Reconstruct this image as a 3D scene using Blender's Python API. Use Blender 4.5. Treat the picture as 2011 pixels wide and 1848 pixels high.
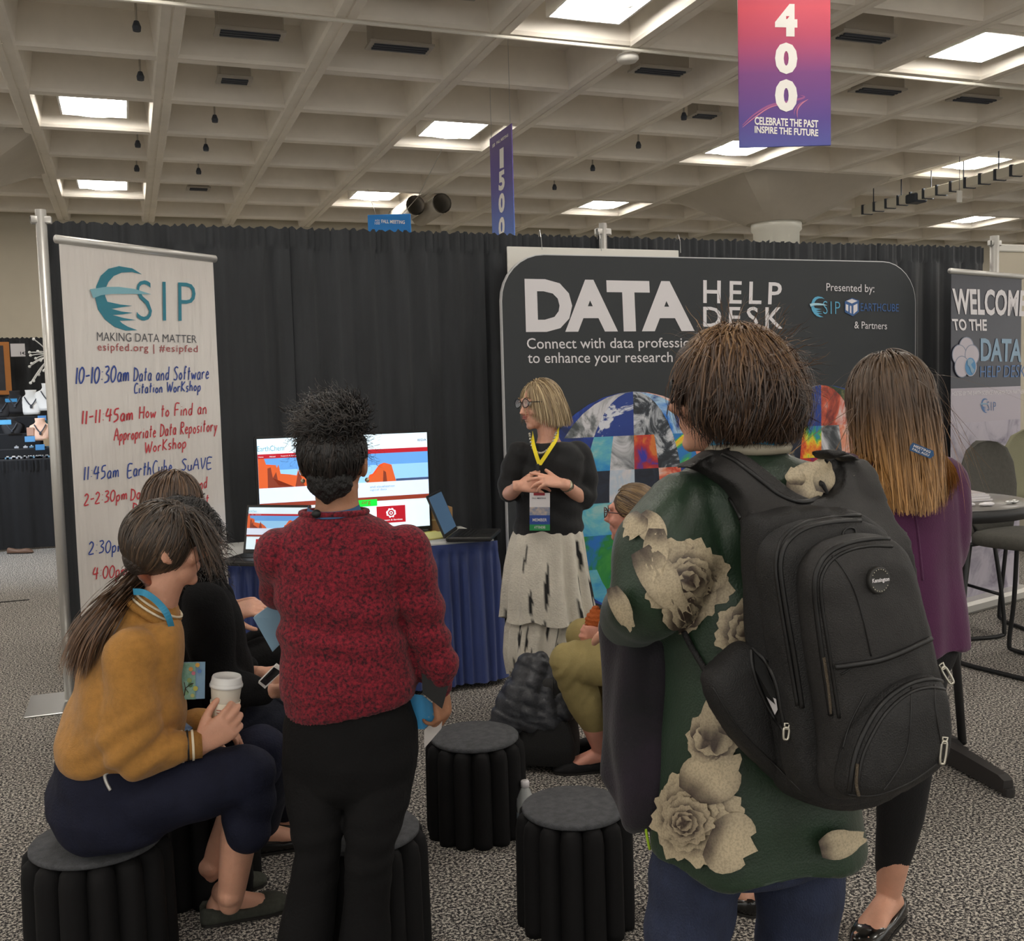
import bpy, bmesh, math, random
import numpy as np
from mathutils import Vector, Matrix
from mathutils.bvhtree import BVHTree
random.seed(7); np.random.seed(7)
PI = math.pi
S = bpy.context.scene
COL = S.collection
for o in list(bpy.data.objects): bpy.data.objects.remove(o)

# ---------------------------------------------------------------- camera
FPX, PITCH, ROLL, YAW, EYE = 2041.0, math.radians(4.38), math.radians(-1.57), math.radians(20.15), 1.52
fh = np.array([math.sin(YAW), math.cos(YAW), 0.0]); rh = np.array([math.cos(YAW), -math.sin(YAW), 0.0]); zh = np.array([0, 0, 1.0])
c_f = fh*math.cos(PITCH) - zh*math.sin(PITCH)
_u = fh*math.sin(PITCH) + zh*math.cos(PITCH)
c_r = rh*math.cos(ROLL) + _u*math.sin(ROLL)
c_u = _u*math.cos(ROLL) - rh*math.sin(ROLL)
EYEP = np.array([0, 0, EYE])
cam_d = bpy.data.cameras.new('camera'); cam = bpy.data.objects.new('camera', cam_d); COL.objects.link(cam)
cam_d.sensor_width = 36.0; cam_d.sensor_fit = 'HORIZONTAL'; cam_d.lens = FPX/2011*36.0
cam_d.clip_start = .05; cam_d.clip_end = 200
M = Matrix.Identity(4)
for i in range(3):
    M[i][0] = c_r[i]; M[i][1] = c_u[i]; M[i][2] = -c_f[i]; M[i][3] = EYEP[i]
cam.matrix_world = M
S.camera = cam
# ---------------------------------------------------------------- world, exposure
w = bpy.data.worlds.new('hall_air'); S.world = w; w.use_nodes = True
bg = w.node_tree.nodes['Background']; bg.inputs[0].default_value = (.60, .59, .56, 1); bg.inputs[1].default_value = 1.35
S.view_settings.view_transform = 'Standard'; S.view_settings.look = 'None'
S.view_settings.gamma = 1; S.view_settings.use_curve_mapping = False
S.view_settings.exposure = .42
LAMP = 25.0      # radiance of the lamp diffusers of the ceiling fixtures

# ---------------------------------------------------------------- measuring helpers
def ray(px, py):
    return c_f + c_r*(px-1005.5)/FPX - c_u*(py-924.0)/FPX
def W(px, py, D):                       # the point seen at (px,py) at horizontal distance D in front of the lens
    d = ray(px, py); return EYEP + d*D/float(d@fh)
def WZ(px, py, z):                      # ... at height z
    d = ray(px, py); return EYEP + d*(z-EYE)/d[2]
def WV(px, py, v):                      # ... on the wall-parallel plane y = v
    d = ray(px, py); return EYEP + d*v/d[1]
def WP(px, py, o, n):                   # ... on a plane through o with normal n
    d = ray(px, py); return EYEP + d*(float((np.array(o)-EYEP)@n)/float(d@n))
A = lambda *v: np.array(v, float)
def nrm(v):
    v = np.asarray(v, float); return v/max(1e-9, np.linalg.norm(v))

# ---------------------------------------------------------------- objects
def link(o, parent=None):
    COL.objects.link(o)
    if parent is not None: o.parent = parent
    return o
def empty(name, loc=(0, 0, 0), rz=0, parent=None):
    o = bpy.data.objects.new(name, None); o.empty_display_size = .1
    o.location = loc; o.rotation_euler = (0, 0, rz); return link(o, parent)
def tag(o, label=None, cat=None, group=None, kind=None):
    if label: o['label'] = label
    if cat: o['category'] = cat
    if group: o['group'] = group
    if kind: o['kind'] = kind
    return o
def base_of(parent):
    # world matrix of a parent chain (before the depsgraph has run)
    m = Matrix.Identity(4); p = parent
    while p is not None:
        m = p.matrix_basis @ m if p.matrix_parent_inverse == Matrix.Identity(4) else p.matrix_basis @ p.matrix_parent_inverse @ m
        p = p.parent
    return m
def mesh_obj(name, verts, faces, mat, parent=None, smooth=False, world=False, cols=None):
    me = bpy.data.meshes.new(name)
    verts = np.asarray(verts, float)
    if world and parent is not None:
        mi = np.array(base_of(parent).inverted())
        verts = verts@mi[:3, :3].T + mi[:3, 3]
    me.from_pydata(verts.tolist(), [], [list(map(int, f)) for f in faces])
    if cols is not None:
        ca = me.color_attributes.new('col', 'FLOAT_COLOR', 'POINT')
        cc = np.ones((len(verts), 4), np.float32); cc[:, :3] = np.asarray(cols)[:, :3]
        ca.data.foreach_set('color', cc.ravel())
    for m in (mat if isinstance(mat, (list, tuple)) else [mat]): me.materials.append(m)
    if smooth: me.polygons.foreach_set('use_smooth', [True]*len(me.polygons))
    me.update()
    return link(bpy.data.objects.new(name, me), parent)
class MB:
    def __init__(s): s.v = []; s.f = []; s.n = 0
    def add(s, v, f):
        v = np.asarray(v, float).reshape(-1, 3)
        s.v.append(v); s.f += [tuple(i+s.n for i in q) for q in f]; s.n += len(v); return s
    def box(s, a, b, ax=None):
        (x0, y0, z0), (x1, y1, z1) = a, b
        v = [(x0,y0,z0),(x1,y0,z0),(x1,y1,z0),(x0,y1,z0),(x0,y0,z1),(x1,y0,z1),(x1,y1,z1),(x0,y1,z1)]
        return s.add(v, [(0,3,2,1),(4,5,6,7),(0,1,5,4),(1,2,6,5),(2,3,7,6),(3,0,4,7)])
    def bbox(s, a, b, r=.01):            # box with chamfered edges
        a = np.minimum(a, b).astype(float) if False else np.array(a, float); b = np.array(b, float)
        c = (a+b)/2; h = (b-a)/2; r = min(r, *(h*.9)); V = []; idx = {}
        for sx in (-1, 1):
            for sy in (-1, 1):
                for sz in (-1, 1):
                    for k in range(3):
                        p = h.copy(); 
                        for j in range(3):
                            if j != k: p[j] -= r
                        idx[(sx, sy, sz, k)] = len(V); V.append(c + p*np.array([sx, sy, sz]))
        F = []
        for k in range(3):
            i, j = [(1, 2), (2, 0), (0, 1)][k]
            for sg in (-1, 1):
                q = []
                for (si, sj) in ((-1,-1),(1,-1),(1,1),(-1,1)):
                    t = [0, 0, 0]; t[k] = sg; t[i] = si; t[j] = sj; q.append(idx[tuple(t)+(k,)])
                F.append(q if sg > 0 else q[::-1])
            for si in (-1, 1):
                for sj in (-1, 1):
                    def g(sk, m):
                        t = [0, 0, 0]; t[k] = sk; t[i] = si; t[j] = sj; return idx[tuple(t)+(m,)]
                    F.append([g(-1, i), g(1, i), g(1, j), g(-1, j)])
        for sx in (-1, 1):
            for sy in (-1, 1):
                for sz in (-1, 1): F.append([idx[(sx, sy, sz, k)] for k in range(3)])
        return s.add(V, F)
    def tube(s, pts, r, n=8, cap=True, closed=False):
        pts = np.asarray(pts, float); m = len(pts)
        rr = np.full(m, r) if np.isscalar(r) else np.asarray(r, float)
        if closed: T = np.roll(pts, -1, 0)-np.roll(pts, 1, 0)
        else: T = np.gradient(pts, axis=0)
        T /= np.maximum(np.linalg.norm(T, axis=1, keepdims=True), 1e-9)
        ref = A(0, 0, 1) if abs(T[0][2]) < .9 else A(1, 0, 0)
        nn = nrm(np.cross(T[0], ref)); V = []
        for i in range(m):
            nn = nrm(nn - T[i]*(nn@T[i])); bb = np.cross(T[i], nn)
            a = np.arange(n)*2*PI/n
            V.append(pts[i] + rr[i]*(np.cos(a)[:, None]*nn + np.sin(a)[:, None]*bb))
        V = np.concatenate(V); F = []
        for i in range(m if closed else m-1):
            i2 = (i+1) % m
            for k in range(n): F.append((i*n+k, i*n+(k+1) % n, i2*n+(k+1) % n, i2*n+k))
        if cap and not closed: F += [tuple(range(n))[::-1], tuple(range((m-1)*n, m*n))]
        return s.add(V, F)
    def rings(s, R, cap=True):           # R: list of equally sized closed rings of points
        n = len(R[0]); V = np.concatenate([np.asarray(r, float) for r in R]); F = []
        for i in range(len(R)-1):
            for k in range(n): F.append((i*n+k, i*n+(k+1) % n, (i+1)*n+(k+1) % n, (i+1)*n+k))
        if cap: F += [tuple(range(n))[::-1], tuple(range((len(R)-1)*n, len(R)*n))]
        return s.add(V, F)
    def lathe(s, prof, n=24, c=(0, 0, 0), cap=True):
        a = np.arange(n)*2*PI/n
        return s.rings([np.stack([c[0]+r*np.cos(a), c[1]+r*np.sin(a), np.full(n, c[2]+z)], 1) for r, z in prof], cap)
    def ell(s, c, r, R=None, n=20, m=12):
        V = []; 
        for i in range(m+1):
            t = PI*i/m
            for k in range(n):
                p = 2*PI*k/n; V.append((max(math.sin(t), 1e-3)*math.cos(p)*r[0], max(math.sin(t), 1e-3)*math.sin(p)*r[1], math.cos(t)*r[2]))
        V = np.array(V)
        if R is not None: V = V@np.asarray(R).T
        V += np.asarray(c)
        F = [(i*n+k, (i+1)*n+k, (i+1)*n+(k+1) % n, i*n+(k+1) % n) for i in range(m) for k in range(n)]
        F += [tuple(range(n)), tuple(range(m*n, m*n+n))[::-1]]
        return s.add(V, F)
    def poly(s, pts, th=0, d=(0, 1, 0)):      # a flat outline, thickened along d
        pts = np.asarray(pts, float); n = len(pts)
        if th == 0: return s.add(pts, [tuple(range(n))])
        q = pts + np.asarray(d, float)*th
        return s.add(np.concatenate([pts, q]), [tuple(range(n)), tuple(range(n, 2*n))[::-1]]+[(k, k+n, (k+1) % n+n, (k+1) % n) for k in range(n)])
    def build(s, name, mat, parent=None, smooth=False, world=False):
        return mesh_obj(name, np.concatenate(s.v), s.f, mat, parent, smooth, world)
def fixn(o):
    bm = bmesh.new(); bm.from_mesh(o.data); bmesh.ops.recalc_face_normals(bm, faces=bm.faces); bm.to_mesh(o.data); bm.free(); return o
def copy_tree(o, parent=None):
    c = o.copy(); COL.objects.link(c); c.parent = parent
    for ch in KIDS.get(o.name, [x for x in bpy.data.objects if x.parent == o]): copy_tree(ch, c)
    return c
KIDS = {}
def spline(P, n=8, closed=False):
    P = np.asarray(P, float); m = len(P); out = []
    rng = range(m if closed else m-1)
    for i in rng:
        if closed: p0, p1, p2, p3 = P[(i-1) % m], P[i], P[(i+1) % m], P[(i+2) % m]
        else: p0, p1, p2, p3 = P[max(i-1, 0)], P[i], P[i+1], P[min(i+2, m-1)]
        for k in range(n):
            t = k/n
            out.append(.5*((2*p1)+(-p0+p2)*t+(2*p0-5*p1+4*p2-p3)*t*t+(-p0+3*p1-3*p2+p3)*t**3))
    if not closed: out.append(P[-1])
    return np.array(out)

# ---------------------------------------------------------------- materials
def srgb(r, g, b):
    f = lambda c: (c/255/12.92) if c/255 <= .04045 else ((c/255+.055)/1.055)**2.4
    return (f(r), f(g), f(b), 1)
def newmat(name):
    m = bpy.data.materials.new(name); m.use_nodes = True
    return m, m.node_tree.nodes, m.node_tree.links, m.node_tree.nodes['Principled BSDF']
def mat(name, col, rough=.6, metal=0, spec=.5, noise=None, bump=None, col2=None, sheen=0, emit=0, coat=0, stretch=None, attr=False, alpha=1, trans=0, sss=0, nthr=None):
    """noise=(scale, amount) varies the colour, bump=(scale, strength) roughens the surface"""
    m, N, L, B = newmat(name)
    col = col if len(col) == 4 else (*col, 1)
    B.inputs['Base Color'].default_value = col; B.inputs['Roughness'].default_value = rough
    B.inputs['Metallic'].default_value = metal; B.inputs['Specular IOR Level'].default_value = spec
    if sheen: B.inputs['Sheen Weight'].default_value = sheen; B.inputs['Sheen Roughness'].default_value = .5
    if coat: B.inputs['Coat Weight'].default_value = coat; B.inputs['Coat Roughness'].default_value = .15
    if sss:
        B.inputs['Subsurface Weight'].default_value = sss; B.inputs['Subsurface Radius'].default_value = (.02, .008, .004); B.inputs['Subsurface Scale'].default_value = .3
    if trans: B.inputs['Transmission Weight'].default_value = trans
    if emit: B.inputs['Emission Color'].default_value = col; B.inputs['Emission Strength'].default_value = emit
    tc = N.new('ShaderNodeTexCoord'); src = tc.outputs['Object']
    if stretch:
        mp = N.new('ShaderNodeMapping'); mp.inputs['Scale'].default_value = stretch; L.new(src, mp.inputs[0]); src = mp.outputs[0]
    csock = None
    if attr:
        at = N.new('ShaderNodeAttribute'); at.attribute_name = 'col'; csock = at.outputs['Color']
        L.new(csock, B.inputs['Base Color'])
        if emit: L.new(csock, B.inputs['Emission Color'])
    if noise:
        n = N.new('ShaderNodeTexNoise'); n.inputs['Scale'].default_value = noise[0]; n.inputs['Detail'].default_value = 4; n.inputs['Roughness'].default_value = .65; L.new(src, n.inputs['Vector'])
        r = N.new('ShaderNodeValToRGB'); r.color_ramp.elements[0].position, r.color_ramp.elements[1].position = nthr or (.35, .65)
        a = noise[1]; c2 = col2 or tuple(min(1, c*(1+a)) for c in col[:3])+(1,)
        r.color_ramp.elements[0].color = col if col2 else tuple(c*(1-a) for c in col[:3])+(1,); r.color_ramp.elements[1].color = c2
        L.new(n.outputs['Fac'], r.inputs[0])
        if csock:
            mx = N.new('ShaderNodeMix'); mx.data_type = 'RGBA'; mx.blend_type = 'MULTIPLY'; mx.inputs[0].default_value = 1
            r.color_ramp.elements[0].color = (1-a, 1-a, 1-a, 1); r.color_ramp.elements[1].color = (1, 1, 1, 1)
            L.new(csock, mx.inputs[6]); L.new(r.outputs[0], mx.inputs[7]); L.new(mx.outputs[2], B.inputs['Base Color'])
        else: L.new(r.outputs[0], B.inputs['Base Color'])
    if bump:
        n2 = N.new('ShaderNodeTexNoise'); n2.inputs['Scale'].default_value = bump[0]; n2.inputs['Detail'].default_value = 3; L.new(src, n2.inputs['Vector'])
        b = N.new('ShaderNodeBump'); b.inputs['Strength'].default_value = bump[1]; b.inputs['Distance'].default_value = .01 if len(bump) < 3 else bump[2]
        L.new(n2.outputs['Fac'], b.inputs['Height']); L.new(b.outputs[0], B.inputs['Normal'])
    return m
# ================================================================ THE HALL
M_conc = mat('painted_concrete', srgb(226, 219, 206), .85, noise=(1.3, .06), bump=(60, .15))
M_beam = mat('painted_beam', srgb(240, 233, 221), .8, noise=(1.1, .06), stretch=(1, 1, 1))
M_wall = mat('cream_wall', srgb(196, 188, 170), .9, noise=(.8, .04))
M_white = mat('white_paint', srgb(225, 222, 214), .5)
M_black = mat('black_plastic', srgb(22, 22, 23), .45)
M_steel = mat('brushed_steel', srgb(190, 190, 188), .3, metal=.9)
M_dark = mat('dark_vent', srgb(60, 66, 76), .6)

def carpet():
    m, N, L, B = newmat('speckled_carpet')
    tc = N.new('ShaderNodeTexCoord')
    n = N.new('ShaderNodeTexNoise'); n.inputs['Scale'].default_value = 105; n.inputs['Detail'].default_value = 2.5; n.inputs['Roughness'].default_value = .8
    L.new(tc.outputs['Object'], n.inputs[0])
    r = N.new('ShaderNodeValToRGB'); e = r.color_ramp.elements; e[0].position = .43; e[0].color = srgb(44, 43, 46); e[1].position = .58; e[1].color = srgb(204, 197, 186)
    x = e.new(.5); x.color = srgb(96, 93, 90)
    L.new(n.outputs['Fac'], r.inputs[0])
    n2 = N.new('ShaderNodeTexNoise'); n2.inputs['Scale'].default_value = .9; n2.inputs['Detail'].default_value = 3; L.new(tc.outputs['Object'], n2.inputs[0])
    mr = N.new('ShaderNodeMapRange'); mr.inputs[3].default_value = .82; mr.inputs[4].default_value = 1.12; L.new(n2.outputs['Fac'], mr.inputs[0])
    mx = N.new('ShaderNodeMix'); mx.data_type = 'RGBA'; mx.blend_type = 'MULTIPLY'; mx.inputs[0].default_value = 1
    L.new(r.outputs[0], mx.inputs[6]); L.new(mr.outputs[0], mx.inputs[7]); L.new(mx.outputs[2], B.inputs['Base Color'])
    B.inputs['Roughness'].default_value = 1; B.inputs['Specular IOR Level'].default_value = .1
    bp = N.new('ShaderNodeBump'); bp.inputs['Strength'].default_value = .25; bp.inputs['Distance'].default_value = .006
    L.new(n.outputs['Fac'], bp.inputs['Height']); L.new(bp.outputs[0], B.inputs['Normal'])
    return m
M_carpet = carpet()
fl = MB().box((-26, -8, -.1), (34, 30, 0)).build('floor', M_carpet); tag(fl, kind='structure')
# carpet lengths butt together: a slightly raised seam strip
tag(MB().box((-14, 8.8, 0), (-.8, 8.83, .004)).build('trim_1', mat('carpet_seam', srgb(40, 38, 36), 1)), kind='structure')

GB, SB, GR, SR, ZC, DC = -2.415, 1.4824, 9.6417, 1.5564, 4.92, .40
gb = lambda b: GB+SB*b
gr = lambda r: GR+SR*r
ceil = MB().box((-26, -8, ZC+DC), (34, 30, ZC+DC+.2)).build('ceiling', M_conc); tag(ceil, kind='structure')
bw, rw = .115, .10
for b in range(-15, 25):
    x = gb(b); m = MB()
    R0, R1 = -8, 22
    # a beam: flat underside, slightly flared sides, shadow groove along the middle
    prof = [(-bw-.05, ZC+DC), (-bw, ZC+.03), (-bw+.02, ZC), (-.012, ZC), (-.009, ZC+.012), (.009, ZC+.012), (.012, ZC), (bw-.02, ZC), (bw, ZC+.03), (bw+.05, ZC+DC)]
    m.rings([[(x+px, y, z) for px, z in prof] for y in (R0, R1)]); fixn(m.build('beam', M_beam, ceil, False))
for r in range(-11, 8):
    y = gr(r); m = MB()
    prof = [(-rw-.05, ZC+DC), (-rw, ZC+.035), (-rw+.03, ZC+.004), (0, ZC+.02), (rw-.03, ZC+.004), (rw, ZC+.035), (rw+.05, ZC+DC)]
    m.rings([[(xx, y+py, z) for py, z in prof] for xx in (-26, 34)]); fixn(m.build('beam', M_beam, ceil, False))
# ceiling fixtures: a shallow white box with two curved diffusers
def lampmat():
    m, N, L, B = newmat('lamp_diffuser'); B.inputs['Base Color'].default_value = (.9, .9, .9, 1)
    B.inputs['Emission Color'].default_value = (1, .95, .88, 1); B.inputs['Emission Strength'].default_value = LAMP
    return m
M_lamp = lampmat(); M_fix = mat('fixture_enamel', srgb(215, 212, 205), .5)
fx = empty('ceiling_light', (0, 0, 0))
MB().bbox((-.36, -.40, .14), (.36, .40, .30), .02).build('housing', M_fix, fx)
sk = MB()
for sx in (-1, 1): sk.box((sx*.375-.012, -.42, .085), (sx*.375+.012, .42, .30)).box((-.38, sx*.41-.012, .085), (.38, sx*.41+.012, .30))
sk.build('side_shield', M_fix, fx)
MB().tube([(0, 0, .28), (0, 0, DC)], .02, 6).build('stem', M_fix, fx)
for s in (-1, 1):
    rr = []
    for tt in np.linspace(-1, 1, 7):
        yy = s*.19+tt*.17; hw = .36-.13*(1-math.sqrt(max(0, 1-(abs(tt)**2.2)*.97))); dp = .09*math.sqrt(max(.02, 1-tt**4))
        pr = [(-hw, .13)]+[(hw*math.sin(t), .13-dp*math.cos(t)) for t in np.linspace(-1.45, 1.45, 9)]+[(hw, .13)]
        rr.append([(px, yy, z) for px, z in pr])
    fixn(MB().rings(rr).build('diffuser', M_lamp, fx, True))
MB().box((-.3, -.035, .10), (.3, .035, .15)).build('ballast_cover', M_fix, fx)
LIGHT_LBL = {(1, 2): 'twin-bulb ceiling light upper left, in the coffer above the white agenda banner', (1, 5): 'small twin-bulb ceiling light just above the curtain over the agenda banner',
  (4, 2): 'ceiling light left of the purple 1500 hanging sign', (4, 5): 'ceiling light directly above the blue meeting sign', (7, 2): 'ceiling light just below the red and purple 400 sign',
  (7, 5): 'low ceiling light between the 1500 sign and the flared column', (10, 2): 'ceiling light right of the flared column, above the track rail', (13, 5): 'farthest small ceiling light at the right, below the track rail',
  (4, -1): 'large bright ceiling light cut by the top edge, left of the 400 sign', (7, -1): 'large bright ceiling light in the upper right corner'}
first = True
for i in range(-4, 7):
    for j in range(-5, 3):
        b, r = 1+3*i, 2+3*j
        if (b, r) == (13, 2) or gr(r+.5) < -6.5 or gb(b) < -15 or gb(b) > 24: continue
        if (b, r) == (10, 5): continue
        o = fx if first else copy_tree(fx); first = False
        o.location = (gb(b+.5), gr(r+.5), ZC)
        seen = (b, r) in LIGHT_LBL
        tag(o, LIGHT_LBL.get((b, r), 'square ceiling light farther along the coffered ceiling, outside the picture'), 'ceiling light', 'ceiling lights in the coffers')
# flared column heads
M_cone = mat('column_paint', srgb(190, 182, 168), .8, noise=(.9, .05))
for (b, r, nm) in ((9, 4, 0), (0, 4, 1)):
    cx_, cy_ = gb(b), gr(r); t = empty('structural_column' , (cx_, cy_, 0)); tag(t, kind='structure')
    n = 32; R = []
    for k in range(6):
        t_ = k/5; ring = []
        for q in range(n):
            a = 2*PI*(q+.5)/n; ca, sa = math.cos(a), math.sin(a)
            sq = 1/max(abs(ca), abs(sa)); rad = .52*(1-t_) + t_*sq*SB*1.0
            ring.append((ca*rad, sa*rad*(1+.02*t_), 4.34+(ZC+.02-4.34)*(t_**1.0)))
        R.append(ring)
    R.append([(p[0], p[1], ZC+.1) for p in R[-1]])
    fixn(MB().rings(R).build('flared_head', M_cone, t))
    MB().lathe([(.40, 0), (.40, 4.18), (.44, 4.22), (.44, 4.33), (.42, 4.36)], 40).build('shaft', mat('column_shaft', srgb(222, 220, 208), .35), t, True)
# far wall with trim line
tag(MB().box((-26, 21.3, 0), (34, 21.5, 5.4)).build('wall_back', M_wall), kind='structure')
tag(MB().box((-26, 21.22, 2.62), (34, 21.3, 2.66)).build('trim_2', mat('wall_joint', srgb(120, 112, 98), .8)), kind='structure')

# services in the coffers
M_box = mat('duct_metal', srgb(182, 176, 166), .6)
def air_box(b, r, w=.62, d=.24, lbl=None, dz=0.06, dx=0):
    t = empty('air_diffuser', (gb(b+.5)+dx, gr(r+.5)+.1, ZC)); tag(t, lbl, 'air vent', 'supply air boxes in the ceiling coffers')
    MB().bbox((-w/2, -d/2, .05+dz), (w/2, d/2, DC-.01), .015).build('casing', M_box, t)
    MB().box((-w/2-.02, -d/2-.02, .03+dz), (w/2+.02, d/2+.02, .055+dz)).build('flange', M_box, t)
    m = MB()
    for k in range(3): m.box((-w/2+.03, -d/2+.03+k*.06, .012+dz), (w/2-.03, -d/2+.06+k*.06, .03+dz))
    m.build('grille', M_dark, t)
for (b, r, l) in ((2, 0, 'grey supply air box with dark grille, left of the top centre of the ceiling'), (3, 0, 'grey supply air box in the coffer right of the first one'),
                  (2, 1, 'small pale air box one coffer below the left supply box'), (5, 0, 'faint supply air box beside the white ceiling beacon'),
                  (6, 1, 'pale air box with square grille left of the 400 sign'), (8, 0, 'air box right of the 400 sign, near its lower part'), (9, 0, 'air box with dark grille at the right under the conduit'), (7, 0, 'air box partly behind the 400 sign'),
                  (3, -1, 'dark louvred air box at the top edge, right of centre-left'), (6, -1, 'dark louvred air box left of the 400 sign'), (8, -1, 'dark louvred air box upper right of the 400 sign'), (2, 5, 'small air box low over the curtain beside the twin lights')):
    air_box(b, r, *( (.34, .26) if (b, r) in ((2, 1), (2, 5), (6, 1)) else (.62, .24)), lbl=l)
# rods hanging in coffers with sprinkler heads
SPW = 'first second third fourth fifth sixth seventh eighth ninth tenth eleventh twelfth'.split()
for ki, (b, r, dx) in enumerate(((1, 0, .45), (1, 1, .5), (1, 3, .5), (1, 4, .5), (2, 2, -.1), (2, 3, -.1), (2, 4, -.1), (6, 2, -.2), (6, 3, -.2), (6, 4, -.2), (6, 1, -.35), (2, -1, -.3))):
    t = empty('sprinkler', (gb(b+.5)+dx, gr(r+.5), ZC)); tag(t, ({1: SPW[r]+' dark sprinkler head down the leftmost coffer row', 2: SPW[r+1]+' dark sprinkler head down the second coffer row', 6: SPW[r-1]+' dark sprinkler head in the coffer row left of the 400 sign'}[b]), 'sprinkler', 'sprinkler heads in the coffers')
    MB().tube([(0, 0, .08), (0, 0, DC)], .012, 6).build('pipe', M_box, t)
    MB().lathe([(.035, .0), (.04, .04), (.022, .09)], 10).build('head', M_dark, t)
# conduit across the ceiling
def on_ceil(px, py): return WZ(px, py, ZC-.03)
p = [on_ceil(150, -12), on_ceil(680, 45), on_ceil(1000, 78), on_ceil(1480, 128), on_ceil(2060, 180)]
m = MB(); p0, p1 = p[0], p[-1]; m.tube([p0+(p1-p0)*t for t in np.linspace(-.1, 1.2, 12)], .017, 8)
tag(m.build('conduit', mat('conduit_paint', srgb(225, 220, 208), .4)), 'long pale conduit pipe running straight across the ceiling beams', 'pipe')
# white round beacon
q = on_ceil(1232, 108); t = empty('ceiling_beacon', tuple(q)); tag(t, 'white round disc-shaped device hanging from the ceiling left of the 400 sign', 'ceiling device')
MB().lathe([(.05, .16), (.055, 0), (.055, -.02)], 20).build('stem', M_white, t, True)
MB().lathe([(.10, 0), (.115, -.02), (.115, -.045), (.09, -.07), (.02, -.075)], 28).build('disc', M_white, t, True)
MB().box((-.012, -.06, .06), (.012, -.05, .09)).build('sensor_window', M_black, t)
# track rail right
a, b_ = WZ(1680, 424, 4.55), WZ(2060, 326, 4.55)
d = nrm(b_-a); t = empty('track_rail', tuple(a), math.atan2(d[1], d[0])); Ln = np.linalg.norm(b_-a)
tag(t, 'long white track rail hanging under the ceiling at the far right', 'rail')
MB().bbox((0, -.09, -.02), (Ln, .09, .13), .01).build('rail_body', mat('rail_white', srgb(235, 230, 215), .4), t)
for k in range(14): MB().box((.3+k*Ln/14, -.11, -.03), (.34+k*Ln/14, .11, .14)).build('bracket', M_dark, t)
for k in range(0, 6): MB().tube([(.5+k*Ln/6, 0, .13), (.5+k*Ln/6, 0, .5)], .01, 6).build('hanger', M_dark, t)
MB().bbox((Ln*.34, -.14, -.05), (Ln*.40, .12, .1), .02).build('spot_head', M_dark, t)
q = WZ(1884, 386, 4.3); t = empty('hanging_tag', tuple(q)); tag(t, 'tiny white rectangular tag hanging below the track rail', 'tag')
MB().bbox((-.05, -.01, -.09), (.05, .01, .09), .005).build('plate', M_white, t); MB().tube([(0, 0, .09), (0, 0, .6)], .004, 5).build('cord', M_dark, t)
# two round duct ends beyond the blue sign
for k, (px, py) in enumerate(((816, 403), (868, 399))):
    q = WZ(px, py, 4.75); t = empty('round_duct', tuple(q)); tag(t, ('left' if k == 0 else 'right')+' of two round grey ducts between blue sign and 1500 sign', 'duct')
    a_ = np.linspace(0, 2*PI, 17)[:-1]
    outer = [[(.17*math.cos(x), yy, .17*math.sin(x)) for x in a_] for yy in (0, .5, 1.4)]
    inner = [[(.15*math.cos(x), yy, .15*math.sin(x)) for x in a_] for yy in (1.38, .5, 0)]
    fixn(MB().rings(outer+inner, False).build('duct_body', M_box, t, True))
# ================================================================ BOOTH: CURTAIN, BANNERS, TABLE
def plane_frame(name, o, rz, label=None, cat=None, kind=None):
    """a thing standing on a vertical plane: local x along it, local y away from the room's front, z up"""
    t = empty(name, tuple(o), rz); tag(t, label, cat, None, kind); return t
def P2(t, px, py, off=0.0):
    """world point seen at (px,py) on the vertical plane of thing t, off metres in front"""
    rz = t.rotation_euler[2]; n = A(math.sin(rz), -math.cos(rz), 0)
    return WP(px, py, np.array(t.location)+n*off, n)
FONT_CACHE = {}
def text_geo(s, bold=0.0, spacing=1.0):
    k = (s, bold, spacing)
    if k not in FONT_CACHE:
        cu = bpy.data.curves.new('t', 'FONT'); cu.body = s; cu.size = 1; cu.offset = bold; cu.space_character = spacing; cu.resolution_u = 3
        o = bpy.data.objects.new('t', cu); COL.objects.link(o)
        dg = bpy.context.evaluated_depsgraph_get(); dg.update()
        me = bpy.data.meshes.new_from_object(o.evaluated_get(dg))
        v = np.array([x.co for x in me.vertices]); f = [tuple(p.vertices) for p in me.polygons]
        bpy.data.objects.remove(o); bpy.data.curves.remove(cu); bpy.data.meshes.remove(me)
        v = v[:, :2]; mn, mx = v.min(0), v.max(0); v = (v-mn)/(mx-mn)
        FONT_CACHE[k] = (v, f)
    return FONT_CACHE[k]
def txt(t, s, quad, m, off=.003, bold=0.0, spacing=1.0, name='lettering', both=False):
    """quad = photo corners TL, TR, BL, BR of the printed words on thing t's plane"""
    v, f = text_geo(s, bold, spacing); (tl, tr, bl, br) = [A(*q) for q in quad]
    out = []
    for x, y in v:
        q = (bl*(1-x)+br*x)*(1-y)+(tl*(1-x)+tr*x)*y; out.append(P2(t, q[0], q[1], off))
    return mesh_obj(name, out, f, m, t, world=True)
def shape(t, polys, m, off=.003, name='print'):
    mb = MB()
    for p in polys: mb.add([P2(t, x, y, off) for x, y in p], [tuple(range(len(p)))])
    return mb.build(name, m, t, world=True)
def ink(name, c, rough=.45, **k): return mat(name, srgb(*c), rough, **k)

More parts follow.
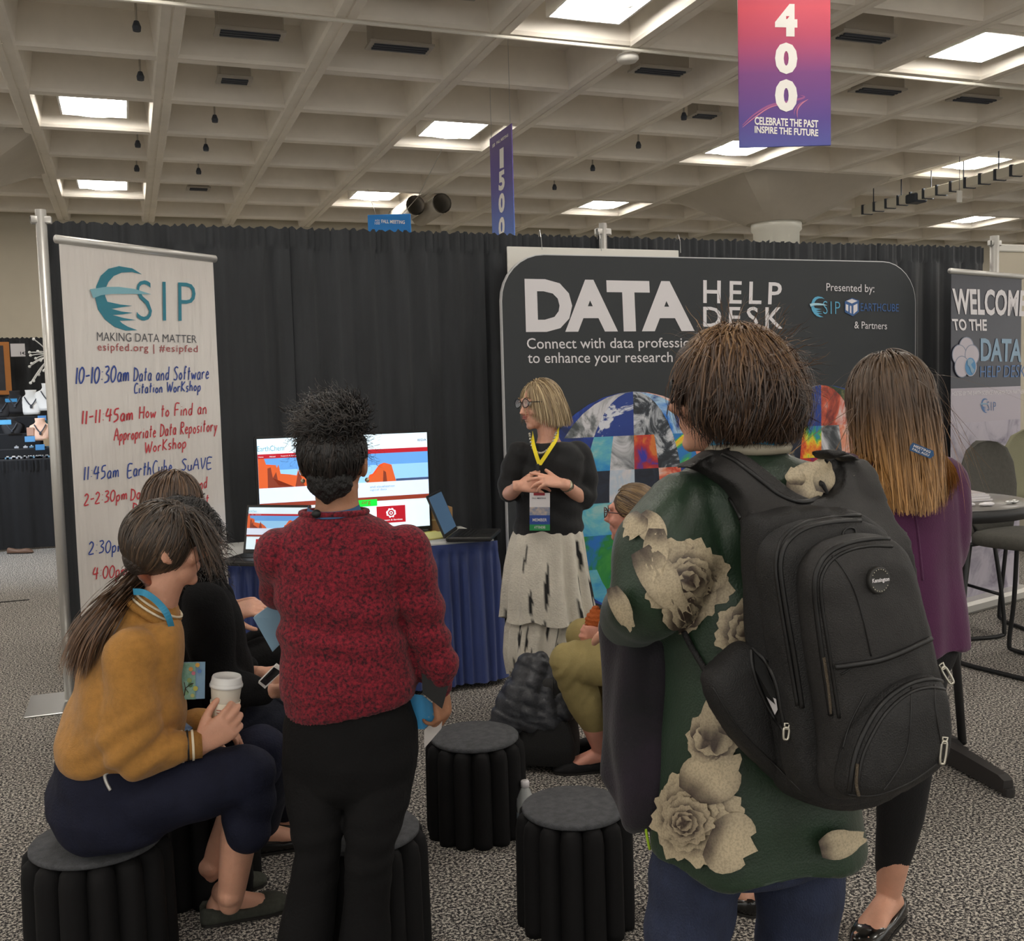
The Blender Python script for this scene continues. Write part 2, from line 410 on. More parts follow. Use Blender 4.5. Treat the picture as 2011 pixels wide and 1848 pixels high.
# ---- black pipe-and-drape wall
M_drape = mat('black_drape', srgb(46, 48, 51), .95, noise=(3, .16), bump=(350, .25), sheen=.25, stretch=(2.5, 1, .25))
def curtain(name, u0, u1, v, z0, z1, mt, parent, amp=.022, lam=.17, seed=0, ruffle=True):
    rs = np.random.RandomState(seed); n = int((u1-u0)/.012); zs = np.concatenate([np.linspace(z0, z1-.12, 12), np.linspace(z1-.10, z1, 6)])
    u = np.linspace(u0, u1, n); ph = np.cumsum(rs.uniform(.4, 1.6, n))*(.012/lam)*2*PI; a = np.interp(u, np.linspace(u0, u1, 9), rs.uniform(.35, 1, 9))
    ph2 = np.cumsum(rs.uniform(.2, 1.8, n))*(.012/.035)*2*PI
    V = []
    for z in zs:
        h = (z-z0)/(z1-z0); k = amp*(1.15-.45*h)
        yy = np.sin(ph+.35*h)*a*k + np.sin(ph*2.7+h)*k*.18
        if z > z1-.11: yy = yy*.4+np.sin(ph2)*.010
        zz = np.full(n, z)
        if z == z1 and ruffle: zz = zz+.008*np.sin(ph2*.7)+rs.uniform(-.003, .003, n)
        V.append(np.stack([u, v+yy, zz], 1))
    V = np.concatenate(V); m = len(zs)
    F = [(i*n+k, i*n+k+1, (i+1)*n+k+1, (i+1)*n+k) for i in range(m-1) for k in range(n-1)]
    return mesh_obj(name, V, F, mt, parent, True, world=True)
bd = empty('backdrop_curtain', (0, 5.73, 0)); tag(bd, 'black pipe-and-drape curtain wall behind the banners and the table', 'curtain')
edges = [-.33, .85, 1.95, 2.70, 3.75, 4.75, 5.62]
for k in range(6): curtain('curtain_panel', edges[k]-.01, edges[k+1]+.01, 5.73-.012*(k % 2), .02, 2.425, M_drape, bd, seed=k+3)
MB().tube([(-.33, 5.775, 2.36), (2.70, 5.775, 2.36)], .016, 10).tube([(2.72, 5.775, 2.36), (5.66, 5.775, 2.36)], .016, 10).build('crossbar', M_steel, bd, True, world=True)
M_alu = mat('aluminium_post', srgb(205, 203, 198), .38, metal=.55)
for (u, v, z, w_) in ((-.352, 5.66, 2.47, .026), (2.71, 5.70, 2.50, .024), (5.70, 5.69, 2.50, .03)):
    m = MB(); m.tube([(u, v, .02), (u, v, z)], w_, 14)
    m.bbox((u-.05, v-.02, z-.07), (u+.05, v+.02, z-.03), .006)
    m.build('upright_post', M_alu, bd, True, world=True)
    MB().bbox((u-.2, v-.2, 0), (u+.2, v+.2, .008), .003).build('base_plate', M_steel, bd, world=True)

# ---- roll-up banner with the hand-written agenda
M_vinyl = mat('glossy_vinyl', srgb(226, 220, 214), .22, noise=(2, .02), bump=(9, .55, .03), stretch=(1.6, 1, .22), coat=.5)
oL, oR = A(-.22, 4.48), A(.40, 4.985); d = oR-oL; LW = float(np.linalg.norm(d)); rz = math.atan2(d[1], d[0])
eb = plane_frame('agenda_banner', (*oL, 0), rz, 'white glossy roll-up banner with teal swoosh logo and hand-written workshop times', 'banner')
m = MB(); nx, nz = 24, 40; V = []
for j in range(nz+1):
    for i in range(nx+1):
        x = LW*i/nx; z = .09+(2.15-.09)*j/nz
        V.append((x, .0012*math.sin(i*.9+j*.25)*math.sin(j*.33), z))
m.add(V, [(j*(nx+1)+i, j*(nx+1)+i+1, (j+1)*(nx+1)+i+1, (j+1)*(nx+1)+i) for j in range(nz) for i in range(nx)])
m.build('banner_sheet', M_vinyl, eb, True)
MB().tube([(-.012, 0, 2.16), (LW+.012, 0, 2.16)], .017, 12).build('top_rail', M_alu, eb, True)
MB().bbox((-.03, -.10, 0), (LW+.03, .10, .085), .02).build('cassette_base', M_alu, eb)
MB().tube([(LW/2, .03, .08), (LW/2, .03, 2.15)], .009, 8).build('support_pole', M_alu, eb, True)
T1, T2 = ink('teal_print', (30, 128, 150), .25), ink('pale_teal_print', (130, 186, 200), .25)
def z3(L): return [(x/3.85, 420+y/3.85) for x, y in L]
def tri_poly(t, pts, m, off, name):
    from mathutils.geometry import tessellate_polygon
    F = tessellate_polygon([[Vector((x, y, 0)) for x, y in pts]])
    return mesh_obj(name, [P2(t, x, y, off) for x, y in pts], F, m, t, world=True)
LOGO_C = [(1075,458),(1000,412),(900,395),(820,415),(762,468),(727,548),(720,640),(742,725),(795,800),(866,855),(950,882),(1040,880),(965,852),(925,828),(905,808),(1030,803),(940,788),(852,765),(925,760),(1005,748),(920,738),(842,718),(920,706),(1000,695),(910,685),(812,664),(795,620),(797,570),(820,515),(860,470),(920,444),(1000,440)]
LOGO_B = [(680,570),(800,552),(900,552),(1020,568),(1145,608),(1000,605),(850,605),(765,615),(705,638)]
def logo(t, fn, m1, m2, off=.004):
    tri_poly(t, [fn(x, y) for x, y in LOGO_C], m1, off, 'logo_crescent')
    q = [fn(*c) for c in ((1030, 500), (1478, 520), (1035, 806), (1480, 815))]
    txt(t, 'SIP', q, m1, off+.0015, bold=-.012, spacing=1.25, name='logo_letters')
    tri_poly(t, [fn(x, y) for x, y in LOGO_B], m2, off+.003, 'logo_band')
logo(eb, lambda x, y: (x/3.85, 420+y/3.85), T1, T2, .0025)
K_grey, K_red, K_blue = ink('grey_print', (70, 72, 80), .3), ink('red_print', (170, 80, 80), .3), ink('blue_marker', (48, 76, 158), .5)
K_rmark = ink('red_marker', (205, 60, 70), .5)
txt(eb, 'MAKING DATA MATTER', z3([(733, 893), (1487, 918), (735, 960), (1487, 976)]), K_grey, .003, bold=-.008)
txt(eb, 'esipfed.org | #esipfed', z3([(737, 975), (1495, 995), (740, 1052), (1495, 1062)]), K_red, .003, bold=.005, spacing=1.15)
# single-stroke handwriting
G = {  # glyph: width, strokes in a box x 0..1 (times width), y 0 = baseline, 1 = ascender
'0': (.5, [[(.5,1),(.1,.75),(.05,.3),(.4,0),(.85,.25),(.9,.75),(.5,1)]]), '1': (.2, [[(.5,1),(.45,0)]]), '2': (.5, [[(.05,.8),(.4,1),(.8,.8),(.6,.45),(.05,0),(.95,.02)]]),
'3': (.5, [[(.05,.95),(.6,1),(.8,.8),(.35,.55),(.85,.4),(.75,.1),(.05,0)]]), '4': (.55, [[(.35,1),(.05,.45),(.95,.5)],[(.75,.95),(.65,0)]]), '5': (.5, [[(.9,1),(.3,.95),(.2,.6),(.7,.55),(.8,.2),(.1,0)]]),
'-': (.4, [[(.05,.48),(.95,.52)]]), ':': (.2, [[(.5,.7),(.52,.66)],[(.5,.25),(.52,.2)]]), ' ': (.3, []),
'a': (.42, [[(.85,.5),(.4,.55),(.1,.25),(.4,0),(.8,.2),(.85,.5),(.82,.1),(1,0)]]), 'b': (.4, [[(.1,1),(.1,0)],[(.1,.4),(.6,.5),(.85,.2),(.5,0),(.1,.05)]]), 'c': (.36, [[(.9,.45),(.4,.5),(.1,.2),(.5,0),(.95,.1)]]),
'd': (.42, [[(.85,.5),(.3,.5),(.1,.2),(.5,0),(.85,.3)],[(.88,1),(.85,0)]]), 'e': (.38, [[(.1,.28),(.85,.33),(.5,.55),(.1,.25),(.4,0),(.95,.1)]]), 'f': (.34, [[(.95,.9),(.6,1),(.4,.7),(.4,0)],[(.1,.5),(.8,.52)]]),
'h': (.4, [[(.1,1),(.1,0)],[(.1,.35),(.5,.55),(.8,.35),(.85,0)]]), 'i': (.18, [[(.5,.5),(.5,0)],[(.5,.75),(.55,.72)]]), 'k': (.4, [[(.1,1),(.1,0)],[(.8,.55),(.15,.25),(.9,0)]]), 'm': (.6, [[(.05,.5),(.1,0),(.15,.4),(.4,.5),(.48,0),(.55,.4),(.8,.5),(.9,0)]]),
'n': (.42, [[(.1,.5),(.12,0)],[(.12,.35),(.5,.55),(.8,.35),(.85,0)]]), 'o': (.4, [[(.5,.52),(.1,.25),(.5,0),(.9,.25),(.5,.52)]]), 'p': (.4, [[(.1,.5),(.1,-.4)],[(.1,.4),(.6,.52),(.85,.25),(.5,0),(.1,.05)]]),
'r': (.34, [[(.1,.5),(.15,0)],[(.15,.3),(.5,.52),(.9,.45)]]), 's': (.34, [[(.85,.5),(.3,.5),(.25,.3),(.8,.2),(.6,0),(.1,.02)]]), 't': (.36, [[(.5,.95),(.45,0)],[(.1,.62),(.9,.64)]]), 'u': (.42, [[(.1,.5),(.15,.1),(.5,0),(.8,.15),(.85,.5),(.88,0)]]),
'w': (.55, [[(.05,.5),(.25,0),(.5,.4),(.72,0),(.95,.5)]]), 'y': (.4, [[(.1,.5),(.45,.05)],[(.9,.5),(.2,-.4)]]),
'A': (.6, [[(0,0),(.5,1),(.95,0)],[(.2,.4),(.8,.42)]]), 'C': (.5, [[(.95,.9),(.5,1),(.1,.55),(.3,.05),(.95,.1)]]), 'D': (.55, [[(.15,1),(.12,0)],[(0,1),(.7,.85),(.95,.45),(.6,.08),(0,0)]]), 'E': (.5, [[(.95,1),(.1,.98),(.1,0),(.95,.02)],[(.1,.5),(.8,.52)]]),
'F': (.5, [[(.95,1),(.15,.98),(.1,0)],[(.1,.5),(.8,.52)]]), 'H': (.55, [[(.1,1),(.08,0)],[(.9,1),(.88,0)],[(.1,.5),(.9,.52)]]), 'K': (.5, [[(.12,1),(.1,0)],[(.9,.95),(.15,.45),(.95,0)]]), 'R': (.5, [[(.15,1),(.1,0)],[(.1,1),(.7,.95),(.75,.65),(.1,.5),(.9,0)]]),
'S': (.5, [[(.95,.9),(.5,1),(.15,.8),(.5,.55),(.85,.3),(.6,.02),(.05,.08)]]), 'V': (.5, [[(.05,1),(.45,0),(.95,1)]]), 'W': (.75, [[(.05,1),(.25,0),(.5,.8),(.7,0),(.98,1)]])}
def hand(t, s, a, b, h, m, rad=.0028, hx=1.0, seed=1):
    rs = np.random.RandomState(seed); mb = MB(); tot = sum(G[c][0]+.12 for c in s); a, b = A(*a), A(*b); dx = (b-a)/tot; up = A(0, -1)
    x = 0
    for c in s:
        wd, st = G[c]; j = rs.uniform(-.04, .04)
        for q in st:
            pts = [(a+dx*(x+wd*px)+up*h*(py+j)+A(h*.06*py, 0)) for px, py in q]
            pts = spline(pts, 3) if len(pts) > 2 else pts
            P = np.array([P2(t, p[0], p[1], .0025) for p in pts])
            # a flat marker stroke
            tg = np.gradient(P, axis=0); nv = A(math.sin(t.rotation_euler[2]), -math.cos(t.rotation_euler[2]), 0)
            sd = np.cross(tg, nv); sd /= np.maximum(np.linalg.norm(sd, axis=1, keepdims=True), 1e-9); k = len(P)
            mb.add(np.concatenate([P-sd*rad, P+sd*rad]), [(i, i+1, k+i+1, k+i) for i in range(k-1)])
        x += wd+.12
    return mb.build('handwriting', m, t, world=True)
hand(eb, '10-10:30am', (148, 754), (256, 748), 32, K_blue, .0034); hand(eb, 'Data and Software', (262, 748), (412, 744), 26, K_blue, seed=2)
hand(eb, 'Citation WorKshop', (263, 773), (396, 767), 20, K_blue, seed=3)
hand(eb, '11-11:45am', (160, 834), (264, 824), 26, K_rmark, .0034, seed=4); hand(eb, 'How to Find an', (273, 822), (408, 812), 24, K_rmark, seed=5)
hand(eb, 'Appropriate Data Repository', (224, 866), (428, 846), 24, K_rmark, seed=6); hand(eb, 'WorKshop', (284, 890), (368, 878), 22, K_rmark, seed=7)
hand(eb, '11:45am', (164, 944), (236, 936), 26, K_blue, seed=8); hand(eb, 'EarthCube', (250, 937), (340, 926), 26, K_blue, seed=9); hand(eb, 'SuAVE', (356, 924), (418, 920), 22, K_blue, seed=10)
hand(eb, '2-2:30pm', (165, 992), (252, 980), 22, K_rmark, seed=11); hand(eb, 'Data', (256, 982), (296, 978), 22, K_rmark, seed=12); hand(eb, 'and', (384, 962), (408, 958), 22, K_rmark, seed=13)
hand(eb, 'D', (260, 1008), (272, 1007), 20, K_rmark, seed=14); hand(eb, 'st', (396, 990), (412, 988), 18, K_rmark, seed=15)
hand(eb, '2:30pm', (174, 1088), (246, 1082), 24, K_blue, seed=16); hand(eb, '4:00pm', (182, 1138), (252, 1130), 24, K_rmark, seed=17); hand(eb, 'er', (410, 1082), (424, 1080), 18, K_rmark, seed=18)

# ---- white board hooked on the curtain, behind the big banner
wb = plane_frame('white_board', (2.10, 5.655, 0), 0, 'plain white sign board hooked over the curtain, behind the data help banner', 'sign')
q0, q1 = P2(wb, 996, 481), P2(wb, 1333, 491); MB().bbox((0, 0, 1.9), (q1[0]-q0[0], .012, 2.345), .003).build('board', M_white, wb)
wb.location.x = q0[0]
for k in (.18, .5, .95): MB().tube([(k*1.18, -.006, 2.33), (k*1.18-.01, -.02, 2.40), (k*1.18, .02, 2.445), (k*1.18+.01, .06, 2.44), (k*1.18+.01, .07, 2.41)], .0025, 5).build('wire_hook', M_steel, wb)

# ---- big black banner
db = plane_frame('data_help_banner', (0, 5.45, 0), 0, 'wide black display banner reading DATA HELP DESK with two mosaic globes', 'banner')
M_bl = mat('banner_black', srgb(40, 44, 47), .55, noise=(3, .04), bump=(500, .1)); M_edge = ink('banner_edge', (205, 205, 205), .4)
pL = P2(db, 985, 620); x0 = float(pL[0]); x1 = float(P2(db, 1798, 620)[0]); z1 = float(P2(db, 1400, 506)[2])
def rrect(x0, x1, z0, z1, r, y, n=8):
    out = []
    for (cx, cz, a0) in ((x1-r, z0+r, -PI/2), (x1-r, z1-r, 0), (x0+r, z1-r, PI/2), (x0+r, z0+r, PI)):
        for k in range(n+1): a = a0+PI/2*k/n; out.append((cx+r*math.cos(a), y, cz+r*math.sin(a)))
    return out
db.location.x = x0; wd_ = x1-x0
fixn(MB().poly(rrect(0, wd_, .04, z1, .26, 0), .03).build('frame_rim', M_edge, db)); fixn(MB().poly(rrect(.006, wd_-.006, .046, z1-.006, .255, -.004), .004).build('banner_face', M_bl, db))
for xx in (.4, wd_-.4): MB().bbox((xx-.03, -.18, 0), (xx+.03, .25, .04), .01).build('foot', M_steel, db)
W1 = ink('white_print', (222, 218, 220), .5)
txt(db, 'DATA', [(1030, 547), (1359, 553), (1033, 652), (1364, 650)], W1, .0055, bold=.045, spacing=.9)
txt(db, 'HELP', [(1381, 550), (1536, 555), (1381, 595), (1534, 598)], W1, .0055, bold=.012, spacing=1.35)
txt(db, 'DESK', [(1381, 602), (1537, 603), (1381, 642), (1537, 646)], W1, .0055, bold=.012, spacing=1.35)
txt(db, 'Connect with data professionals and experts', [(1034, 664), (1540, 662), (1036, 692), (1540, 686)], W1, .0055, bold=.004)
txt(db, 'to enhance your research and workflow', [(1036, 692), (1484, 690), (1037, 720), (1484, 716)], W1, .0055, bold=.004)
txt(db, 'Presented by:', [(1623, 556), (1717, 559), (1623, 576), (1717, 579)], W1, .008)
txt(db, '& Partners', [(1678, 631), (1742, 633), (1678, 645), (1742, 647)], W1, .008)
B1, B2 = ink('light_blue_print', (92, 172, 208), .5), ink('white_blue_print', (170, 210, 225), .5)
logo(db, lambda x, y: (1590+(x-680)*(60/800), 582+(y-395)*(41/490)), B1, B2, .008)
B3 = ink('cube_blue_print', (52, 92, 148), .5)
txt(db, 'EARTHCUBE', [(1690, 595), (1765, 597), (1690, 611), (1765, 612)], B3, .008)
shape(db, [[(1659, 592), (1673, 585), (1687, 590), (1687, 612), (1675, 621), (1659, 613)]], B3, .008, 'cube_emblem')
shape(db, [[(1662, 591), (1673, 587), (1684, 591), (1673, 596)], [(1661, 597), (1666, 599), (1666, 612), (1661, 609)], [(1669, 600), (1672, 601), (1672, 616), (1669, 614)], [(1676, 600), (1684, 596), (1684, 610), (1676, 617)]], W1, .0095, 'cube_faces')
# globes: a ring-and-meridian mosaic of printed satellite tiles
def tile_mat(k, stops, scale, detail=6, warp=1.5, pos=None):
    m, N, L, B = newmat('globe_print_%d' % k); B.inputs['Roughness'].default_value = .5
    tc = N.new('ShaderNodeTexCoord'); mp = N.new('ShaderNodeMapping'); mp.inputs['Location'].default_value = (k*3.1, 0, k*1.7); L.new(tc.outputs['Object'], mp.inputs[0])
    n = N.new('ShaderNodeTexNoise'); n.inputs['Scale'].default_value = scale; n.inputs['Detail'].default_value = detail; n.inputs['Distortion'].default_value = warp; n.inputs['Roughness'].default_value = .6
    L.new(mp.outputs[0], n.inputs[0]); r = N.new('ShaderNodeValToRGB'); e = r.color_ramp.elements
    pos = pos or list(np.linspace(.38, .62, len(stops)))
    e[0].position = pos[0]; e[0].color = srgb(*stops[0]); e[1].position = pos[-1]; e[1].color = srgb(*stops[-1])
    for p, c in zip(pos[1:-1], stops[1:-1]): x = e.new(p); x.color = srgb(*c)
    L.new(n.outputs['Fac'], r.inputs[0]); L.new(r.outputs[0], B.inputs['Base Color']); return m
cloud = [(58, 62, 66), (110, 114, 118), (196, 196, 200), (222, 220, 224)]
TM = {'cl': tile_mat(1, cloud, 3.5), 'cd': tile_mat(2, [(35, 40, 48), (60, 66, 74), (170, 174, 180), (210, 210, 214)], 5, warp=2.5),
 'bw': tile_mat(3, [(26, 52, 130), (30, 60, 140), (215, 218, 226), (225, 225, 230)], 2.4, pos=[.3, .54, .57, .7]), 'bl': tile_mat(4, [(20, 36, 86), (28, 60, 150), (44, 96, 196), (176, 196, 220)], 3, pos=[.36, .5, .62, .72]), 'sk': tile_mat(5, [(22, 100, 186), (44, 144, 204), (104, 184, 196), (196, 208, 190)], 1.8, pos=[.36, .5, .6, .72]),
 'rd': tile_mat(6, [(56, 50, 160), (150, 36, 70), (186, 40, 46), (200, 70, 44), (214, 120, 50)], 3.5), 'rb': tile_mat(7, [(40, 120, 190), (60, 170, 90), (235, 215, 50), (236, 130, 40), (196, 40, 40)], 2.2),
 'gn': tile_mat(8, [(30, 46, 30), (52, 70, 44), (110, 112, 70)], 5), 'or': tile_mat(9, [(222, 206, 204), (226, 150, 120), (200, 60, 40)], 4), 'bg': tile_mat(10, [(30, 120, 190), (80, 170, 190), (30, 120, 50)], 1.6),
 'pl': tile_mat(11, [(206, 206, 214), (180, 196, 212), (214, 208, 210)], 3), 'nv': tile_mat(12, [(18, 24, 40), (30, 40, 60), (160, 150, 120)], 6, pos=[.4, .6, .7])}
TB = [0, 53, 73, 90, 107, 127, 180]
def globe(cx, cz, R, table):
    off = -.008
    for r in range(6):
        cells = table[r]; nc = len(cells)
        for c in range(nc):
            a0, a1 = -PI/2+PI*c/nc, -PI/2+PI*(c+1)/nc; t0, t1 = math.radians(TB[r]), math.radians(TB[r+1]); pts = []
            def q(t, a): return (cx+R*math.sin(t)*math.sin(a), off, cz+R*math.cos(t))
            n = 6
            for k in range(n+1): pts.append(q(t0+(t1-t0)*k/n, a0))
            for k in range(1, n+1): pts.append(q(t1, a0+(a1-a0)*k/n))
            for k in range(1, n+1): pts.append(q(t1+(t0-t1)*k/n, a1))
            for k in range(1, n): pts.append(q(t0, a1+(a0-a1)*k/n))
            if r == 0: pts = pts[n//2*0:]
            pts = [p for i, p in enumerate(pts) if i == 0 or max(abs(p[0]-pts[i-1][0]), abs(p[2]-pts[i-1][2])) > 1e-5]
            fixn(MB().add(pts, [tuple(range(len(pts)))]).build('globe_tile', TM[cells[c]], db))
tabA = ["bl pc bw cd lb or".split(), "bl bl bl bl sk cl rd cd rb or or cl".split(), "bl cd cd nv nv pl nv or bl rb cd cl".split(), "bl bl sk sk sk sk rb bg cl or gn cl".split(), "sk bl bl gr gr gr sk bl cd cd bl bl".split(), "bl sk gr bl cd sk".split()]
tabB = ["or pc bw of gn bw".split(), "or or nv nv nv rb cl or pl pl bl bl".split(), "cd cd bl nv cd rd cl sk or or gn gn".split(), "bl bl sk sk sk sk rb bg cl or gn cl".split(), "sk bl bl rb gr gn sk bl cd cd bl bl".split(), "bl sk gr bl cd sk".split()]
TM['gr'] = tile_mat(13, [(30, 110, 190), (30, 130, 60), (60, 150, 60), (40, 110, 50)], 1.4); TM['lb'] = tile_mat(14, [(26, 60, 150), (40, 120, 210), (170, 205, 230), (30, 60, 140)], 2.0)
TM['pc'] = tile_mat(15, [(206, 206, 210), (210, 208, 212), (120, 124, 126), (70, 76, 76)], 3.2); TM['of'] = tile_mat(16, [(216, 208, 212), (218, 190, 184), (206, 90, 60), (120, 40, 36)], 2.6)
for (px, py), tb_ in (((1242, 769), tabA), ((1611, 756), tabB)):
    q = P2(db, px, py); RG = .64; globe(float(q[0])-x0, float(q[2])-RG, RG, tb_)

# ---- right roll-up banner
wbn = plane_frame('welcome_banner', (4.93, 5.27, 0), math.radians(16), 'grey roll-up banner reading WELCOME TO THE DATA HELP DESK, cut by right edge', 'banner')
xr = .86
M_navy = mat('banner_navy', srgb(58, 58, 68), .3, noise=(2, .06)); 
MB().box((0, 0, 1.33), (xr, .002, 2.19)).build('banner_top_print', M_navy, wbn)
M_lil = tile_mat(20, [(96, 88, 104), (150, 144, 158), (176, 170, 182), (184, 178, 188)], 4, 8, 1.2, pos=[.3, .42, .52, .7])
zq = float(P2(wbn, 1900, 762)[2]); zr = float(P2(wbn, 1900, 830)[2])
MB().box((0, -.002, .08), (xr, .0, zr)).build('photo_print', M_lil, wbn); MB().box((0, -.002, zr), (xr, .0, zq)).build('lilac_band', ink('lilac_print', (176, 168, 178), .35), wbn)
MB().tube([(-.015, 0, 2.20), (xr+.015, 0, 2.20)], .018, 10).build('top_rail', M_alu, wbn, True); MB().bbox((-.03, -.11, 0), (xr+.03, .09, .08), .02).build('cassette_base', M_alu, wbn)
txt(wbn, 'WELCOME', [(1870, 566), (2018, 570), (1874, 617), (2014, 622)], W1, .003, bold=.03, spacing=1.02)
txt(wbn, 'TO THE', [(1869, 626), (1938, 627), (1873, 649), (1938, 650)], W1, .003, bold=.03)
K1, K2 = ink('steel_blue_print', (128, 158, 182), .35), ink('mid_blue_print', (64, 104, 156), .35)
txt(wbn, 'DATA', [(1926, 664), (2008, 666), (1926, 709), (2006, 711)], K1, .003, bold=.03)
txt(wbn, 'HELP DESK', [(1925, 719), (2016, 716), (1925, 741), (2013, 741)], K2, .003)
txt(wbn, 'HOSTED BY THE EARTH SCIENCE INFORMATION PARTNERS', [(1870, 769), (2015, 765), (1870, 777), (2013, 773)], W1, .003)
logo(wbn, lambda x, y: (1925+(x-680)*(31/800), 782+(y-395)*(29/490)), K2, K1, .003)
def blob2(t, cx, cy, rx, ry, m, off, name='emblem_petal'):
    shape(t, [[(cx+rx*math.cos(a), cy+ry*math.sin(a)) for a in np.linspace(0, 2*PI, 25)[:-1]]], m, off, name)
lil = ink('pale_lilac_print', (186, 178, 186), .35); lil2 = ink('lilac_outline', (120, 130, 150), .35)
for k, (cx, cy, rx, ry) in enumerate(((1898, 680, 13, 17), (1884, 697, 13, 19), (1909, 697, 13, 19), (1889, 720, 13, 20))):
    blob2(wbn, cx, cy, rx+1.5, ry+1.5, lil2, .0055+.0008*k); blob2(wbn, cx, cy, rx, ry, lil, .006+.0008*k)
blob2(wbn, 1906, 720, 12, 19, lil, .0095); blob2(wbn, 1906, 720, 10.5, 17.5, ink('globe_blue_print', (60, 128, 176), .35), .0105)
shape(wbn, [[(1900, 706), (1908, 704), (1912, 710), (1907, 716), (1910, 722), (1914, 726), (1911, 735), (1907, 730), (1905, 722), (1900, 716)]], K1, .012, 'emblem_land')

# ---- table with pleated blue skirt
tx0, tx1, ty0, ty1 = float(WV(447, 1130, 5.04)[0]), 1.74, 5.04, 5.60
ux = WV(447, 1130, 4.97)
tb = empty('skirted_table', ((tx0+tx1)/2, (ty0+ty1)/2, 0)); tag(tb, 'folding table with white top and pleated navy blue satin skirt', 'table')
MB().bbox((tx0, ty0, .735), (tx1, ty1, .765), .008).build('table_top', ink('white_laminate', (214, 214, 210), .4), tb, world=True)
M_skirt = mat('blue_satin', srgb(50, 66, 122), .32, noise=(4, .1), sheen=.3, bump=(300, .1), stretch=(3, 3, .4))
path = []
for (a, b) in (((tx0-.01, ty1), (tx0-.01, ty0-.01)), ((tx0-.01, ty0-.01), (tx1+.01, ty0-.01)), ((tx1+.01, ty0-.01), (tx1+.01, ty1))):
    a, b = A(*a), A(*b); n = int(np.linalg.norm(b-a)/.009)
    nr = A((b-a)[1], -(b-a)[0])/np.linalg.norm(b-a)
    for k in range(n): path.append((a+(b-a)*k/n, nr))
V = []; zz = [.03, .2, .35, .5, .62, .68, .70, .715, .745, .752]; n = len(path); rs = np.random.RandomState(5); ph = np.cumsum(rs.uniform(.5, 1.5, n))*.009/.055*2*PI
for j, z in enumerate(zz):
    h = 1-z/.75
    for k, (p, nr) in enumerate(path):
        amp = .014*min(1, h*6) if z < .71 else .001
        o_ = amp*math.sin(ph[k])+amp*.8*h*math.sin(ph[k]*.31)+h*.045+(.004 if z > .71 else 0)
        V.append((p[0]+nr[0]*o_, p[1]+nr[1]*o_, z))
mesh_obj('skirt', V, [(j*n+k, j*n+k+1, (j+1)*n+k+1, (j+1)*n+k) for j in range(len(zz)-1) for k in range(n-1)], M_skirt, tb, True, world=True)
for sx in (tx0+.12, tx1-.12):
    MB().tube([(sx, ty0+.08, .735), (sx, ty0+.08, .0)], .014, 8).tube([(sx, ty1-.08, .735), (sx, ty1-.08, .0)], .014, 8).tube([(sx, ty0+.08, .25), (sx, ty1-.08, .25)], .01, 8).build('leg', M_steel, tb, True, world=True)

# ---- television
tvx0, tvx1, tvy = .0, .0, 5.40
tvf = plane_frame('television', (0, tvy, 0), 0, 'flat screen television on the skirted table showing a web page with red desert cliffs', 'television')
a, b = P2(tvf, 504, 862), P2(tvf, 838, 849.5); c = P2(tvf, 842, 1032)
X0, X1, Z1, Z0 = float(a[0]), float(b[0]), float((a[2]+b[2])/2), float(c[2]); tvf.location.x = X0
Wd, Hh = X1-X0, Z1-Z0
MB().bbox((-.012, .003, Z0-.02), (Wd+.012, .045, Z1+.012), .006).build('bezel', M_black, tvf)
MB().bbox((Wd*.2, .045, Z0+.05), (Wd*.8, .09, Z0+.35), .01).build('rear_housing', M_black, tvf)
MB().bbox((Wd*.46, .02, .775), (Wd*.54, .05, Z0), .006).build('stand_neck', M_black, tvf); MB().bbox((Wd*.28, -.09, .766), (Wd*.72, .11, .778), .005).build('stand_base', M_black, tvf)
def scr(name, c, e): return mat(name, srgb(*c), .4, emit=e)
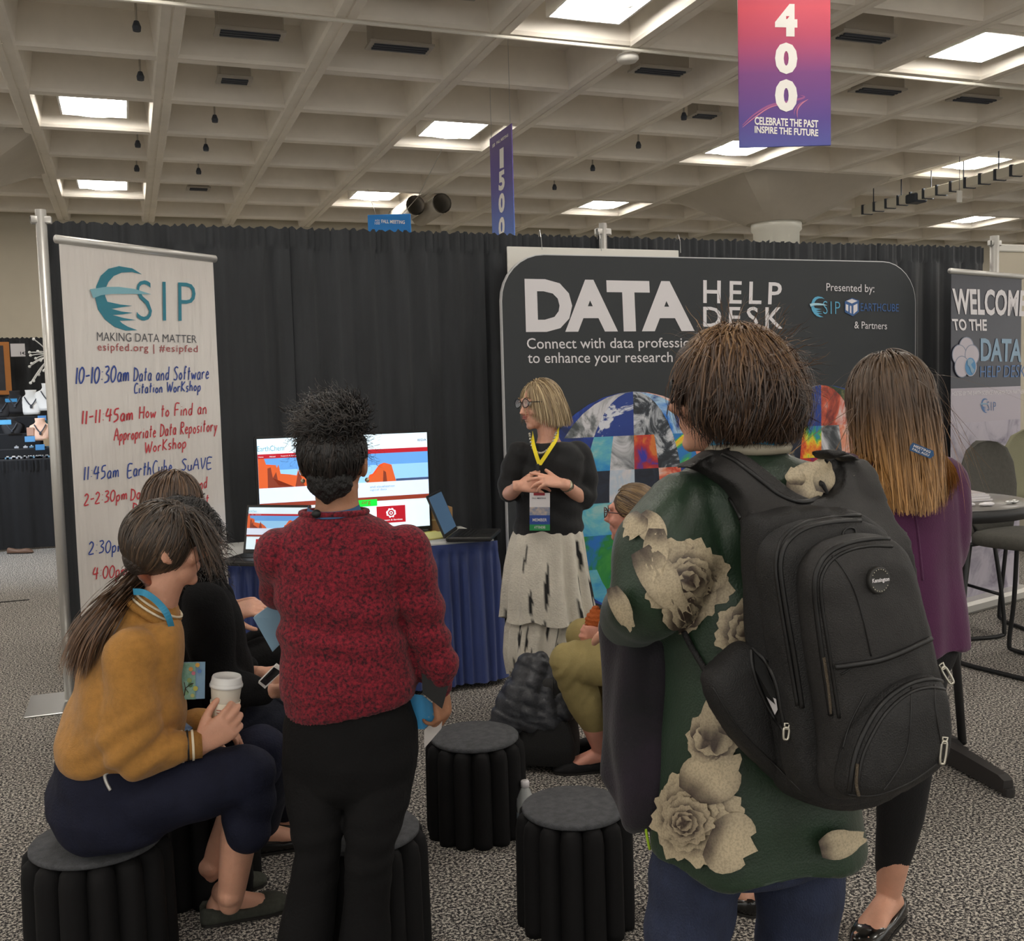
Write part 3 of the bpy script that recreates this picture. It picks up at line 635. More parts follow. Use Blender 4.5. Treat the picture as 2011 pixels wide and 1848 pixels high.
def page(t, X, Z, e, tag_='screen'):
    """X(u), Z(v) map page coordinates (0..1) to the panel"""
    def rect(nm, x0, z0, x1, z1, m, y): MB().box((X(x0), -y, Z(z0)), (X(x1), -y+.0008, Z(z1))).build(nm, m, t)
    kf = {n: scr(tag_+'_'+n, c, e) for n, c in dict(white=(216, 236, 246), red=(168, 22, 38), sky=(140, 192, 232), sky2=(92, 150, 214), haze=(206, 216, 236), cliff=(200, 88, 42), cliffd=(122, 52, 34), strip=(130, 52, 36), green=(20, 214, 60), lake=(58, 74, 110), ink=(90, 140, 160)).items()}
    rect('screen', 0, 0, 1, 1, kf['white'], .001); rect('page_sky', 0, .47, 1, .80, kf['sky'], .002); rect('page_sky_top', 0, .68, 1, .80, kf['sky2'], .0025); rect('page_menu', 0, .80, 1, .845, kf['red'], .003)
    rect('page_band', 0, .345, 1, .50, kf['haze'], .004); rect('page_strip', 0, .30, 1, .345, kf['strip'], .004); rect('page_lake', .8, .50, 1, .525, kf['lake'], .004)
    def cl(L, m, y, nm='page_cliff'):
        bm = bmesh.new(); f = bm.faces.new([bm.verts.new((X(px), -y, Z(pz))) for px, pz in L]); bmesh.ops.triangulate(bm, faces=[f]); me = bpy.data.meshes.new(nm); bm.to_mesh(me); bm.free(); me.materials.append(m); link(bpy.data.objects.new(nm, me), t)
    cl([(0, .5), (0, .80), (.035, .80), (.045, .74), (.06, .72), (.075, .735), (.10, .73), (.105, .70), (.115, .735), (.125, .64), (.17, .63), (.215, .615), (.225, .67), (.235, .62), (.26, .60), (.30, .56), (.34, .50)], kf['cliff'], .005)
    cl([(.05, .5), (.052, .70), (.07, .71), (.08, .60), (.10, .66), (.112, .52), (.2, .50)], kf['cliffd'], .006, 'page_cliff_face'); cl([(.205, .5), (.218, .60), (.227, .66), (.238, .60), (.26, .5)], kf['cliffd'], .006, 'page_cliff_face')
    cl([(.62, .5), (.64, .58), (.68, .60), (.70, .68), (.715, .655), (.73, .70), (.745, .68), (.775, .675), (.785, .60), (.80, .50)], kf['cliff'], .005); cl([(.72, .5), (.725, .62), (.74, .60), (.745, .5)], kf['cliffd'], .006, 'page_cliff_face')
    rect('page_tile', .675, .06, .85, .24, kf['red'], .005); rect('page_tile', .17, .06, .345, .24, kf['red'], .005); rect('page_badge', .56, .25, .68, .32, kf['green'], .006)
    # gear emblem
    g = []
    for k in range(32):
        r_ = .030 if (k//2) % 2 else .024; a_ = 2*PI*k/32; g.append((.762+r_*math.cos(a_), .165+r_*1.75*math.sin(a_)))
    cl(g, kf['white'], .006, 'gear_icon'); cl([(.762+.019*math.cos(a_), .165+.033*math.sin(a_)) for a_ in np.linspace(0, 2*PI, 17)[:-1]], kf['red'], .0068, 'gear_icon'); cl([(.762+.011*math.cos(a_), .165+.019*math.sin(a_)) for a_ in np.linspace(0, 2*PI, 17)[:-1]], kf['white'], .0076, 'gear_icon')
    cl([(.762+.006*math.cos(a_), .165+.010*math.sin(a_)) for a_ in np.linspace(0, 2*PI, 13)[:-1]], kf['red'], .0084, 'gear_icon')
    def tt(s, x0, z0, x1, z1, m, bold=0.0):
        v, f = text_geo(s, bold); mesh_obj('page_text', [(X(x0+(x1-x0)*q[0]), -.007, Z(z0+(z1-z0)*q[1])) for q in v], f, m, t)
    tt('EarthChem', -.0, .875, .15, .93, kf['ink']); tt('IEDA', .94, .91, .995, .935, kf['lake'], .01); tt('Home', .005, .812, .032, .826, kf['white']); tt('About', .065, .812, .10, .826, kf['white']); tt('Support & Services', .13, .812, .23, .826, kf['white'])
    tt('Support & Services', .70, .078, .83, .10, kf['white'], .01); tt('and visualization', .64, .44, .79, .465, kf['ink']); tt('ogical data', .64, .405, .74, .43, kf['ink']); tt('.org', .58, .262, .64, .305, kf['cliffd'])
page(tvf, lambda u: u*Wd, lambda v: Z0+v*Hh, .72, 'tv')

# ---- laptops
def laptop(name, loc, rz, label, lid=110, scr_on=True, w=.34, dpt=.235, page_on=True):
    t = empty(name, tuple(loc), rz); tag(t, label, 'laptop')
    MB().bbox((-w/2, -dpt, 0), (w/2, 0, .022), .006).build('base', mat('laptop_black', srgb(34, 33, 32), .5), t)
    mk = MB()
    for i in range(14):
        for j in range(5): mk.box((-w/2+.03+i*.0205, -.035-j*.021-.017, .022), (-w/2+.047+i*.0205, -.035-j*.021, .025))
    mk.build('keyboard', mat('key_black', srgb(18, 18, 18), .6), t)
    MB().bbox((-.05, -dpt+.015, .0222), (.05, -dpt+.075, .0236), .0005).build('trackpad', M_black, t)
    l = empty('lid', (0, .0, .018), 0, t); l.rotation_euler = (math.radians(-(lid-90)), 0, 0)
    MB().bbox((-w/2, 0, 0), (w/2, .010, dpt), .004).build('lid_shell', mat('lid_black', srgb(38, 36, 34), .5), l)
    if page_on: page_on(l, w, dpt)
    return t
def pg(l, w, d): page(l, lambda u: -w/2+.015+u*(w-.03), lambda v: .022+v*(d-.035), .42, 'laptop')
pk = WZ(423, 1103, .785); pr = WZ(560, 1106, .785); dd = pr-pk; rzl = math.atan2(dd[1], dd[0])
cL = pk+nrm(dd)*.17+A(-math.sin(rzl), math.cos(rzl), 0)*.235
laptop('laptop', (cL[0], cL[1], .766), rzl, 'black open laptop at the left end of the table mirroring the television page', 104, page_on=pg)
def blue(l, w, d): MB().box((-w/2+.012, -.001, .02), (w/2-.012, 0, d-.012)).build('screen', mat('dim_blue_screen', srgb(70, 96, 122), .3, emit=.35), l)
q = WZ(890, 1056, .78)
laptop('laptop', (q[0]+.03, q[1]+.12, .766), math.radians(62), 'black laptop at the right end of the table seen from its side', 112, page_on=blue)
q = WZ(850, 1060, .766); t = empty('legal_pad', (q[0], q[1]+.02, .766), .3); tag(t, 'yellow legal pad lying on the table beside the right laptop', 'notepad')
MB().bbox((-.13, -.02, 0), (.16, .2, .008), .002).build('sheets', ink('yellow_paper', (228, 222, 140), .8), t); MB().bbox((-.13, .2, 0), (.16, .215, .010), .002).build('binding', ink('pad_binding', (190, 180, 90), .6), t)
q = WV(858, 1040, 5.44); t = empty('cardboard_box', (q[0], 5.46, .766)); tag(t, 'small brown cardboard box behind the right laptop at the television edge', 'box')
MB().bbox((-.03, -.03, 0), (.09, .05, .13), .003).build('carton', ink('cardboard', (150, 118, 80), .9), t); MB().box((-.03, -.031, .06), (.09, -.030, .07)).build('tape', ink('tape', (180, 160, 120), .4), t)
q = WZ(826, 1042, .766); t = empty('computer_mouse', (q[0], q[1]+.05, .766)); tag(t, 'small black computer mouse with cable under the television corner', 'mouse')
MB().ell((0, 0, .012), (.03, .05, .016)).build('shell', M_black, t, True); MB().tube(spline([(0, .05, .01), (.02, .1, .006), (-.05, .16, .006)], 5), .002, 5).build('cable', M_black, t, True)

# ---- hanging signs
def zsrgb(*c): return srgb(*c)
def grad_mat(name, stops, z0, z1):
    m, N, L, B = newmat(name); B.inputs['Roughness'].default_value = .5
    tc = N.new('ShaderNodeTexCoord'); sp = N.new('ShaderNodeSeparateXYZ'); L.new(tc.outputs['Object'], sp.inputs[0])
    mr = N.new('ShaderNodeMapRange'); mr.inputs[1].default_value = z0; mr.inputs[2].default_value = z1; L.new(sp.outputs[2], mr.inputs[0])
    r = N.new('ShaderNodeValToRGB'); e = r.color_ramp.elements; e[0].position = stops[0][0]; e[0].color = srgb(*stops[0][1]); e[1].position = stops[-1][0]; e[1].color = srgb(*stops[-1][1])
    for p, c in stops[1:-1]: x = e.new(p); x.color = srgb(*c)
    L.new(mr.outputs[0], r.inputs[0]); L.new(r.outputs[0], B.inputs['Base Color']); return m
W2 = ink('sign_white', (250, 246, 240), .5)
q = W(1542, 288, 6.9); hs = plane_frame('hanging_sign', tuple(q), -YAW, 'red to purple hanging aisle sign with big white numerals 400 and small slogan', 'sign')
hw = .299; zb = float(q[2]); 
MB().bbox((-hw, 0, 0), (hw, .012, 1.42), .003).build('panel', grad_mat('sign_gradient', [(0, (88, 92, 168)), (.12, (92, 70, 150)), (.33, (128, 62, 132)), (.5, (196, 64, 100)), (.62, (222, 70, 90)), (1, (150, 60, 120))], 0, 1.42), hs)
for s_, y0, y1 in (('4', 7, 71), ('0', 83, 145), ('0', 155, 219), ('1', -70, -6)): txt(hs, s_, [(1522, y0), (1566, y0+1), (1522, y1), (1566, y1+1)] if s_ != '1' else [(1534, y0), (1556, y0), (1534, y1), (1556, y1)], W2, .003, bold=.06, name='numeral')
txt(hs, 'CELEBRATE THE PAST', [(1482, 229), (1607, 236), (1482, 245), (1607, 251)], W2, .003, bold=.03); txt(hs, 'INSPIRE THE FUTURE', [(1482, 247), (1607, 254), (1482, 261), (1607, 268)], W2, .003, bold=.03)
def swoosh(t, L, m, wpx, off): 
    P = spline(L, 8); k = len(P); tg = np.gradient(P, axis=0); nn_ = np.stack([-tg[:, 1], tg[:, 0]], 1); nn_ /= np.linalg.norm(nn_, axis=1, keepdims=True); wv = np.sin(np.linspace(.25, PI-.1, k))[:, None]*wpx
    a, b = P-nn_*wv, P+nn_*wv; V = [P2(t, *x, off) for x in a]+[P2(t, *x, off) for x in b]; mesh_obj('swoosh', V, [(i, i+1, k+i+1, k+i) for i in range(k-1)], m, t, world=True)
pk_ = ink('pink_swoosh', (214, 130, 160), .5); pk2 = ink('rose_swoosh', (170, 92, 150), .5)
swoosh(hs, [(1458, 246), (1480, 226), (1510, 208), (1545, 200), (1572, 194), (1580, 190), (1572, 187)], pk2, 2.2, .002); swoosh(hs, [(1458, 250), (1484, 229), (1512, 211), (1540, 204)], pk_, 1.2, .0025)
swoosh(hs, [(1587, 195), (1574, 204), (1566, 216), (1566, 232)], pk_, 1.3, .0025); swoosh(hs, [(1583, 197), (1570, 204), (1561, 216), (1560, 226)], pk2, 1.0, .002)
MB().tube([(-.25, .006, 1.42), (-.25, .006, ZC+DC-zb)], .003, 5).tube([(.25, .006, 1.42), (.25, .006, ZC+DC-zb)], .003, 5).build('hanging_wire', M_steel, hs)
# 1500 sign, edge-on along the aisle
q = W(1006, 242, 11.55); hs2 = plane_frame('hanging_sign', tuple(q), math.radians(90), 'narrow purple and blue hanging aisle sign with white numerals 1500', 'sign')
q2 = P2(hs2, 963, 268); L_ = float(q2[1]-q[1]); Hs = 1.55
MB().bbox((0, 0, -Hs), (L_, .012, 0), .003).build('panel', grad_mat('sign_gradient_blue', [(0, (90, 150, 225)), (.3, (90, 120, 200)), (.6, (92, 84, 160)), (1, (96, 66, 140))], -Hs, 0), hs2)
# numerals are read from the aisle: mirrored along the panel so they face the camera side
def txt_mir(t, s, quad, m, bold=0.03, name='numeral'): return txt(t, s, quad, m, -.016, bold=bold, name=name)
hs2n = []
for s_, yc in (('1', 311), ('5', 355), ('0', 399), ('0', 446)):
    hwd = 4 if s_ == '1' else 6; sl = .62
    txt_mir(hs2, s_, [(985-hwd, yc-20+hwd*sl), (985+hwd, yc-20-hwd*sl), (985-hwd+.3, yc+19+hwd*sl*.55), (985+hwd+.3, yc+19-hwd*sl*.55)], W2, .05)
txt_mir(hs2, 'FALL MEETING', [(975, 278), (998, 262), (975, 284), (998, 268)], W2); txt_mir(hs2, '100', [(967, 284), (972, 280), (967, 291), (972, 287)], W2)
MB().tube([(.05, .006, 0), (.05, .006, ZC+DC-q[2])], .003, 5).tube([(L_-.05, .006, 0), (L_-.05, .006, ZC+DC-q[2])], .003, 5).build('hanging_wire', M_steel, hs2)
# blue meeting sign
q = W(764, 421, 14.0); bs = plane_frame('hanging_sign', tuple(q), -YAW, 'bright blue rectangular sign reading FALL MEETING peeking above the curtain', 'sign')
MB().bbox((-.285, 0, -.34), (.285, .012, 0), .003).build('panel', mat('sign_blue', srgb(30, 132, 214), .5), bs)
txt(bs, 'FALL MEETING', [(749, 431), (795, 433), (749, 438), (795, 440)], W2, .003, bold=.02); txt(bs, 'AGU', [(736, 431), (746, 431), (736, 435), (746, 435)], W2, .003); txt(bs, '100', [(736, 436), (746, 436), (736, 441), (746, 441)], W2, .003)
a, b = W(738, 421, 14), W(790, 421, 14); c1, c2 = WZ(722, 372, ZC), WZ(868, 293, ZC)
MB().tube([a, c1], .004, 5).tube([b, WZ(822, 385, 4.6), c2], .006, 5).build('hanging_wire', M_steel, bs, world=True)
# ================================================================ TOOLS FOR FIGURES, CLOTH AND HAIR
def facing(az):                       # az degrees: 0 looks away from the lens, + turns to the right of the picture
    a = math.radians(az); return fh*math.cos(a)+rh*math.sin(a), rh*math.cos(a)-fh*math.sin(a)   # forward, right
def rnoise(V, k, seed, oct_=3):       # smooth pseudo noise, -1..1
    rs = np.random.RandomState(seed); out = np.zeros(len(V)); a = 1.0; t = 0
    for o in range(oct_):
        for j in range(5):
            d = rs.normal(size=3); d /= np.linalg.norm(d); out += a*np.sin(V@d*k*(1+.4*rs.rand())+rs.rand()*6.28); t += a*.45
        V = V+.15/k*np.sin(V[:, [1, 2, 0]]*k*1.3+seed); k *= 2.1; a *= .5
    return np.clip(out/max(t, 1e-6), -1.2, 1.2)
def remesh(mb, voxel, smooth=3, fac=.5):
    me = bpy.data.meshes.new('tmp'); me.from_pydata(np.concatenate(mb.v).tolist(), [], mb.f)
    bm = bmesh.new(); bm.from_mesh(me); bmesh.ops.recalc_face_normals(bm, faces=bm.faces); bm.to_mesh(me); bm.free()
    o = bpy.data.objects.new('tmp', me); COL.objects.link(o)
    m = o.modifiers.new('r', 'REMESH'); m.mode = 'VOXEL'; m.voxel_size = voxel
    if smooth: s = o.modifiers.new('s', 'SMOOTH'); s.factor = fac; s.iterations = smooth
    dg = bpy.context.evaluated_depsgraph_get(); dg.update(); r = bpy.data.meshes.new_from_object(o.evaluated_get(dg))
    V = np.zeros(len(r.vertices)*3); r.vertices.foreach_get('co', V); N = np.zeros(len(r.vertices)*3); r.vertices.foreach_get('normal', N)
    F = [tuple(p.vertices) for p in r.polygons]
    bpy.data.objects.remove(o); bpy.data.meshes.remove(me); bpy.data.meshes.remove(r)
    return V.reshape(-1, 3), N.reshape(-1, 3), F
GEO = {}                                # finished surfaces, kept for fitting seams and prints on them
def body_mesh(name, mb, voxel, m, parent, smooth=4, disp=None, cols=None, keep=None):
    V, N, F = remesh(mb, voxel, smooth)
    if disp is not None: V = V+N*disp(V, N)[:, None]
    c = cols(V, N) if cols is not None else None
    o = mesh_obj(name, V, F, m, parent, True, world=True, cols=c)
    if keep: GEO[keep] = BVHTree.FromPolygons([Vector(v) for v in V], F)
    return o
def limb(mb, pts, rad, n=16, sub=6):
    P = spline(np.asarray(pts), sub); r = np.interp(np.linspace(0, 1, len(P)), np.linspace(0, 1, len(rad)), rad)
    mb.tube(P, r, n); mb.ell(P[0], (r[0],)*3, n=12, m=8); mb.ell(P[-1], (r[-1],)*3, n=12, m=8); return mb
def trunk(mb, rows, right, fwd, n=28, e=2.3, cap=True, sub=4):
    """rows: (centre, half width, half depth[, tilt]) from the top down, joined smoothly"""
    C = spline([r[0] for r in rows], sub); k = len(C); t = np.linspace(0, len(rows)-1, k)
    hw = np.interp(t, range(len(rows)), [r[1] for r in rows]); hd = np.interp(t, range(len(rows)), [r[2] for r in rows])
    tl = np.interp(t, range(len(rows)), [r[3] if len(r) > 3 else 0 for r in rows])   # lift of the ring along the right vector
    a = np.arange(n)*2*PI/n; ca, sa = np.cos(a), np.sin(a); X = np.sign(ca)*np.abs(ca)**(2/e); Y = np.sign(sa)*np.abs(sa)**(2/e)
    return mb.rings([C[i]+X[:, None]*hw[i]*(right+zh*tl[i])+Y[:, None]*hd[i]*fwd for i in range(k)], cap)
def basis(f, up=zh):
    f = nrm(f); r = nrm(np.cross(f, up)); u = np.cross(r, f); return np.stack([r, f, u], 1)     # columns right, forward, up
def head_geo(mb, c, f, up=zh, s=1.0, ear=True, nose=True):
    R = basis(f, up); q = lambda x, y, z: c+R@(A(x, y, z)*s)
    mb.ell(q(0, -.012, .012), A(.073, .088, .086)*s, R, 24, 16); mb.ell(q(0, .022, -.02), A(.062, .062, .075)*s, R, 20, 12)
    mb.ell(q(0, .034, -.070), A(.050, .046, .046)*s, R, 18, 10); mb.ell(q(0, .066, -.098), A(.022, .017, .017)*s, R, 12, 8)
    mb.ell(q(0, .072, .022), A(.055, .016, .014)*s, R, 14, 8)
    for sx in (-1, 1):
        mb.ell(q(sx*.038, .058, -.030), A(.024, .024, .024)*s, R, 12, 8)
        if ear:
            E = R@np.array([[math.cos(sx*.35), -math.sin(sx*.35), 0], [math.sin(sx*.35), math.cos(sx*.35), 0], [0, 0, 1]])
            mb.ell(q(sx*.079, -.008, -.012), A(.008, .019, .032)*s, E, 12, 10); mb.ell(q(sx*.073, .0, -.034), A(.008, .011, .013)*s, E, 10, 8)
    if nose: mb.tube([q(0, .076, .008), q(0, .090, -.012), q(0, .100, -.030), q(0, .086, -.037)], A(.008, .010, .013, .010)*s, 10); mb.ell(q(0, .088, -.034), A(.016, .011, .009)*s, R, 10, 8)
    mb.ell(q(0, .078, -.058), A(.022, .011, .007)*s, R, 12, 8); mb.ell(q(0, .077, -.068), A(.019, .011, .007)*s, R, 12, 8)
    return R
def hand_geo(mb, wrist, d, pn, side, curl=(.5, .5, .5, .5), thumb=.6, s=1.0, spread=.10, th_out=.8, n=10):
    """palm from the wrist along d, pn = the way the palm faces, side = +1 when the thumb sits at d x pn"""
    d = nrm(d); pn = nrm(pn-d*(pn@d)); x = np.cross(d, pn)*side   # x: towards the thumb
    q = lambda a, b, c: wrist+(x*a+d*b+pn*c)*s
    def ring(b, hw, ht, off=0): 
        a = np.arange(14)*2*PI/14; ca, sa = np.cos(a), np.sin(a); X = np.sign(ca)*np.abs(ca)**.75; Y = np.sign(sa)*np.abs(sa)**.85
        return [q(off+X[i]*hw, b, Y[i]*ht) for i in range(14)]
    mb.rings([ring(-.03, .026, .019), ring(0, .027, .018), ring(.02, .033, .017, .001), ring(.05, .040, .016, .001), ring(.078, .041, .014), ring(.090, .037, .011)])
    for k, (px, L, r) in enumerate(((.031, .074, .0086), (.011, .083, .009), (-.010, .077, .0086), (-.029, .060, .0076))):
        p = A(px, .083-.004*abs(k-1), .0); ang = 0; fan = (1.5-k)*spread; pts = [p-A(0, .02, 0), p]; seg = (.44, .30, .26)
        dirx = math.sin(fan)
        for j in range(3):
            ang += curl[k]*(.9, 1.15, .75)[j]; v = A(dirx*math.cos(ang), math.cos(ang), math.sin(ang)); p = p+nrm(v)*L*seg[j]; pts.append(p)
        P = np.array([q(*z) for z in pts]); rr = A(r*1.12, r*1.1, r, r*.93, r*.78)*s
        mb.tube(spline(P, 3), np.interp(np.linspace(0, 4, len(spline(P, 3))), range(5), rr), n); mb.ell(P[-1], (rr[-1],)*3, n=8, m=6)
    t0 = A(.026, .018, .006); v = nrm(A(th_out, .75, .25)); t1 = t0+v*.036; v2 = nrm(A(th_out*(1-thumb), .9, .25+thumb*.6)); t2 = t1+v2*.032; v3 = nrm(A(th_out*(.6-thumb), .9, .2+thumb*.9)); t3 = t2+v3*.025
    P = np.array([q(*z) for z in (t0-A(.008, .01, 0), t0, t1, t2, t3)]); rr = A(.014, .015, .0125, .0105, .0085)*s
    Q = spline(P, 3); mb.tube(Q, np.interp(np.linspace(0, 4, len(Q)), range(5), rr), n); mb.ell(P[-1], (rr[-1],)*3, n=8, m=6)
    return mb
def foot_geo(mb, ankle, d, z0=.012, L=.235, s=1.0):
    """bare foot: heel behind the ankle, toes along d"""
    d = nrm(A(d[0], d[1], 0)); x = A(d[1], -d[0], 0); g = A(ankle[0], ankle[1], 0); R = np.stack([x, d, zh], 1)
    rows = [(-.05, .026, .020, .022), (-.035, .032, .034, .036), (0, .034, .040, .044), (.045, .034, .033, .038), (.09, .038, .024, .027), (.13, .042, .017, .019), (.16, .038, .013, .014), (.18, .026, .010, .011)]
    RR = []
    for y, hw, ht, cz in rows:
        a = np.arange(14)*2*PI/14; RR.append([g+R@A(math.cos(t)*hw*s, y*s, z0+(cz+math.sin(t)*ht)*s) for t in a])
    return mb.rings(RR)
def shoe_obj(name, ankle, d, m, parent, z0=0.0, s=1.0, open_=True, heel=.012, label=None):
    d = nrm(A(d[0], d[1], 0)); x = A(d[1], -d[0], 0); g = A(ankle[0], ankle[1], z0); R = np.stack([x, d, zh], 1); mb = MB()
    rows = [(-.066, .018, .048), (-.056, .031, .056), (-.03, .037, .052), (.0, .038, .044), (.05, .039, .036), (.085, .043, .040), (.12, .046, .046), (.155, .042, .040), (.18, .030, .028), (.194, .012, .018)]
    RO, RI = [], []
    for y, hw, top in rows:
        rim = top if open_ and y < .10 else top
        pts = [(-hw*.9, .004), (-hw, .018), (-hw*.96, rim*.75), (-hw*.78, rim)]
        if open_ and y < .095: pts += [(-hw*.72, rim-.003), (-hw*.7, .02), (hw*.7, .02), (hw*.72, rim-.003)]
        else: pts += [(-hw*.4, rim+.004), (-hw*.15, rim+.006), (hw*.15, rim+.006), (hw*.4, rim+.004)]
        pts += [(hw*.78, rim), (hw*.96, rim*.75), (hw, .018), (hw*.9, .004)]
        RO.append([g+R@(A(px, y, pz)*s) for px, pz in pts])
    o = fixn(mb.rings(RO).build(name, m, parent, True, world=True))
    sm = MB(); sr = []
    for y, hw, top in rows: sr.append([g+R@(A(px, y, pz)*s) for px, pz in ((-hw*.98, .0), (-hw*.98, .009), (hw*.98, .009), (hw*.98, .0))])
    sm.rings(sr).box((0, 0, 0), (0, 0, 0)) if False else sm.rings(sr)
    so = mesh_obj('sole', np.concatenate(sm.v), sm.f, M_sole, o, world=False); 
    # the shoe mesh is already in its parent's space: place the sole in the same space
    mi = np.array(base_of(parent).inverted()) if parent else np.eye(4)
    for v in so.data.vertices: c = mi[:3, :3]@np.array(v.co)+mi[:3, 3]; v.co = c
    fixn(so)
    if label: o['label'] = label
    return o
M_sole = mat('shoe_sole', srgb(30, 27, 24), .7)

# ---- hair made of many fine ribbons following a flow over the head
def hair(name, roots, nrmls, flow, length, steps, width, color, m, parent, coll, seed=1, inertia=.55, jit=.10, curl=0.0, curl_f=30, lift=None, wave=0.0):
    rs = np.random.RandomState(seed); n = len(roots); L = length*(1+rs.uniform(-.12, .12, n)) if np.isscalar(length) else length*(1+rs.uniform(-.10, .06, n))
    step = (L/steps)[:, None]; P = roots.copy(); D = nrmls.copy(); off = rs.uniform(0, 1, n) if lift is None else lift; pts = [P.copy()]; ph = rs.uniform(0, 6.28, n)
    bias = rs.normal(0, jit, (n, 3)); outs = [nrmls.copy()]
    for i in range(steps):
        fl = flow(P, i/steps)
        if wave: fl = fl+wave*np.stack([np.sin(roots@A(70, 40, 90)+3*np.sin(roots@A(30, 60, 20))+i*.35), np.sin(roots@A(50, 80, 30)+1.3+i*.3), .4*np.sin(roots@A(60, 30, 70)+2.1)], 1)
        D = D*inertia+fl*(1-inertia)+bias*.5; D /= np.maximum(np.linalg.norm(D, axis=1, keepdims=True), 1e-9)
        P = P+D*step; on = None
        for (c, r, R, k) in coll:
            q = (P-c)@R; rr = r+(off*k)[:, None]; e = np.linalg.norm(q/rr, axis=1); ins = e < 1
            if ins.any(): q[ins] = q[ins]/e[ins][:, None]; P[ins] = c+q[ins]@R.T
            if on is None: g = q/rr**2; on = (g/np.maximum(np.linalg.norm(g, axis=1, keepdims=True), 1e-9))@R.T
        pts.append(P.copy()); outs.append(on)
    P = np.stack(pts, 1); O = np.stack(outs, 1)          # n, steps+1, 3
    if curl:
        t = np.arange(steps+1)/steps; T = np.gradient(P, axis=1); T /= np.maximum(np.linalg.norm(T, axis=2, keepdims=True), 1e-9); S_ = np.cross(T, O)
        amp = curl*np.minimum(1, t*2.5)[None, :, None]; w_ = (ph[:, None]+curl_f*t[None, :])[..., None]
        P = P+S_*np.sin(w_)*amp+O*(np.cos(w_)*.6+.4)*amp
    T = np.gradient(P, axis=1); T /= np.maximum(np.linalg.norm(T, axis=2, keepdims=True), 1e-9)
    S_ = np.cross(T, O); S_ /= np.maximum(np.linalg.norm(S_, axis=2, keepdims=True), 1e-9)
    wd = width*rs.uniform(.6, 1.3, n)[:, None, None]*np.sqrt(np.clip(1.04-np.linspace(0, 1, steps+1)**2.5, 0, 1))[None, :, None]*.5
    # each lock has a slightly raised middle so light breaks on it
    V = np.stack([P-S_*wd, P+O*wd*.5, P+S_*wd], 2).reshape(-1, 3); F = []; m1 = steps+1
    base = (np.arange(n)*m1*3)[:, None]+np.arange(steps)[None, :]*3
    b = base.ravel(); F = np.concatenate([np.stack([b, b+1, b+4, b+3], 1), np.stack([b+1, b+2, b+5, b+4], 1)])
    t = np.repeat(np.tile(np.linspace(0, 1, m1), n), 3); sid = np.repeat(rs.rand(n), m1*3)
    c = color(V, t, sid)
    return mesh_obj(name, V, F, m, parent, True, world=True, cols=c)
def scalp(c, r, R, n, keep, seed=1):
    rs = np.random.RandomState(seed); v = rs.normal(size=(n*3, 3)); v /= np.linalg.norm(v, axis=1, keepdims=True); v = v[keep(v)][:n]
    p = c+(v*r)@R.T; g = (v/r); g /= np.linalg.norm(g, axis=1, keepdims=True); return p, g@R.T
def hairmat(name, rough=.42):
    m, N, L, B = newmat(name); at = N.new('ShaderNodeAttribute'); at.attribute_name = 'col'; L.new(at.outputs['Color'], B.inputs['Base Color'])
    B.inputs['Roughness'].default_value = rough; B.inputs['Specular IOR Level'].default_value = .55; return m
M_hair = hairmat('hair_strands')
def ramp_cols(t, stops):
    ts = [s[0] for s in stops]; cs = np.array([srgb(*s[1])[:3] for s in stops]); return np.stack([np.interp(t, ts, cs[:, k]) for k in range(3)], 1)
def skin_mat(name, c, s=.12): return mat(name, srgb(*c), .5, noise=(14, .06), bump=(260, .12), sss=s)
def lanyard(pts, wdt, m, name, parent, up=None, label=None):
    """a flat ribbon through 3-D points; its face turns with the local outward direction given per point"""
    P = spline([p for p, o in pts], 6); O = spline([o for p, o in pts], 6); T = np.gradient(P, axis=0); T /= np.linalg.norm(T, axis=1, keepdims=True)
    O = O-T*np.sum(O*T, 1, keepdims=True); O /= np.maximum(np.linalg.norm(O, axis=1, keepdims=True), 1e-9); S_ = np.cross(T, O); k = len(P); h = wdt/2; e = .0008
    V = np.concatenate([P-S_*h-O*e, P+S_*h-O*e, P+S_*h+O*e, P-S_*h+O*e]); F = []
    for i in range(k-1):
        for j in range(4): F.append((j*k+i, ((j+1) % 4)*k+i, ((j+1) % 4)*k+i+1, j*k+i+1))
    F += [(0, k, 2*k, 3*k), (k-1, 4*k-1, 3*k-1, 2*k-1)]
    o = fixn(mesh_obj(name, V, F, m, parent, False, world=True))
    if label: o['label'] = label
    return o
def hit(key, px, py, eps=.001):
    """point on a finished surface under the sight line through (px,py)"""
    d = Vector(nrm(ray(px, py))); loc, nn, i, t = GEO[key].ray_cast(Vector(EYEP), d)
    if loc is None: return None, None
    nn = np.array(nn); 
    if nn@np.array(d) > 0: nn = -nn
    return np.array(loc)+nn*eps, nn
def seam(key, L, r, m, name, parent, n=6, eps=.0, sub=6, fallback=None):
    P = []
    for x, y in spline(np.array(L, float), sub):
        p, nn = hit(key, x, y, eps)
        if p is not None: P.append(p)
    if len(P) < 3: return None
    P = np.array(P); return MB().tube(P, r, n).build(name, m, parent, True, world=True)
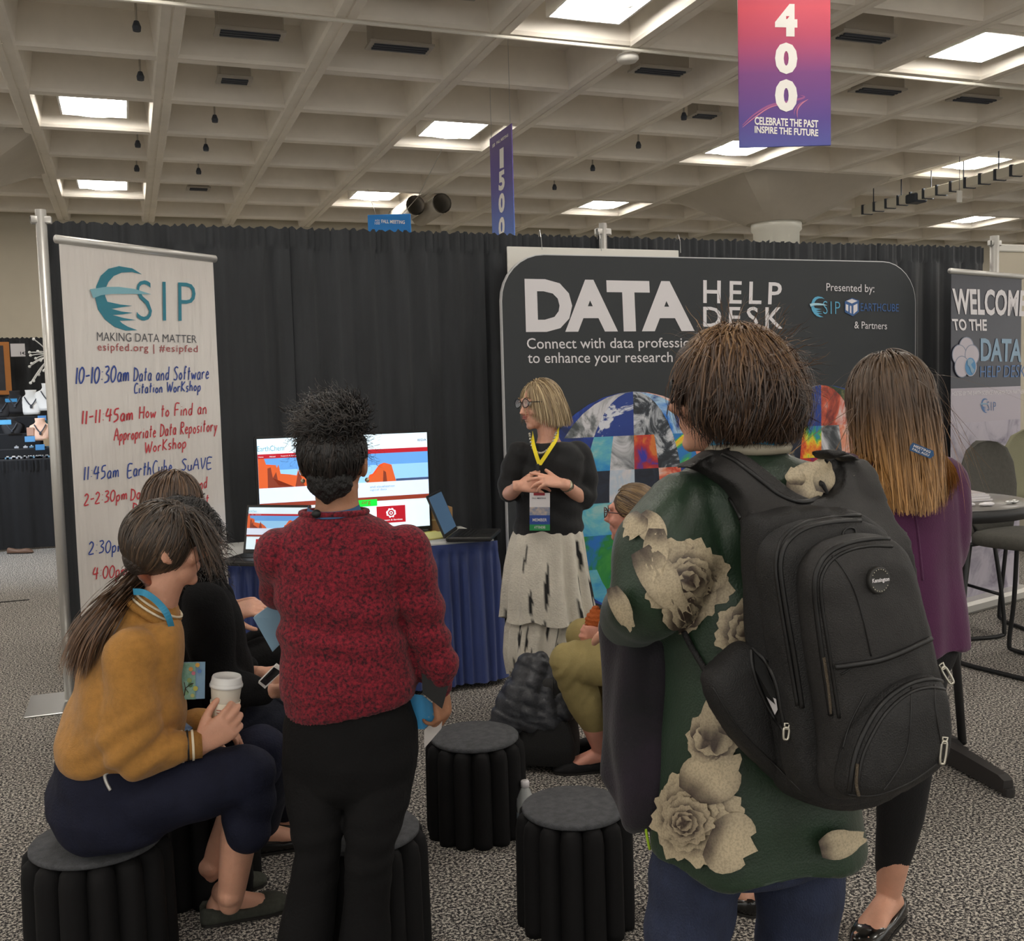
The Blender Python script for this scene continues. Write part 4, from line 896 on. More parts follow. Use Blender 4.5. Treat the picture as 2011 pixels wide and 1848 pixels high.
# ================================================================ STOOLS
M_felt = mat('grey_felt', srgb(74, 75, 78), .95, noise=(45, .22), bump=(300, .4))
M_paper = mat('black_kraft', srgb(16, 15, 16), .8, noise=(20, .1), spec=.25)
def stool(loc, label, rot=0, R=.155, H=.34):
    t = empty('paper_stool', (loc[0], loc[1], 0), rot); tag(t, label, 'stool', 'round black accordion paper stools')
    MB().lathe([(.001, H-.016), (R-.004, H-.016), (R, H-.012), (R, H-.004), (R-.004, H), (.001, H)], 44).build('felt_seat', M_felt, t, True)
    # honeycomb body: rounded cells standing in a ring
    n = 14; 
    for k in range(n):
        a = 2*PI*k/n; c = (R*.86*math.cos(a), R*.86*math.sin(a)); prof = []
        rad = R*.20
        m = MB(); rr = [[(c[0]+s*rad*(math.cos(b)*math.cos(a)*1.25-math.sin(b)*math.sin(a)*.95), c[1]+s*rad*(math.cos(b)*math.sin(a)*1.25+math.sin(b)*math.cos(a)*.95), z) for b in np.linspace(0, 2*PI, 15)[:-1]] for z, s in ((0, 1.15), (.02, 1.2), (H-.06, 1.12), (H-.03, 1.0), (H-.017, .7))]
        m.rings(rr); m.build('paper_cell', M_paper, t, True)
    MB().lathe([(.001, .002), (R*.8, .002), (R*.8, H-.018), (.001, H-.018)], 20).build('core', M_paper, t)
    return t
def at_stool(px, py, H=.34): return WZ(px, py, H)
ST = {}
ST['A'] = WZ(1127, 1580, .34); ST['B'] = WZ(932, 1442, .34); ST['C'] = WZ(712, 1624, .34); ST['L'] = WZ(190, 1644, .34)
stool(ST['A'], 'black paper stool with grey felt seat, nearest empty one beside the dangling dark coat', .2, .148)
stool(ST['B'], 'black paper stool with grey felt seat standing just right of the red-sweater woman hand', .5, .152)
stool(ST['C'], 'black paper stool hidden mostly behind the legs of the woman in the red sweater', .1, .155)
stool(ST['L'], 'black paper stool at lower left that the woman in mustard sits on', .3, .172)

# ================================================================ PEOPLE
M_skin1 = skin_mat('skin_fair', (214, 160, 134)); M_skin2 = skin_mat('skin_warm', (168, 118, 88)); M_skin3 = skin_mat('skin_rosy', (214, 150, 130)); M_skin4 = skin_mat('skin_light', (220, 166, 142))
def knit(name, c, c2, rough=.95, sc=90, bs=(220, .35), rib=None):
    return mat(name, srgb(*c), rough, noise=(sc, .3), col2=srgb(*c2), bump=bs, sheen=.1)
M_lan_b = ink('blue_lanyard', (58, 150, 190), .6); M_lan_n = ink('navy_lanyard', (40, 84, 130), .6); M_lan_y = ink('yellow_lanyard', (232, 210, 20), .6)
def legs_geo(mb, hip, knee, ankle, r): limb(mb, [hip, (hip+knee)/2, knee, (knee+ankle)/2, ankle], r, 18); return mb

# ---------------------------------------------------------------- woman in the red sweater (seen from behind)
D = 2.62; F_, R_ = facing(6); q = lambda x, y, d=0: W(x, y, D+d); px = D/FPX
g0 = W(680, 1400, D); mw = empty('person', (g0[0], g0[1], 0)); tag(mw, 'person standing with back to camera in a heathered dark red sweater and black trousers', 'person')
hc = q(657, 903); Rm = basis(F_)
b = MB(); head_geo(b, hc, F_, zh)
limb(b, [q(660, 960), q(662, 985), q(664, 1030)], [.056, .054, .068])
trunk(b, [(q(664, 1024), .060, .045), (q(664, 1060), .13, .06), (q(664, 1130), .15, .08), (q(672, 1250), .13, .085), (q(684, 1380), .15, .10), (q(688, 1480), .15, .10)], R_, F_)
shL, elL, wrL = q(550, 1088), q(553, 1162, .12), q(592, 1185, .30); shR, elR, wrR = q(797, 1082), q(838, 1225), q(862, 1345, .03)
for s_, e_, w_ in ((shL, elL, wrL), (shR, elR, wrR)): limb(b, [s_, e_, w_], [.045, .038, .026])
hipL, knL, anL = q(622, 1480, -.02), q(622, 1672, -.08), q(592, 1935, -.10); hipR, knR, anR = q(752, 1478, -.02), q(727, 1668, -.10), q(718, 1935, -.12)
anL[2] = .09; anR[2] = .09
legs_geo(b, hipL, knL, anL, [.08, .06, .05, .05, .035]); legs_geo(b, hipR, knR, anR, [.08, .06, .05, .05, .035])
foot_geo(b, anL, F_); foot_geo(b, anR, F_)
hand_geo(b, wrR, nrm(q(872, 1410, .03)-wrR), nrm(-R_*.9+fh*.3), 1, (.7, .7, .8, .8), .5, .98); hand_geo(b, wrL, nrm(fh*.9+rh*.2-zh*.1), nrm(rh), 1, (.6, .6, .6, .6), .5, .95)
body_mesh('body', b, .0055, M_skin2, mw, 3)
M_maroon = knit('red_heather_knit', (44, 9, 22), (146, 28, 46), sc=120)
def sweater_fold(V, N):
    z = V[:, 2]; k = np.clip((1.15-z)/.3, 0, 1); f = .0045*rnoise(V*A(1, 1, .9), 16, 3)+.010*k*np.sin((z+.05*V@rh)*60+2.5*rnoise(V, 6, 4))*np.clip((z-.84)/.08, 0, 1)
    a_ = np.arctan2((V-q(688, 1390))@R_, (V-q(688, 1390))@F_); hem = z-(.10*((V-q(688, 1380))@R_)); zt_ = q(688, 1352)[2]
    return f*np.where(hem < zt_, .4, 1)+np.where(hem < zt_, .0016*np.sin(a_*95)-.004, 0)
s = MB(); trunk(s, [(q(656, 1008), .084, .062), (q(658, 1016), .098, .070), (q(661, 1038), .140, .085), (q(664, 1078), .168, .10), (q(664, 1140), .165, .118), (q(668, 1210), .155, .118), (q(678, 1280), .165, .125), (q(686, 1340), .175, .135), (q(689, 1376), .170, .132, .10), (q(690, 1394), .158, .122, .16)], R_, F_)
for s_, e_, w_ in ((shL+zh*.0, elL, wrL), (shR, elR, wrR)): limb(s, [s_+zh*.0, (s_+e_)/2, e_, (e_+w_)/2, w_], [.066, .060, .054, .052, .040], 18)
limb(s, [(elR+wrR)/2, q(866, 1300), q(866, 1330)], [.046, .050, .036]); 
body_mesh('sweater', s, .0065, M_maroon, mw, 5, sweater_fold, keep='maroon')
MB().tube(spline([q(656, 1008)+R_*.084*math.cos(a)+F_*.060*math.sin(a)+zh*.003 for a in np.linspace(0, 2*PI, 17)[:-1]], 3, True), .008, 8, closed=True).build('collar_rib', M_maroon, mw, True, world=True)
M_btrou = mat('black_trousers', srgb(12, 11, 12), .85, spec=.25, noise=(12, .15), bump=(120, .2))
t_ = MB(); trunk(t_, [(q(688, 1362), .150, .11), (q(690, 1420), .172, .122), (q(690, 1480), .174, .13), (q(690, 1530), .162, .118), (q(688, 1560), .12, .09)], R_, F_)
legs_geo(t_, q(622, 1490), knL, anL, [.088, .078, .058, .062, .074]); legs_geo(t_, q(753, 1488), knR, anR, [.090, .080, .060, .060, .072])
def trouser_fold(V, N):
    z = V[:, 2]; k = np.exp(-((z-.40)/.10)**2)
    return .007*rnoise(V, 12, 8)+k*.002*np.sin(z*95+3*rnoise(V, 9, 2))
body_mesh('trousers', t_, .007, M_btrou, mw, 4, trouser_fold, keep='mtrou')
for an in (anL, anR): shoe_obj('shoe', an, F_, M_black, mw, open_=False)
for sx, yy in ((-1, 948), (1, 946)):
    e_ = hc+Rm@A(sx*.083, -.004, -.052); MB().ell(e_, (.006, .006, .006), n=12, m=8).build('earring', mat('pearl_gold', srgb(205, 190, 160), .3, metal=.6), mw, True, world=True)
P1 = [q(657, 1002)+R_*.068*math.cos(a)+F_*.064*math.sin(a)+zh*(.006+.012*math.sin(a)) for a in np.linspace(-PI*.98, -PI*.02, 13)]
O1 = [R_*math.cos(a)+F_*math.sin(a)+zh*.25 for a in np.linspace(-PI*.98, -PI*.02, 13)]
lanyard(list(zip(P1, O1)), .018, M_lan_n, 'lanyard', mw); MB().ell(q(636, 1003)-F_*.066, (.012, .010, .011), n=12, m=8).build('lanyard_clip', M_black, mw, True, world=True)
def lan_text(s, c, rx, ry, a0, a1, z0, z1, parent, Rr, Fr, m):
    v, f = text_geo(s, .01); P = []
    for x, y in v:
        a = a0+(a1-a0)*x; P.append(c+Rr*(rx+.0014)*math.cos(a)+Fr*(ry+.0014)*math.sin(a)+zh*(z0+(z1-z0)*y))
    mesh_obj('lanyard_lettering', P, f, m, parent, world=True)
for a0, a1 in ((-.42*PI, -.60*PI), (-.25*PI, -.36*PI)): lan_text('FALL MEETING' if a0 < -1.2 else 'AGU 100', q(657, 1002), .068, .064, a0, a1, .001+.012*math.sin((a0+a1)/2)+.010, -.003+.012*math.sin((a0+a1)/2)+.004, mw, R_, F_, W1)
# hair: dark curls gathered up at the crown
def dark_curl(V, t, s): return ramp_cols(s*.7+t*.3, [(0, (14, 13, 13)), (.6, (26, 22, 20)), (1, (58, 46, 38))])
cap = MB(); cap.ell(hc+Rm@A(0, -.018, .020), (.080, .092, .088), Rm); cap.ell(hc+Rm@A(.005, -.045, .085), (.072, .065, .055), Rm); cap.ell(hc+Rm@A(0, -.055, -.045), (.057, .042, .062), Rm)
M_hdark = mat('dark_hair_mass', srgb(20, 18, 17), .6, noise=(30, .3), bump=(90, .8, .02), stretch=(1, 1, .5))
body_mesh('hair', cap, .006, M_hdark, mw, 3, lambda V, N: .006*rnoise(V, 55, 5)+.003*rnoise(V, 140, 6))
rt, nn_ = scalp(hc+Rm@A(0, -.016, .018), A(.080, .094, .090), Rm, 1500, lambda v: (v[:, 1] < .35+.6*np.clip(v[:, 2], 0, 1)) & (v[:, 2] > -.75), 3)
cr = hc+Rm@A(0, -.045, .13)
hair('hair_strands', rt, nn_, lambda P, t: (lambda d: d/np.linalg.norm(d, axis=1, keepdims=True))(cr-P), .12, 9, .0040, dark_curl, M_hair, mw, [(hc+Rm@A(0, -.016, .018), A(.081, .095, .091), Rm, .006)], 3, .4, .12, .002, 14)
rs_ = np.random.RandomState(4); v_ = rs_.normal(size=(900, 3)); v_ /= np.linalg.norm(v_, axis=1, keepdims=True); bc = hc+Rm@A(.004, -.042, .088)
hair('hair_curls', bc+v_*A(.070, .062, .052)@Rm.T, v_@Rm.T, lambda P, t: (lambda d: d/np.linalg.norm(d, axis=1, keepdims=True))(np.cross(P-bc, A(.3, .5, .8))+.15*(P-bc)), .075, 12, .0026, dark_curl, M_hair, mw, [(bc, A(.071, .063, .053), Rm, .010)], 4, .5, .4, .008, 13)
rt2, nn2 = scalp(hc+Rm@A(0, -.016, .018), A(.080, .090, .086), Rm, 90, lambda v: (np.abs(v[:, 0]) > .6) & (v[:, 2] > -.2), 8)
hair('loose_curls', rt2, nn2, lambda P, t: (lambda d: d/np.linalg.norm(d, axis=1, keepdims=True))((P-hc)*.4-zh*.05), .055, 12, .0013, dark_curl, M_hair, mw, [(hc, A(.07, .08, .08), Rm, 0)], 5, .6, .5, .007, 15)
# what she holds
f = empty('folder', tuple(q(520, 1225, .12))); tag(f, 'pale blue folder held at the left side of the woman in the red sweater', 'folder')
fo = [q(497, 1213, .10), q(545, 1178, .12), q(600, 1215, .14), q(535, 1280, .12)]
MB().poly(fo, .006, F_).build('cover', ink('folder_blue', (136, 172, 196), .55), f, world=True); MB().poly([p+F_*.007+zh*.002 for p in fo], .003, F_).build('sheets', W1, f, world=True)
f = empty('book', tuple(q(845, 1400, .05))); tag(f, 'thin book with bright blue cover and white pages held behind the hip', 'book')
bk = [q(815, 1352, .03), q(868, 1395, .03), q(850, 1428, .03), q(812, 1432, .03)]; top = [q(800, 1362, .03), q(830, 1366, .03), q(868, 1398, .03), q(833, 1432, .03), q(800, 1432, .03)]
MB().poly(top, .003, F_).build('cover', mat('book_blue', srgb(60, 150, 205), .35, noise=(22, .1), col2=srgb(210, 200, 160), nthr=(.6, .75)), f, world=True)
MB().poly([q(833, 1434, .025), q(869, 1399, .025), q(866, 1432, .025), q(833, 1470, .025)], .012, F_).build('page_block', ink('page_edges', (206, 200, 196), .7), f, world=True)
f = empty('mobile_phone', tuple(q(855, 1370, .0))); tag(f, 'black smartphone held over the blue book by the woman in red', 'phone')
MB().poly([q(828, 1322, -.02), q(880, 1348, -.02), q(868, 1392, -.02), q(830, 1362, -.02)], .008, F_).build('case', M_black, f, world=True)

# ---------------------------------------------------------------- seated woman in the mustard sweater
D = 2.72; F_, R_ = facing(58); q = lambda x, y, d=0: W(x, y, D+d)
g0 = q(235, 1600); ms = empty('person', (g0[0], g0[1], 0)); tag(ms, 'person seated lower left in a mustard sweater and navy trousers holding a coffee cup', 'person')
hf, _ = facing(66); hc = q(328, 1066); upv = nrm(zh+rh*.10+hf*.04); Rm = basis(hf, upv)
b = MB(); head_geo(b, hc, nrm(hf-zh*.08), upv)
limb(b, [q(333, 1118), q(318, 1160), q(292, 1225)], [.050, .049, .062])
trunk(b, [(q(300, 1215), .06, .05), (q(285, 1250), .13, .07), (q(265, 1310), .15, .09), (q(245, 1400), .135, .10), (q(230, 1490), .14, .11), (q(222, 1570), .16, .12)], R_, F_)
sh, el, wr = q(262, 1285, -.12), q(262, 1462, -.13), q(398, 1461, -.06); sh2, el2, wr2 = q(290, 1275, .16), q(330, 1440, .22), q(398, 1425, .16)
limb(b, [sh, el, wr], [.045, .038, .025]); limb(b, [sh2, el2, wr2], [.045, .038, .025])
hip, kn, an = q(262, 1582, -.06), q(486, 1520, .0), q(452, 1772, .10); hip2, kn2, an2 = q(262, 1580, .14), q(512, 1478, .22), q(412, 1712, .30)
legs_geo(b, hip, kn, an, [.08, .065, .055, .050, .034]); legs_geo(b, hip2, kn2, an2, [.08, .065, .055, .048, .033])
fd = nrm(rh*.93+fh*.37); an = WZ(441, 1806, .0)+zh*.085; an2 = WZ(398, 1758, .0)+zh*.08
limb(b, [q(452, 1755, .08), an], [.036, .034]); foot_geo(b, an, fd, .010, s=.98); foot_geo(b, an2, fd, .010, s=.95); limb(b, [q(412, 1700, .28), an2], [.034, .032])
hand_geo(b, wr, nrm(q(456, 1418, -.06)-wr), nrm(fh*.95-rh*.15+zh*.1), 1, (.62, .66, .70, .75), .30, 1.0, .05, .55)
hand_geo(b, wr2, nrm(rh*.8-zh*.2+fh*.1), nrm(-zh), -1, (.5, .5, .5, .5), .3, .9)
body_mesh('body', b, .0050, M_skin1, ms, 3)
M_must = mat('mustard_velour', srgb(172, 122, 56), .9, noise=(60, .10), bump=(260, .25), sheen=.15)
M_rib = mat('mustard_rib', srgb(160, 114, 54), .95, bump=(90, .5), stretch=(1, 1, 1)); M_cream = ink('cream_knit', (228, 216, 190), .9)
s = MB(); limb(s, [q(290, 1222), q(298, 1206)], [.080, .074]); trunk(s, [(q(292, 1212), .09, .070), (q(288, 1228), .125, .085), (q(278, 1254), .155, .102), (q(262, 1310), .178, .128), (q(246, 1380), .176, .146), (q(234, 1440), .178, .158), (q(226, 1475), .165, .148), (q(223, 1490), .145, .130)], R_, F_)
limb(s, [sh, q(258, 1370, -.13), el, q(318, 1474, -.10), q(338, 1470, -.09)], [.072, .072, .074, .058, .046], 20); limb(s, [sh2, el2, (el2+wr2)/2, wr2], [.066, .062, .05, .04], 16)
def must_fold(V, N):
    d = V-el; r_ = np.linalg.norm(d, axis=1); k = np.exp(-(r_/.10)**2)
    return .006*rnoise(V, 14, 12)+k*.009*np.sin((V@nrm(zh*1.0-rh*.7))*105+2*rnoise(V, 10, 3))+.006*np.sin(V@nrm(rh+zh*.6)*42+rnoise(V, 5, 2)*3)*np.clip((1.05-V[:, 2])/.3, 0, 1)
body_mesh('sweater', s, .0065, M_must, ms, 5, must_fold, keep='mustard')
ax = nrm(wr-q(352, 1468, -.08))
def bandtube(c0, c1, r, m, nm): MB().tube([c0, c1], r, 20, cap=False).build(nm, m, ms, True, world=True)
cu0, cu1 = q(350, 1467, -.08), q(396, 1461, -.06); c_at = lambda t: cu0+(cu1-cu0)*t
limb_c = MB(); limb_c.tube([c_at(-.3), c_at(0), c_at(.5), c_at(1)], [.046, .041, .037, .036], 24); limb_c.build('cuff', M_rib, ms, True, world=True)
for t0, t1, m_ in ((.12, .22, M_cream), (.36, .44, M_black), (.56, .66, M_cream)):
    r0 = .0415-.004*t0; bandtube(c_at(t0), c_at(t1), r0+.0006, m_, 'cuff_stripe')
NA = nrm(zh*.80+rh*.55+fh*.1); NX = nrm(np.cross(NA, fh)); NY = np.cross(NX, NA)
for k, (dz, m_, rr) in enumerate(((.000, M_rib, .010), (.013, M_cream, .0035), (.020, M_rib, .004), (.026, M_cream, .0035))):
    c = q(300, 1200)+NA*dz; f_ = 1-dz*3.0
    MB().tube([c+NX*(.076*f_)*math.cos(a)+NY*(.076*f_)*math.sin(a) for a in np.linspace(0, 2*PI, 33)[:-1]], rr, 8, closed=True).build('collar_band', m_, ms, True, world=True)
M_navyp = mat('navy_trousers', srgb(20, 23, 42), .85, spec=.3, noise=(30, .12), bump=(160, .25))
t_ = MB(); trunk(t_, [(q(224, 1462), .140, .130), (q(222, 1520), .165, .155), (q(220, 1575), .18, .165), (q(222, 1618), .172, .150), (q(226, 1640), .14, .12)], R_, F_)
limb(t_, [hip, (hip*.5+kn*.5)+zh*.01, kn], [.098, .096, .080], 20); limb(t_, [kn, q(487, 1580, .02), q(484, 1628, .03)], [.080, .070, .066], 20)
limb(t_, [hip2, (hip2+kn2)/2, kn2], [.098, .092, .078], 20); limb(t_, [kn2, q(470, 1590, .26)], [.078, .060], 20)
body_mesh('trousers', t_, .007, M_navyp, ms, 5, lambda V, N: .006*rnoise(V, 13, 21)+.004*np.sin((V@nrm(zh*.8+rh*.6))*55+3*rnoise(V, 7, 5)), keep='navy')
M_suede = mat('grey_suede', srgb(66, 68, 60), .95, noise=(60, .15), bump=(300, .2))
shoe_obj('shoe', an, fd, M_suede, ms, s=1.02); shoe_obj('shoe', an2, fd, M_suede, ms, s=1.0)
# hair drawn back into a low ponytail
def brown(V, t, s): return ramp_cols(s*.75+t*.25, [(0, (34, 28, 23)), (.5, (60, 48, 38)), (1, (104, 82, 62))])
kn_ = q(283, 1128, -.01)
cap = MB(); cap.ell(hc+Rm@A(0, -.014, .016), (.081, .098, .093), Rm); cap.ell(hc+Rm@A(0, .02, .035), (.074, .082, .070), Rm); limb(cap, [hc+Rm@A(0, -.06, -.03), kn_], [.055, .026])
for sx in (-1, 1): cap.ell(hc+Rm@A(sx*.064, .018, .012), (.014, .036, .050), Rm, 14, 10)
M_hbrown = mat('brown_hair_mass', srgb(50, 40, 33), .5, noise=(40, .3), bump=(120, .6, .01)); body_mesh('hair', cap, .006, M_hbrown, ms, 3)
rt, nn_ = scalp(hc+Rm@A(0, -.012, .016), A(.081, .098, .094), Rm, 2600, lambda v: (v[:, 1] < .62) & (v[:, 2] > -.62) & ~((v[:, 1] > .25) & (v[:, 2] < -.25)), 13)
dkn = np.linalg.norm(rt-kn_, axis=1)
U = lambda d: d/np.maximum(np.linalg.norm(d, axis=1, keepdims=True), 1e-9)
hair('hair_strands', rt, nn_, lambda P, t: U(kn_-P), dkn*1.02, 12, .0034, brown, M_hair, ms, [(hc+Rm@A(0, -.012, .016), A(.082, .099, .095), Rm, .009)], 13, .42, .05, wave=.12)
fr, fn = scalp(hc+Rm@A(0, .01, .02), A(.078, .088, .088), Rm, 420, lambda v: (v[:, 1] > .35) & (v[:, 2] > .05) & (v[:, 2] < .8), 17)
hair('fringe', fr, fn, lambda P, t: U(-zh*1.0+Rm[:, 1]*.25+np.sign(((P-hc)@Rm)[:, :1])*Rm[:, 0]*.25+0*P), .135, 10, .003, brown, M_hair, ms, [(hc+Rm@A(0, -.004, -.01), A(.081, .098, .11), Rm, .006)], 18, .5, .12)
tail0 = kn_+rs_.normal(size=(900, 3))*.012
tp = np.array([q(268, 1150), q(215, 1195, -.06), q(182, 1240, -.08), q(163, 1300, -.09)])
def tailflow(P, t):
    tg = tp[min(3, 1+int(t*3))]; return U((tg-P)*.8+0*P+(tp[min(3, 1+int(t*3))]-tp[min(2, int(t*3))])*1.5)
hair('ponytail', tail0, U(tail0*0+(tp[1]-tp[0])), tailflow, .285, 14, .0032, lambda V, t, s: ramp_cols(s*.6+t*.5, [(0, (40, 32, 26)), (.5, (84, 62, 46)), (1, (132, 96, 66))]), M_hair, ms, [(hc, A(.07, .09, .09), Rm, 0)], 19, .6, .10)
M_scr = mat('rust_velvet', srgb(132, 66, 36), .85, bump=(60, .4), sheen=.6)
sc = MB(); ax_ = nrm(tp[1]-tp[0]); sR = basis(ax_)
for k in range(9):
    a = 2*PI*k/9; c = kn_+ax_*.004+sR@A(.030*math.cos(a), 0, .030*math.sin(a)); sc.ell(c, (.017, .021, .017), sR, 12, 8)
body_mesh('scrunchie', sc, .004, M_scr, ms, 2, lambda V, N: .004*np.sin(V@A(120, 90, 150)))
cN = q(303, 1203); O_ = lambda a: R_*math.cos(a)+F_*math.sin(a)
L_ = [(cN+R_*.074*math.cos(a)+F_*.070*math.sin(a)+zh*(.020-.0*a), O_(a)) for a in np.linspace(-PI*.95, -.35, 8)]
L_ = [(q(262, 1162, -.07), -fh), (q(285, 1165, -.09), -fh), (q(312, 1185, -.09), -fh), (q(332, 1215, -.08), nrm(-fh+rh)), (q(345, 1270, -.03), nrm(rh-fh*.6)), (q(353, 1310, .0), nrm(rh-fh*.5)), (q(355, 1350, .02), nrm(rh-fh*.4))]
lanyard(L_, .017, M_lan_b, 'lanyard', ms)
# badge with printed tree card
f = empty('name_badge', tuple(q(378, 1340, .0))); tag(f, 'badge card with a colourful tree drawing hanging on the blue lanyard at the mustard sweater', 'badge')
fc = nrm(fh*.95-rh*.15); 
bo = [q(353, 1301), q(403, 1300, .01), q(402, 1372, .01), q(351, 1374)]
MB().poly(bo, .003, fc).build('card', ink('card_blue', (132, 166, 194), .5), f, world=True)
MB().poly([q(350, 1302, -.001), q(384, 1301, .003), q(384, 1373, .003), q(351, 1374, -.001)], .001, -fc).build('card_print', mat('card_print', srgb(112, 160, 140), .5, noise=(60, .2), col2=srgb(150, 186, 170)), f, world=True)
for (x, y, r, c) in ((388, 1306, 4.5, (222, 172, 80)), (375, 1314, 4.5, (220, 160, 90)), (380, 1322, 4, (206, 120, 140)), (392, 1318, 4, (90, 130, 190)), (372, 1336, 5, (150, 170, 110)), (384, 1352, 5, (196, 190, 90)), (366, 1360, 5, (140, 180, 140)), (374, 1345, 5, (90, 130, 90)), (378, 1366, 4, (190, 190, 120))):
    MB().poly([q(x+r*math.cos(a), y+r*math.sin(a), .0) for a in np.linspace(0, 2*PI, 9)[:-1]], .0008, -fc).build('leaf_print', ink('leaf_%d%d' % (x, y), c, .5), f, world=True)
MB().tube([q(362, 1366, -.004), q(364, 1352, -.004), q(374, 1344, -.004), q(380, 1342, -.004)], .0012, 5).tube([q(364, 1352, -.004), q(370, 1360, -.004)], .0009, 5).tube([q(364, 1352, -.004), q(362, 1340, -.004)], .0009, 5).build('trunk_print', ink('trunk_brown', (60, 46, 38), .6), f, world=True)
# coffee cup
cb = q(441, 1404, .0); f = empty('coffee_cup', tuple(cb)); tag(f, 'white paper coffee cup with white plastic lid held in the hand of the mustard-sweater woman', 'cup')
f.rotation_euler = (0.03, .10, 0)
M_cup = ink('cup_paper', (226, 220, 206), .6)
MB().lathe([(.001, -.035), (.029, -.035), (.040, .078), (.0405, .082)], 36).build('cup_body', M_cup, f, True); MB().lathe([(.0345, .002), (.0385, .040), (.0395, .040), (.0355, -.002)], 36, cap=False).build('sleeve', ink('sleeve_paper', (232, 224, 204), .7), f, True)
MB().lathe([(.0405, .079), (.0435, .079), (.0435, .085), (.0405, .087), (.0415, .090), (.0400, .093), (.0385, .104), (.0365, .108), (.033, .106), (.001, .105)], 36).build('lid', ink('lid_plastic', (232, 232, 230), .3), f, True)
pr_ = MB()
for k in range(3):
    z_ = .022-.007*k; pts = []
    pr_.add([(.0388*math.cos(a)*(1-.0*k), .0388*math.sin(a), z_+dz) for a in np.linspace(-1.9-YAW, -1.15-YAW-.1*k, 8) for dz in (0, .0022)], [(2*i, 2*i+2, 2*i+3, 2*i+1) for i in range(7)])
pr_.build('sleeve_print', ink('red_cup_print', (190, 90, 74), .6), f)
# blue box on her lap
f = empty('gift_box', tuple(q(368, 1432, .10)), .3); tag(f, 'small dark blue patterned box on the lap under the tree badge', 'box')
MB().poly([q(338, 1403, .16), q(395, 1418, .16), q(366, 1437, .08), q(325, 1425, .08)], .012, -zh).build('lid', mat('night_print', srgb(58, 86, 130), .3, noise=(30, .3), col2=srgb(130, 150, 170)), f, world=True)
MB().poly([q(325, 1430, .085), q(366, 1441, .085), q(395, 1423, .16), q(338, 1408, .16)], .035, -zh).build('carton', ink('box_navy', (34, 44, 82), .35), f, world=True)
f = empty('mobile_phone', tuple(q(212, 1535, -.2))); tag(f, 'smartphone edge showing from the back pocket of the navy trousers', 'phone')
pA = hit('navy', 206, 1522, .0)[0]; pB = hit('navy', 217, 1552, .0)[0]
if pA is not None and pB is not None: MB().tube(spline([pA+(rh*.014+zh*.012), pA, (pA+pB)/2-rh*.003, pB], 4), .0045, 8).build('case', M_alu, f, True, world=True)

# ---------------------------------------------------------------- curly haired person in black with a phone
D = 3.16; F_, R_ = facing(62); q = lambda x, y, d=0: W(x, y, D+d)
g0 = q(400, 1440); cp = empty('person', (g0[0], g0[1], 0)); tag(cp, 'person with dark curly hair in black top seated behind the mustard sweater holding a phone', 'person')
hc = q(366, 1044); hf, _ = facing(70); Rm = basis(hf); b = MB(); head_geo(b, hc, nrm(hf-zh*.1))
limb(b, [q(372, 1095), q(372, 1150)], [.052, .062])
trunk(b, [(q(385, 1145), .07, .055), (q(388, 1185), .16, .08), (q(392, 1290), .15, .10), (q(385, 1400), .15, .11), (q(380, 1460), .16, .12)], R_, F_)
sh, el, wr = q(405, 1190, -.14), q(430, 1345, -.18), q(528, 1358, -.1); sh2, el2, wr2 = q(420, 1180, .16), q(455, 1310, .2), q(520, 1325, .05)
limb(b, [sh, el, wr], [.045, .038, .026]); limb(b, [sh2, el2, wr2], [.045, .036, .025])
hip, kn, an = q(395, 1465, -.08), q(545, 1425, .0), q(528, 1620, .1); hip2, kn2, an2 = q(395, 1460, .1), q(560, 1400, .2), q(575, 1590, .3)
an = WZ(520, 1672, 0)+zh*.08; an2 = WZ(560, 1640, 0)+zh*.08
legs_geo(b, hip, kn, an, [.08, .06, .055, .05, .034]); legs_geo(b, hip2, kn2, an2, [.08, .06, .055, .05, .034])
hand_geo(b, wr, nrm(rh*.9-zh*.02+fh*.2), nrm(zh*.6+fh*.6), -1, (.8, .8, .8, .8), .4, .95); hand_geo(b, wr2, nrm(rh*.95-zh*.1-fh*.1), nrm(zh*.4-fh*.8), 1, (.6, .6, .6, .6), .4, .95)
foot_geo(b, an, nrm(rh+fh*.3)); foot_geo(b, an2, nrm(rh+fh*.3)); body_mesh('body', b, .006, M_skin1, cp, 3)
M_blackknit = mat('black_knit', srgb(11, 11, 13), .95, spec=.25, noise=(40, .15), bump=(180, .3))
s = MB(); trunk(s, [(q(380, 1130), .07, .062), (q(386, 1158), .15, .085), (q(392, 1200), .19, .11), (q(398, 1290), .19, .14), (q(394, 1370), .19, .15), (q(388, 1440), .18, .15)], R_, F_)
limb(s, [sh, el, (el+wr)/2, wr-rh*.02], [.074, .068, .058, .042], 18); limb(s, [sh2, el2, (el2*.6+wr2*.4)], [.07, .06, .045], 18)
body_mesh('sweater', s, .008, M_blackknit, cp, 5, lambda V, N: .006*rnoise(V, 14, 31)+.004*np.sin(V@nrm(zh+rh)*50+2*rnoise(V, 6, 3)))
M_navy2 = mat('dark_navy_trousers', srgb(18, 23, 40), .85, bump=(140, .2)); t_ = MB(); trunk(t_, [(q(388, 1400), .15, .13), (q(385, 1460), .18, .16), (q(385, 1500), .16, .14)], R_, F_)
legs_geo(t_, hip, kn, an+zh*.02, [.095, .09, .078, .07, .058]); legs_geo(t_, hip2, kn2, an2+zh*.02, [.095, .09, .078, .07, .058]); body_mesh('trousers', t_, .008, M_navy2, cp, 5, lambda V, N: .006*rnoise(V, 13, 33))
M_pat = mat('polished_leather', srgb(22, 21, 21), .25, coat=.4)
shoe_obj('shoe', an, nrm(rh+fh*.35), M_pat, cp, open_=False, s=1.1); shoe_obj('shoe', an2, nrm(rh+fh*.35), M_pat, cp, open_=False, s=1.1)
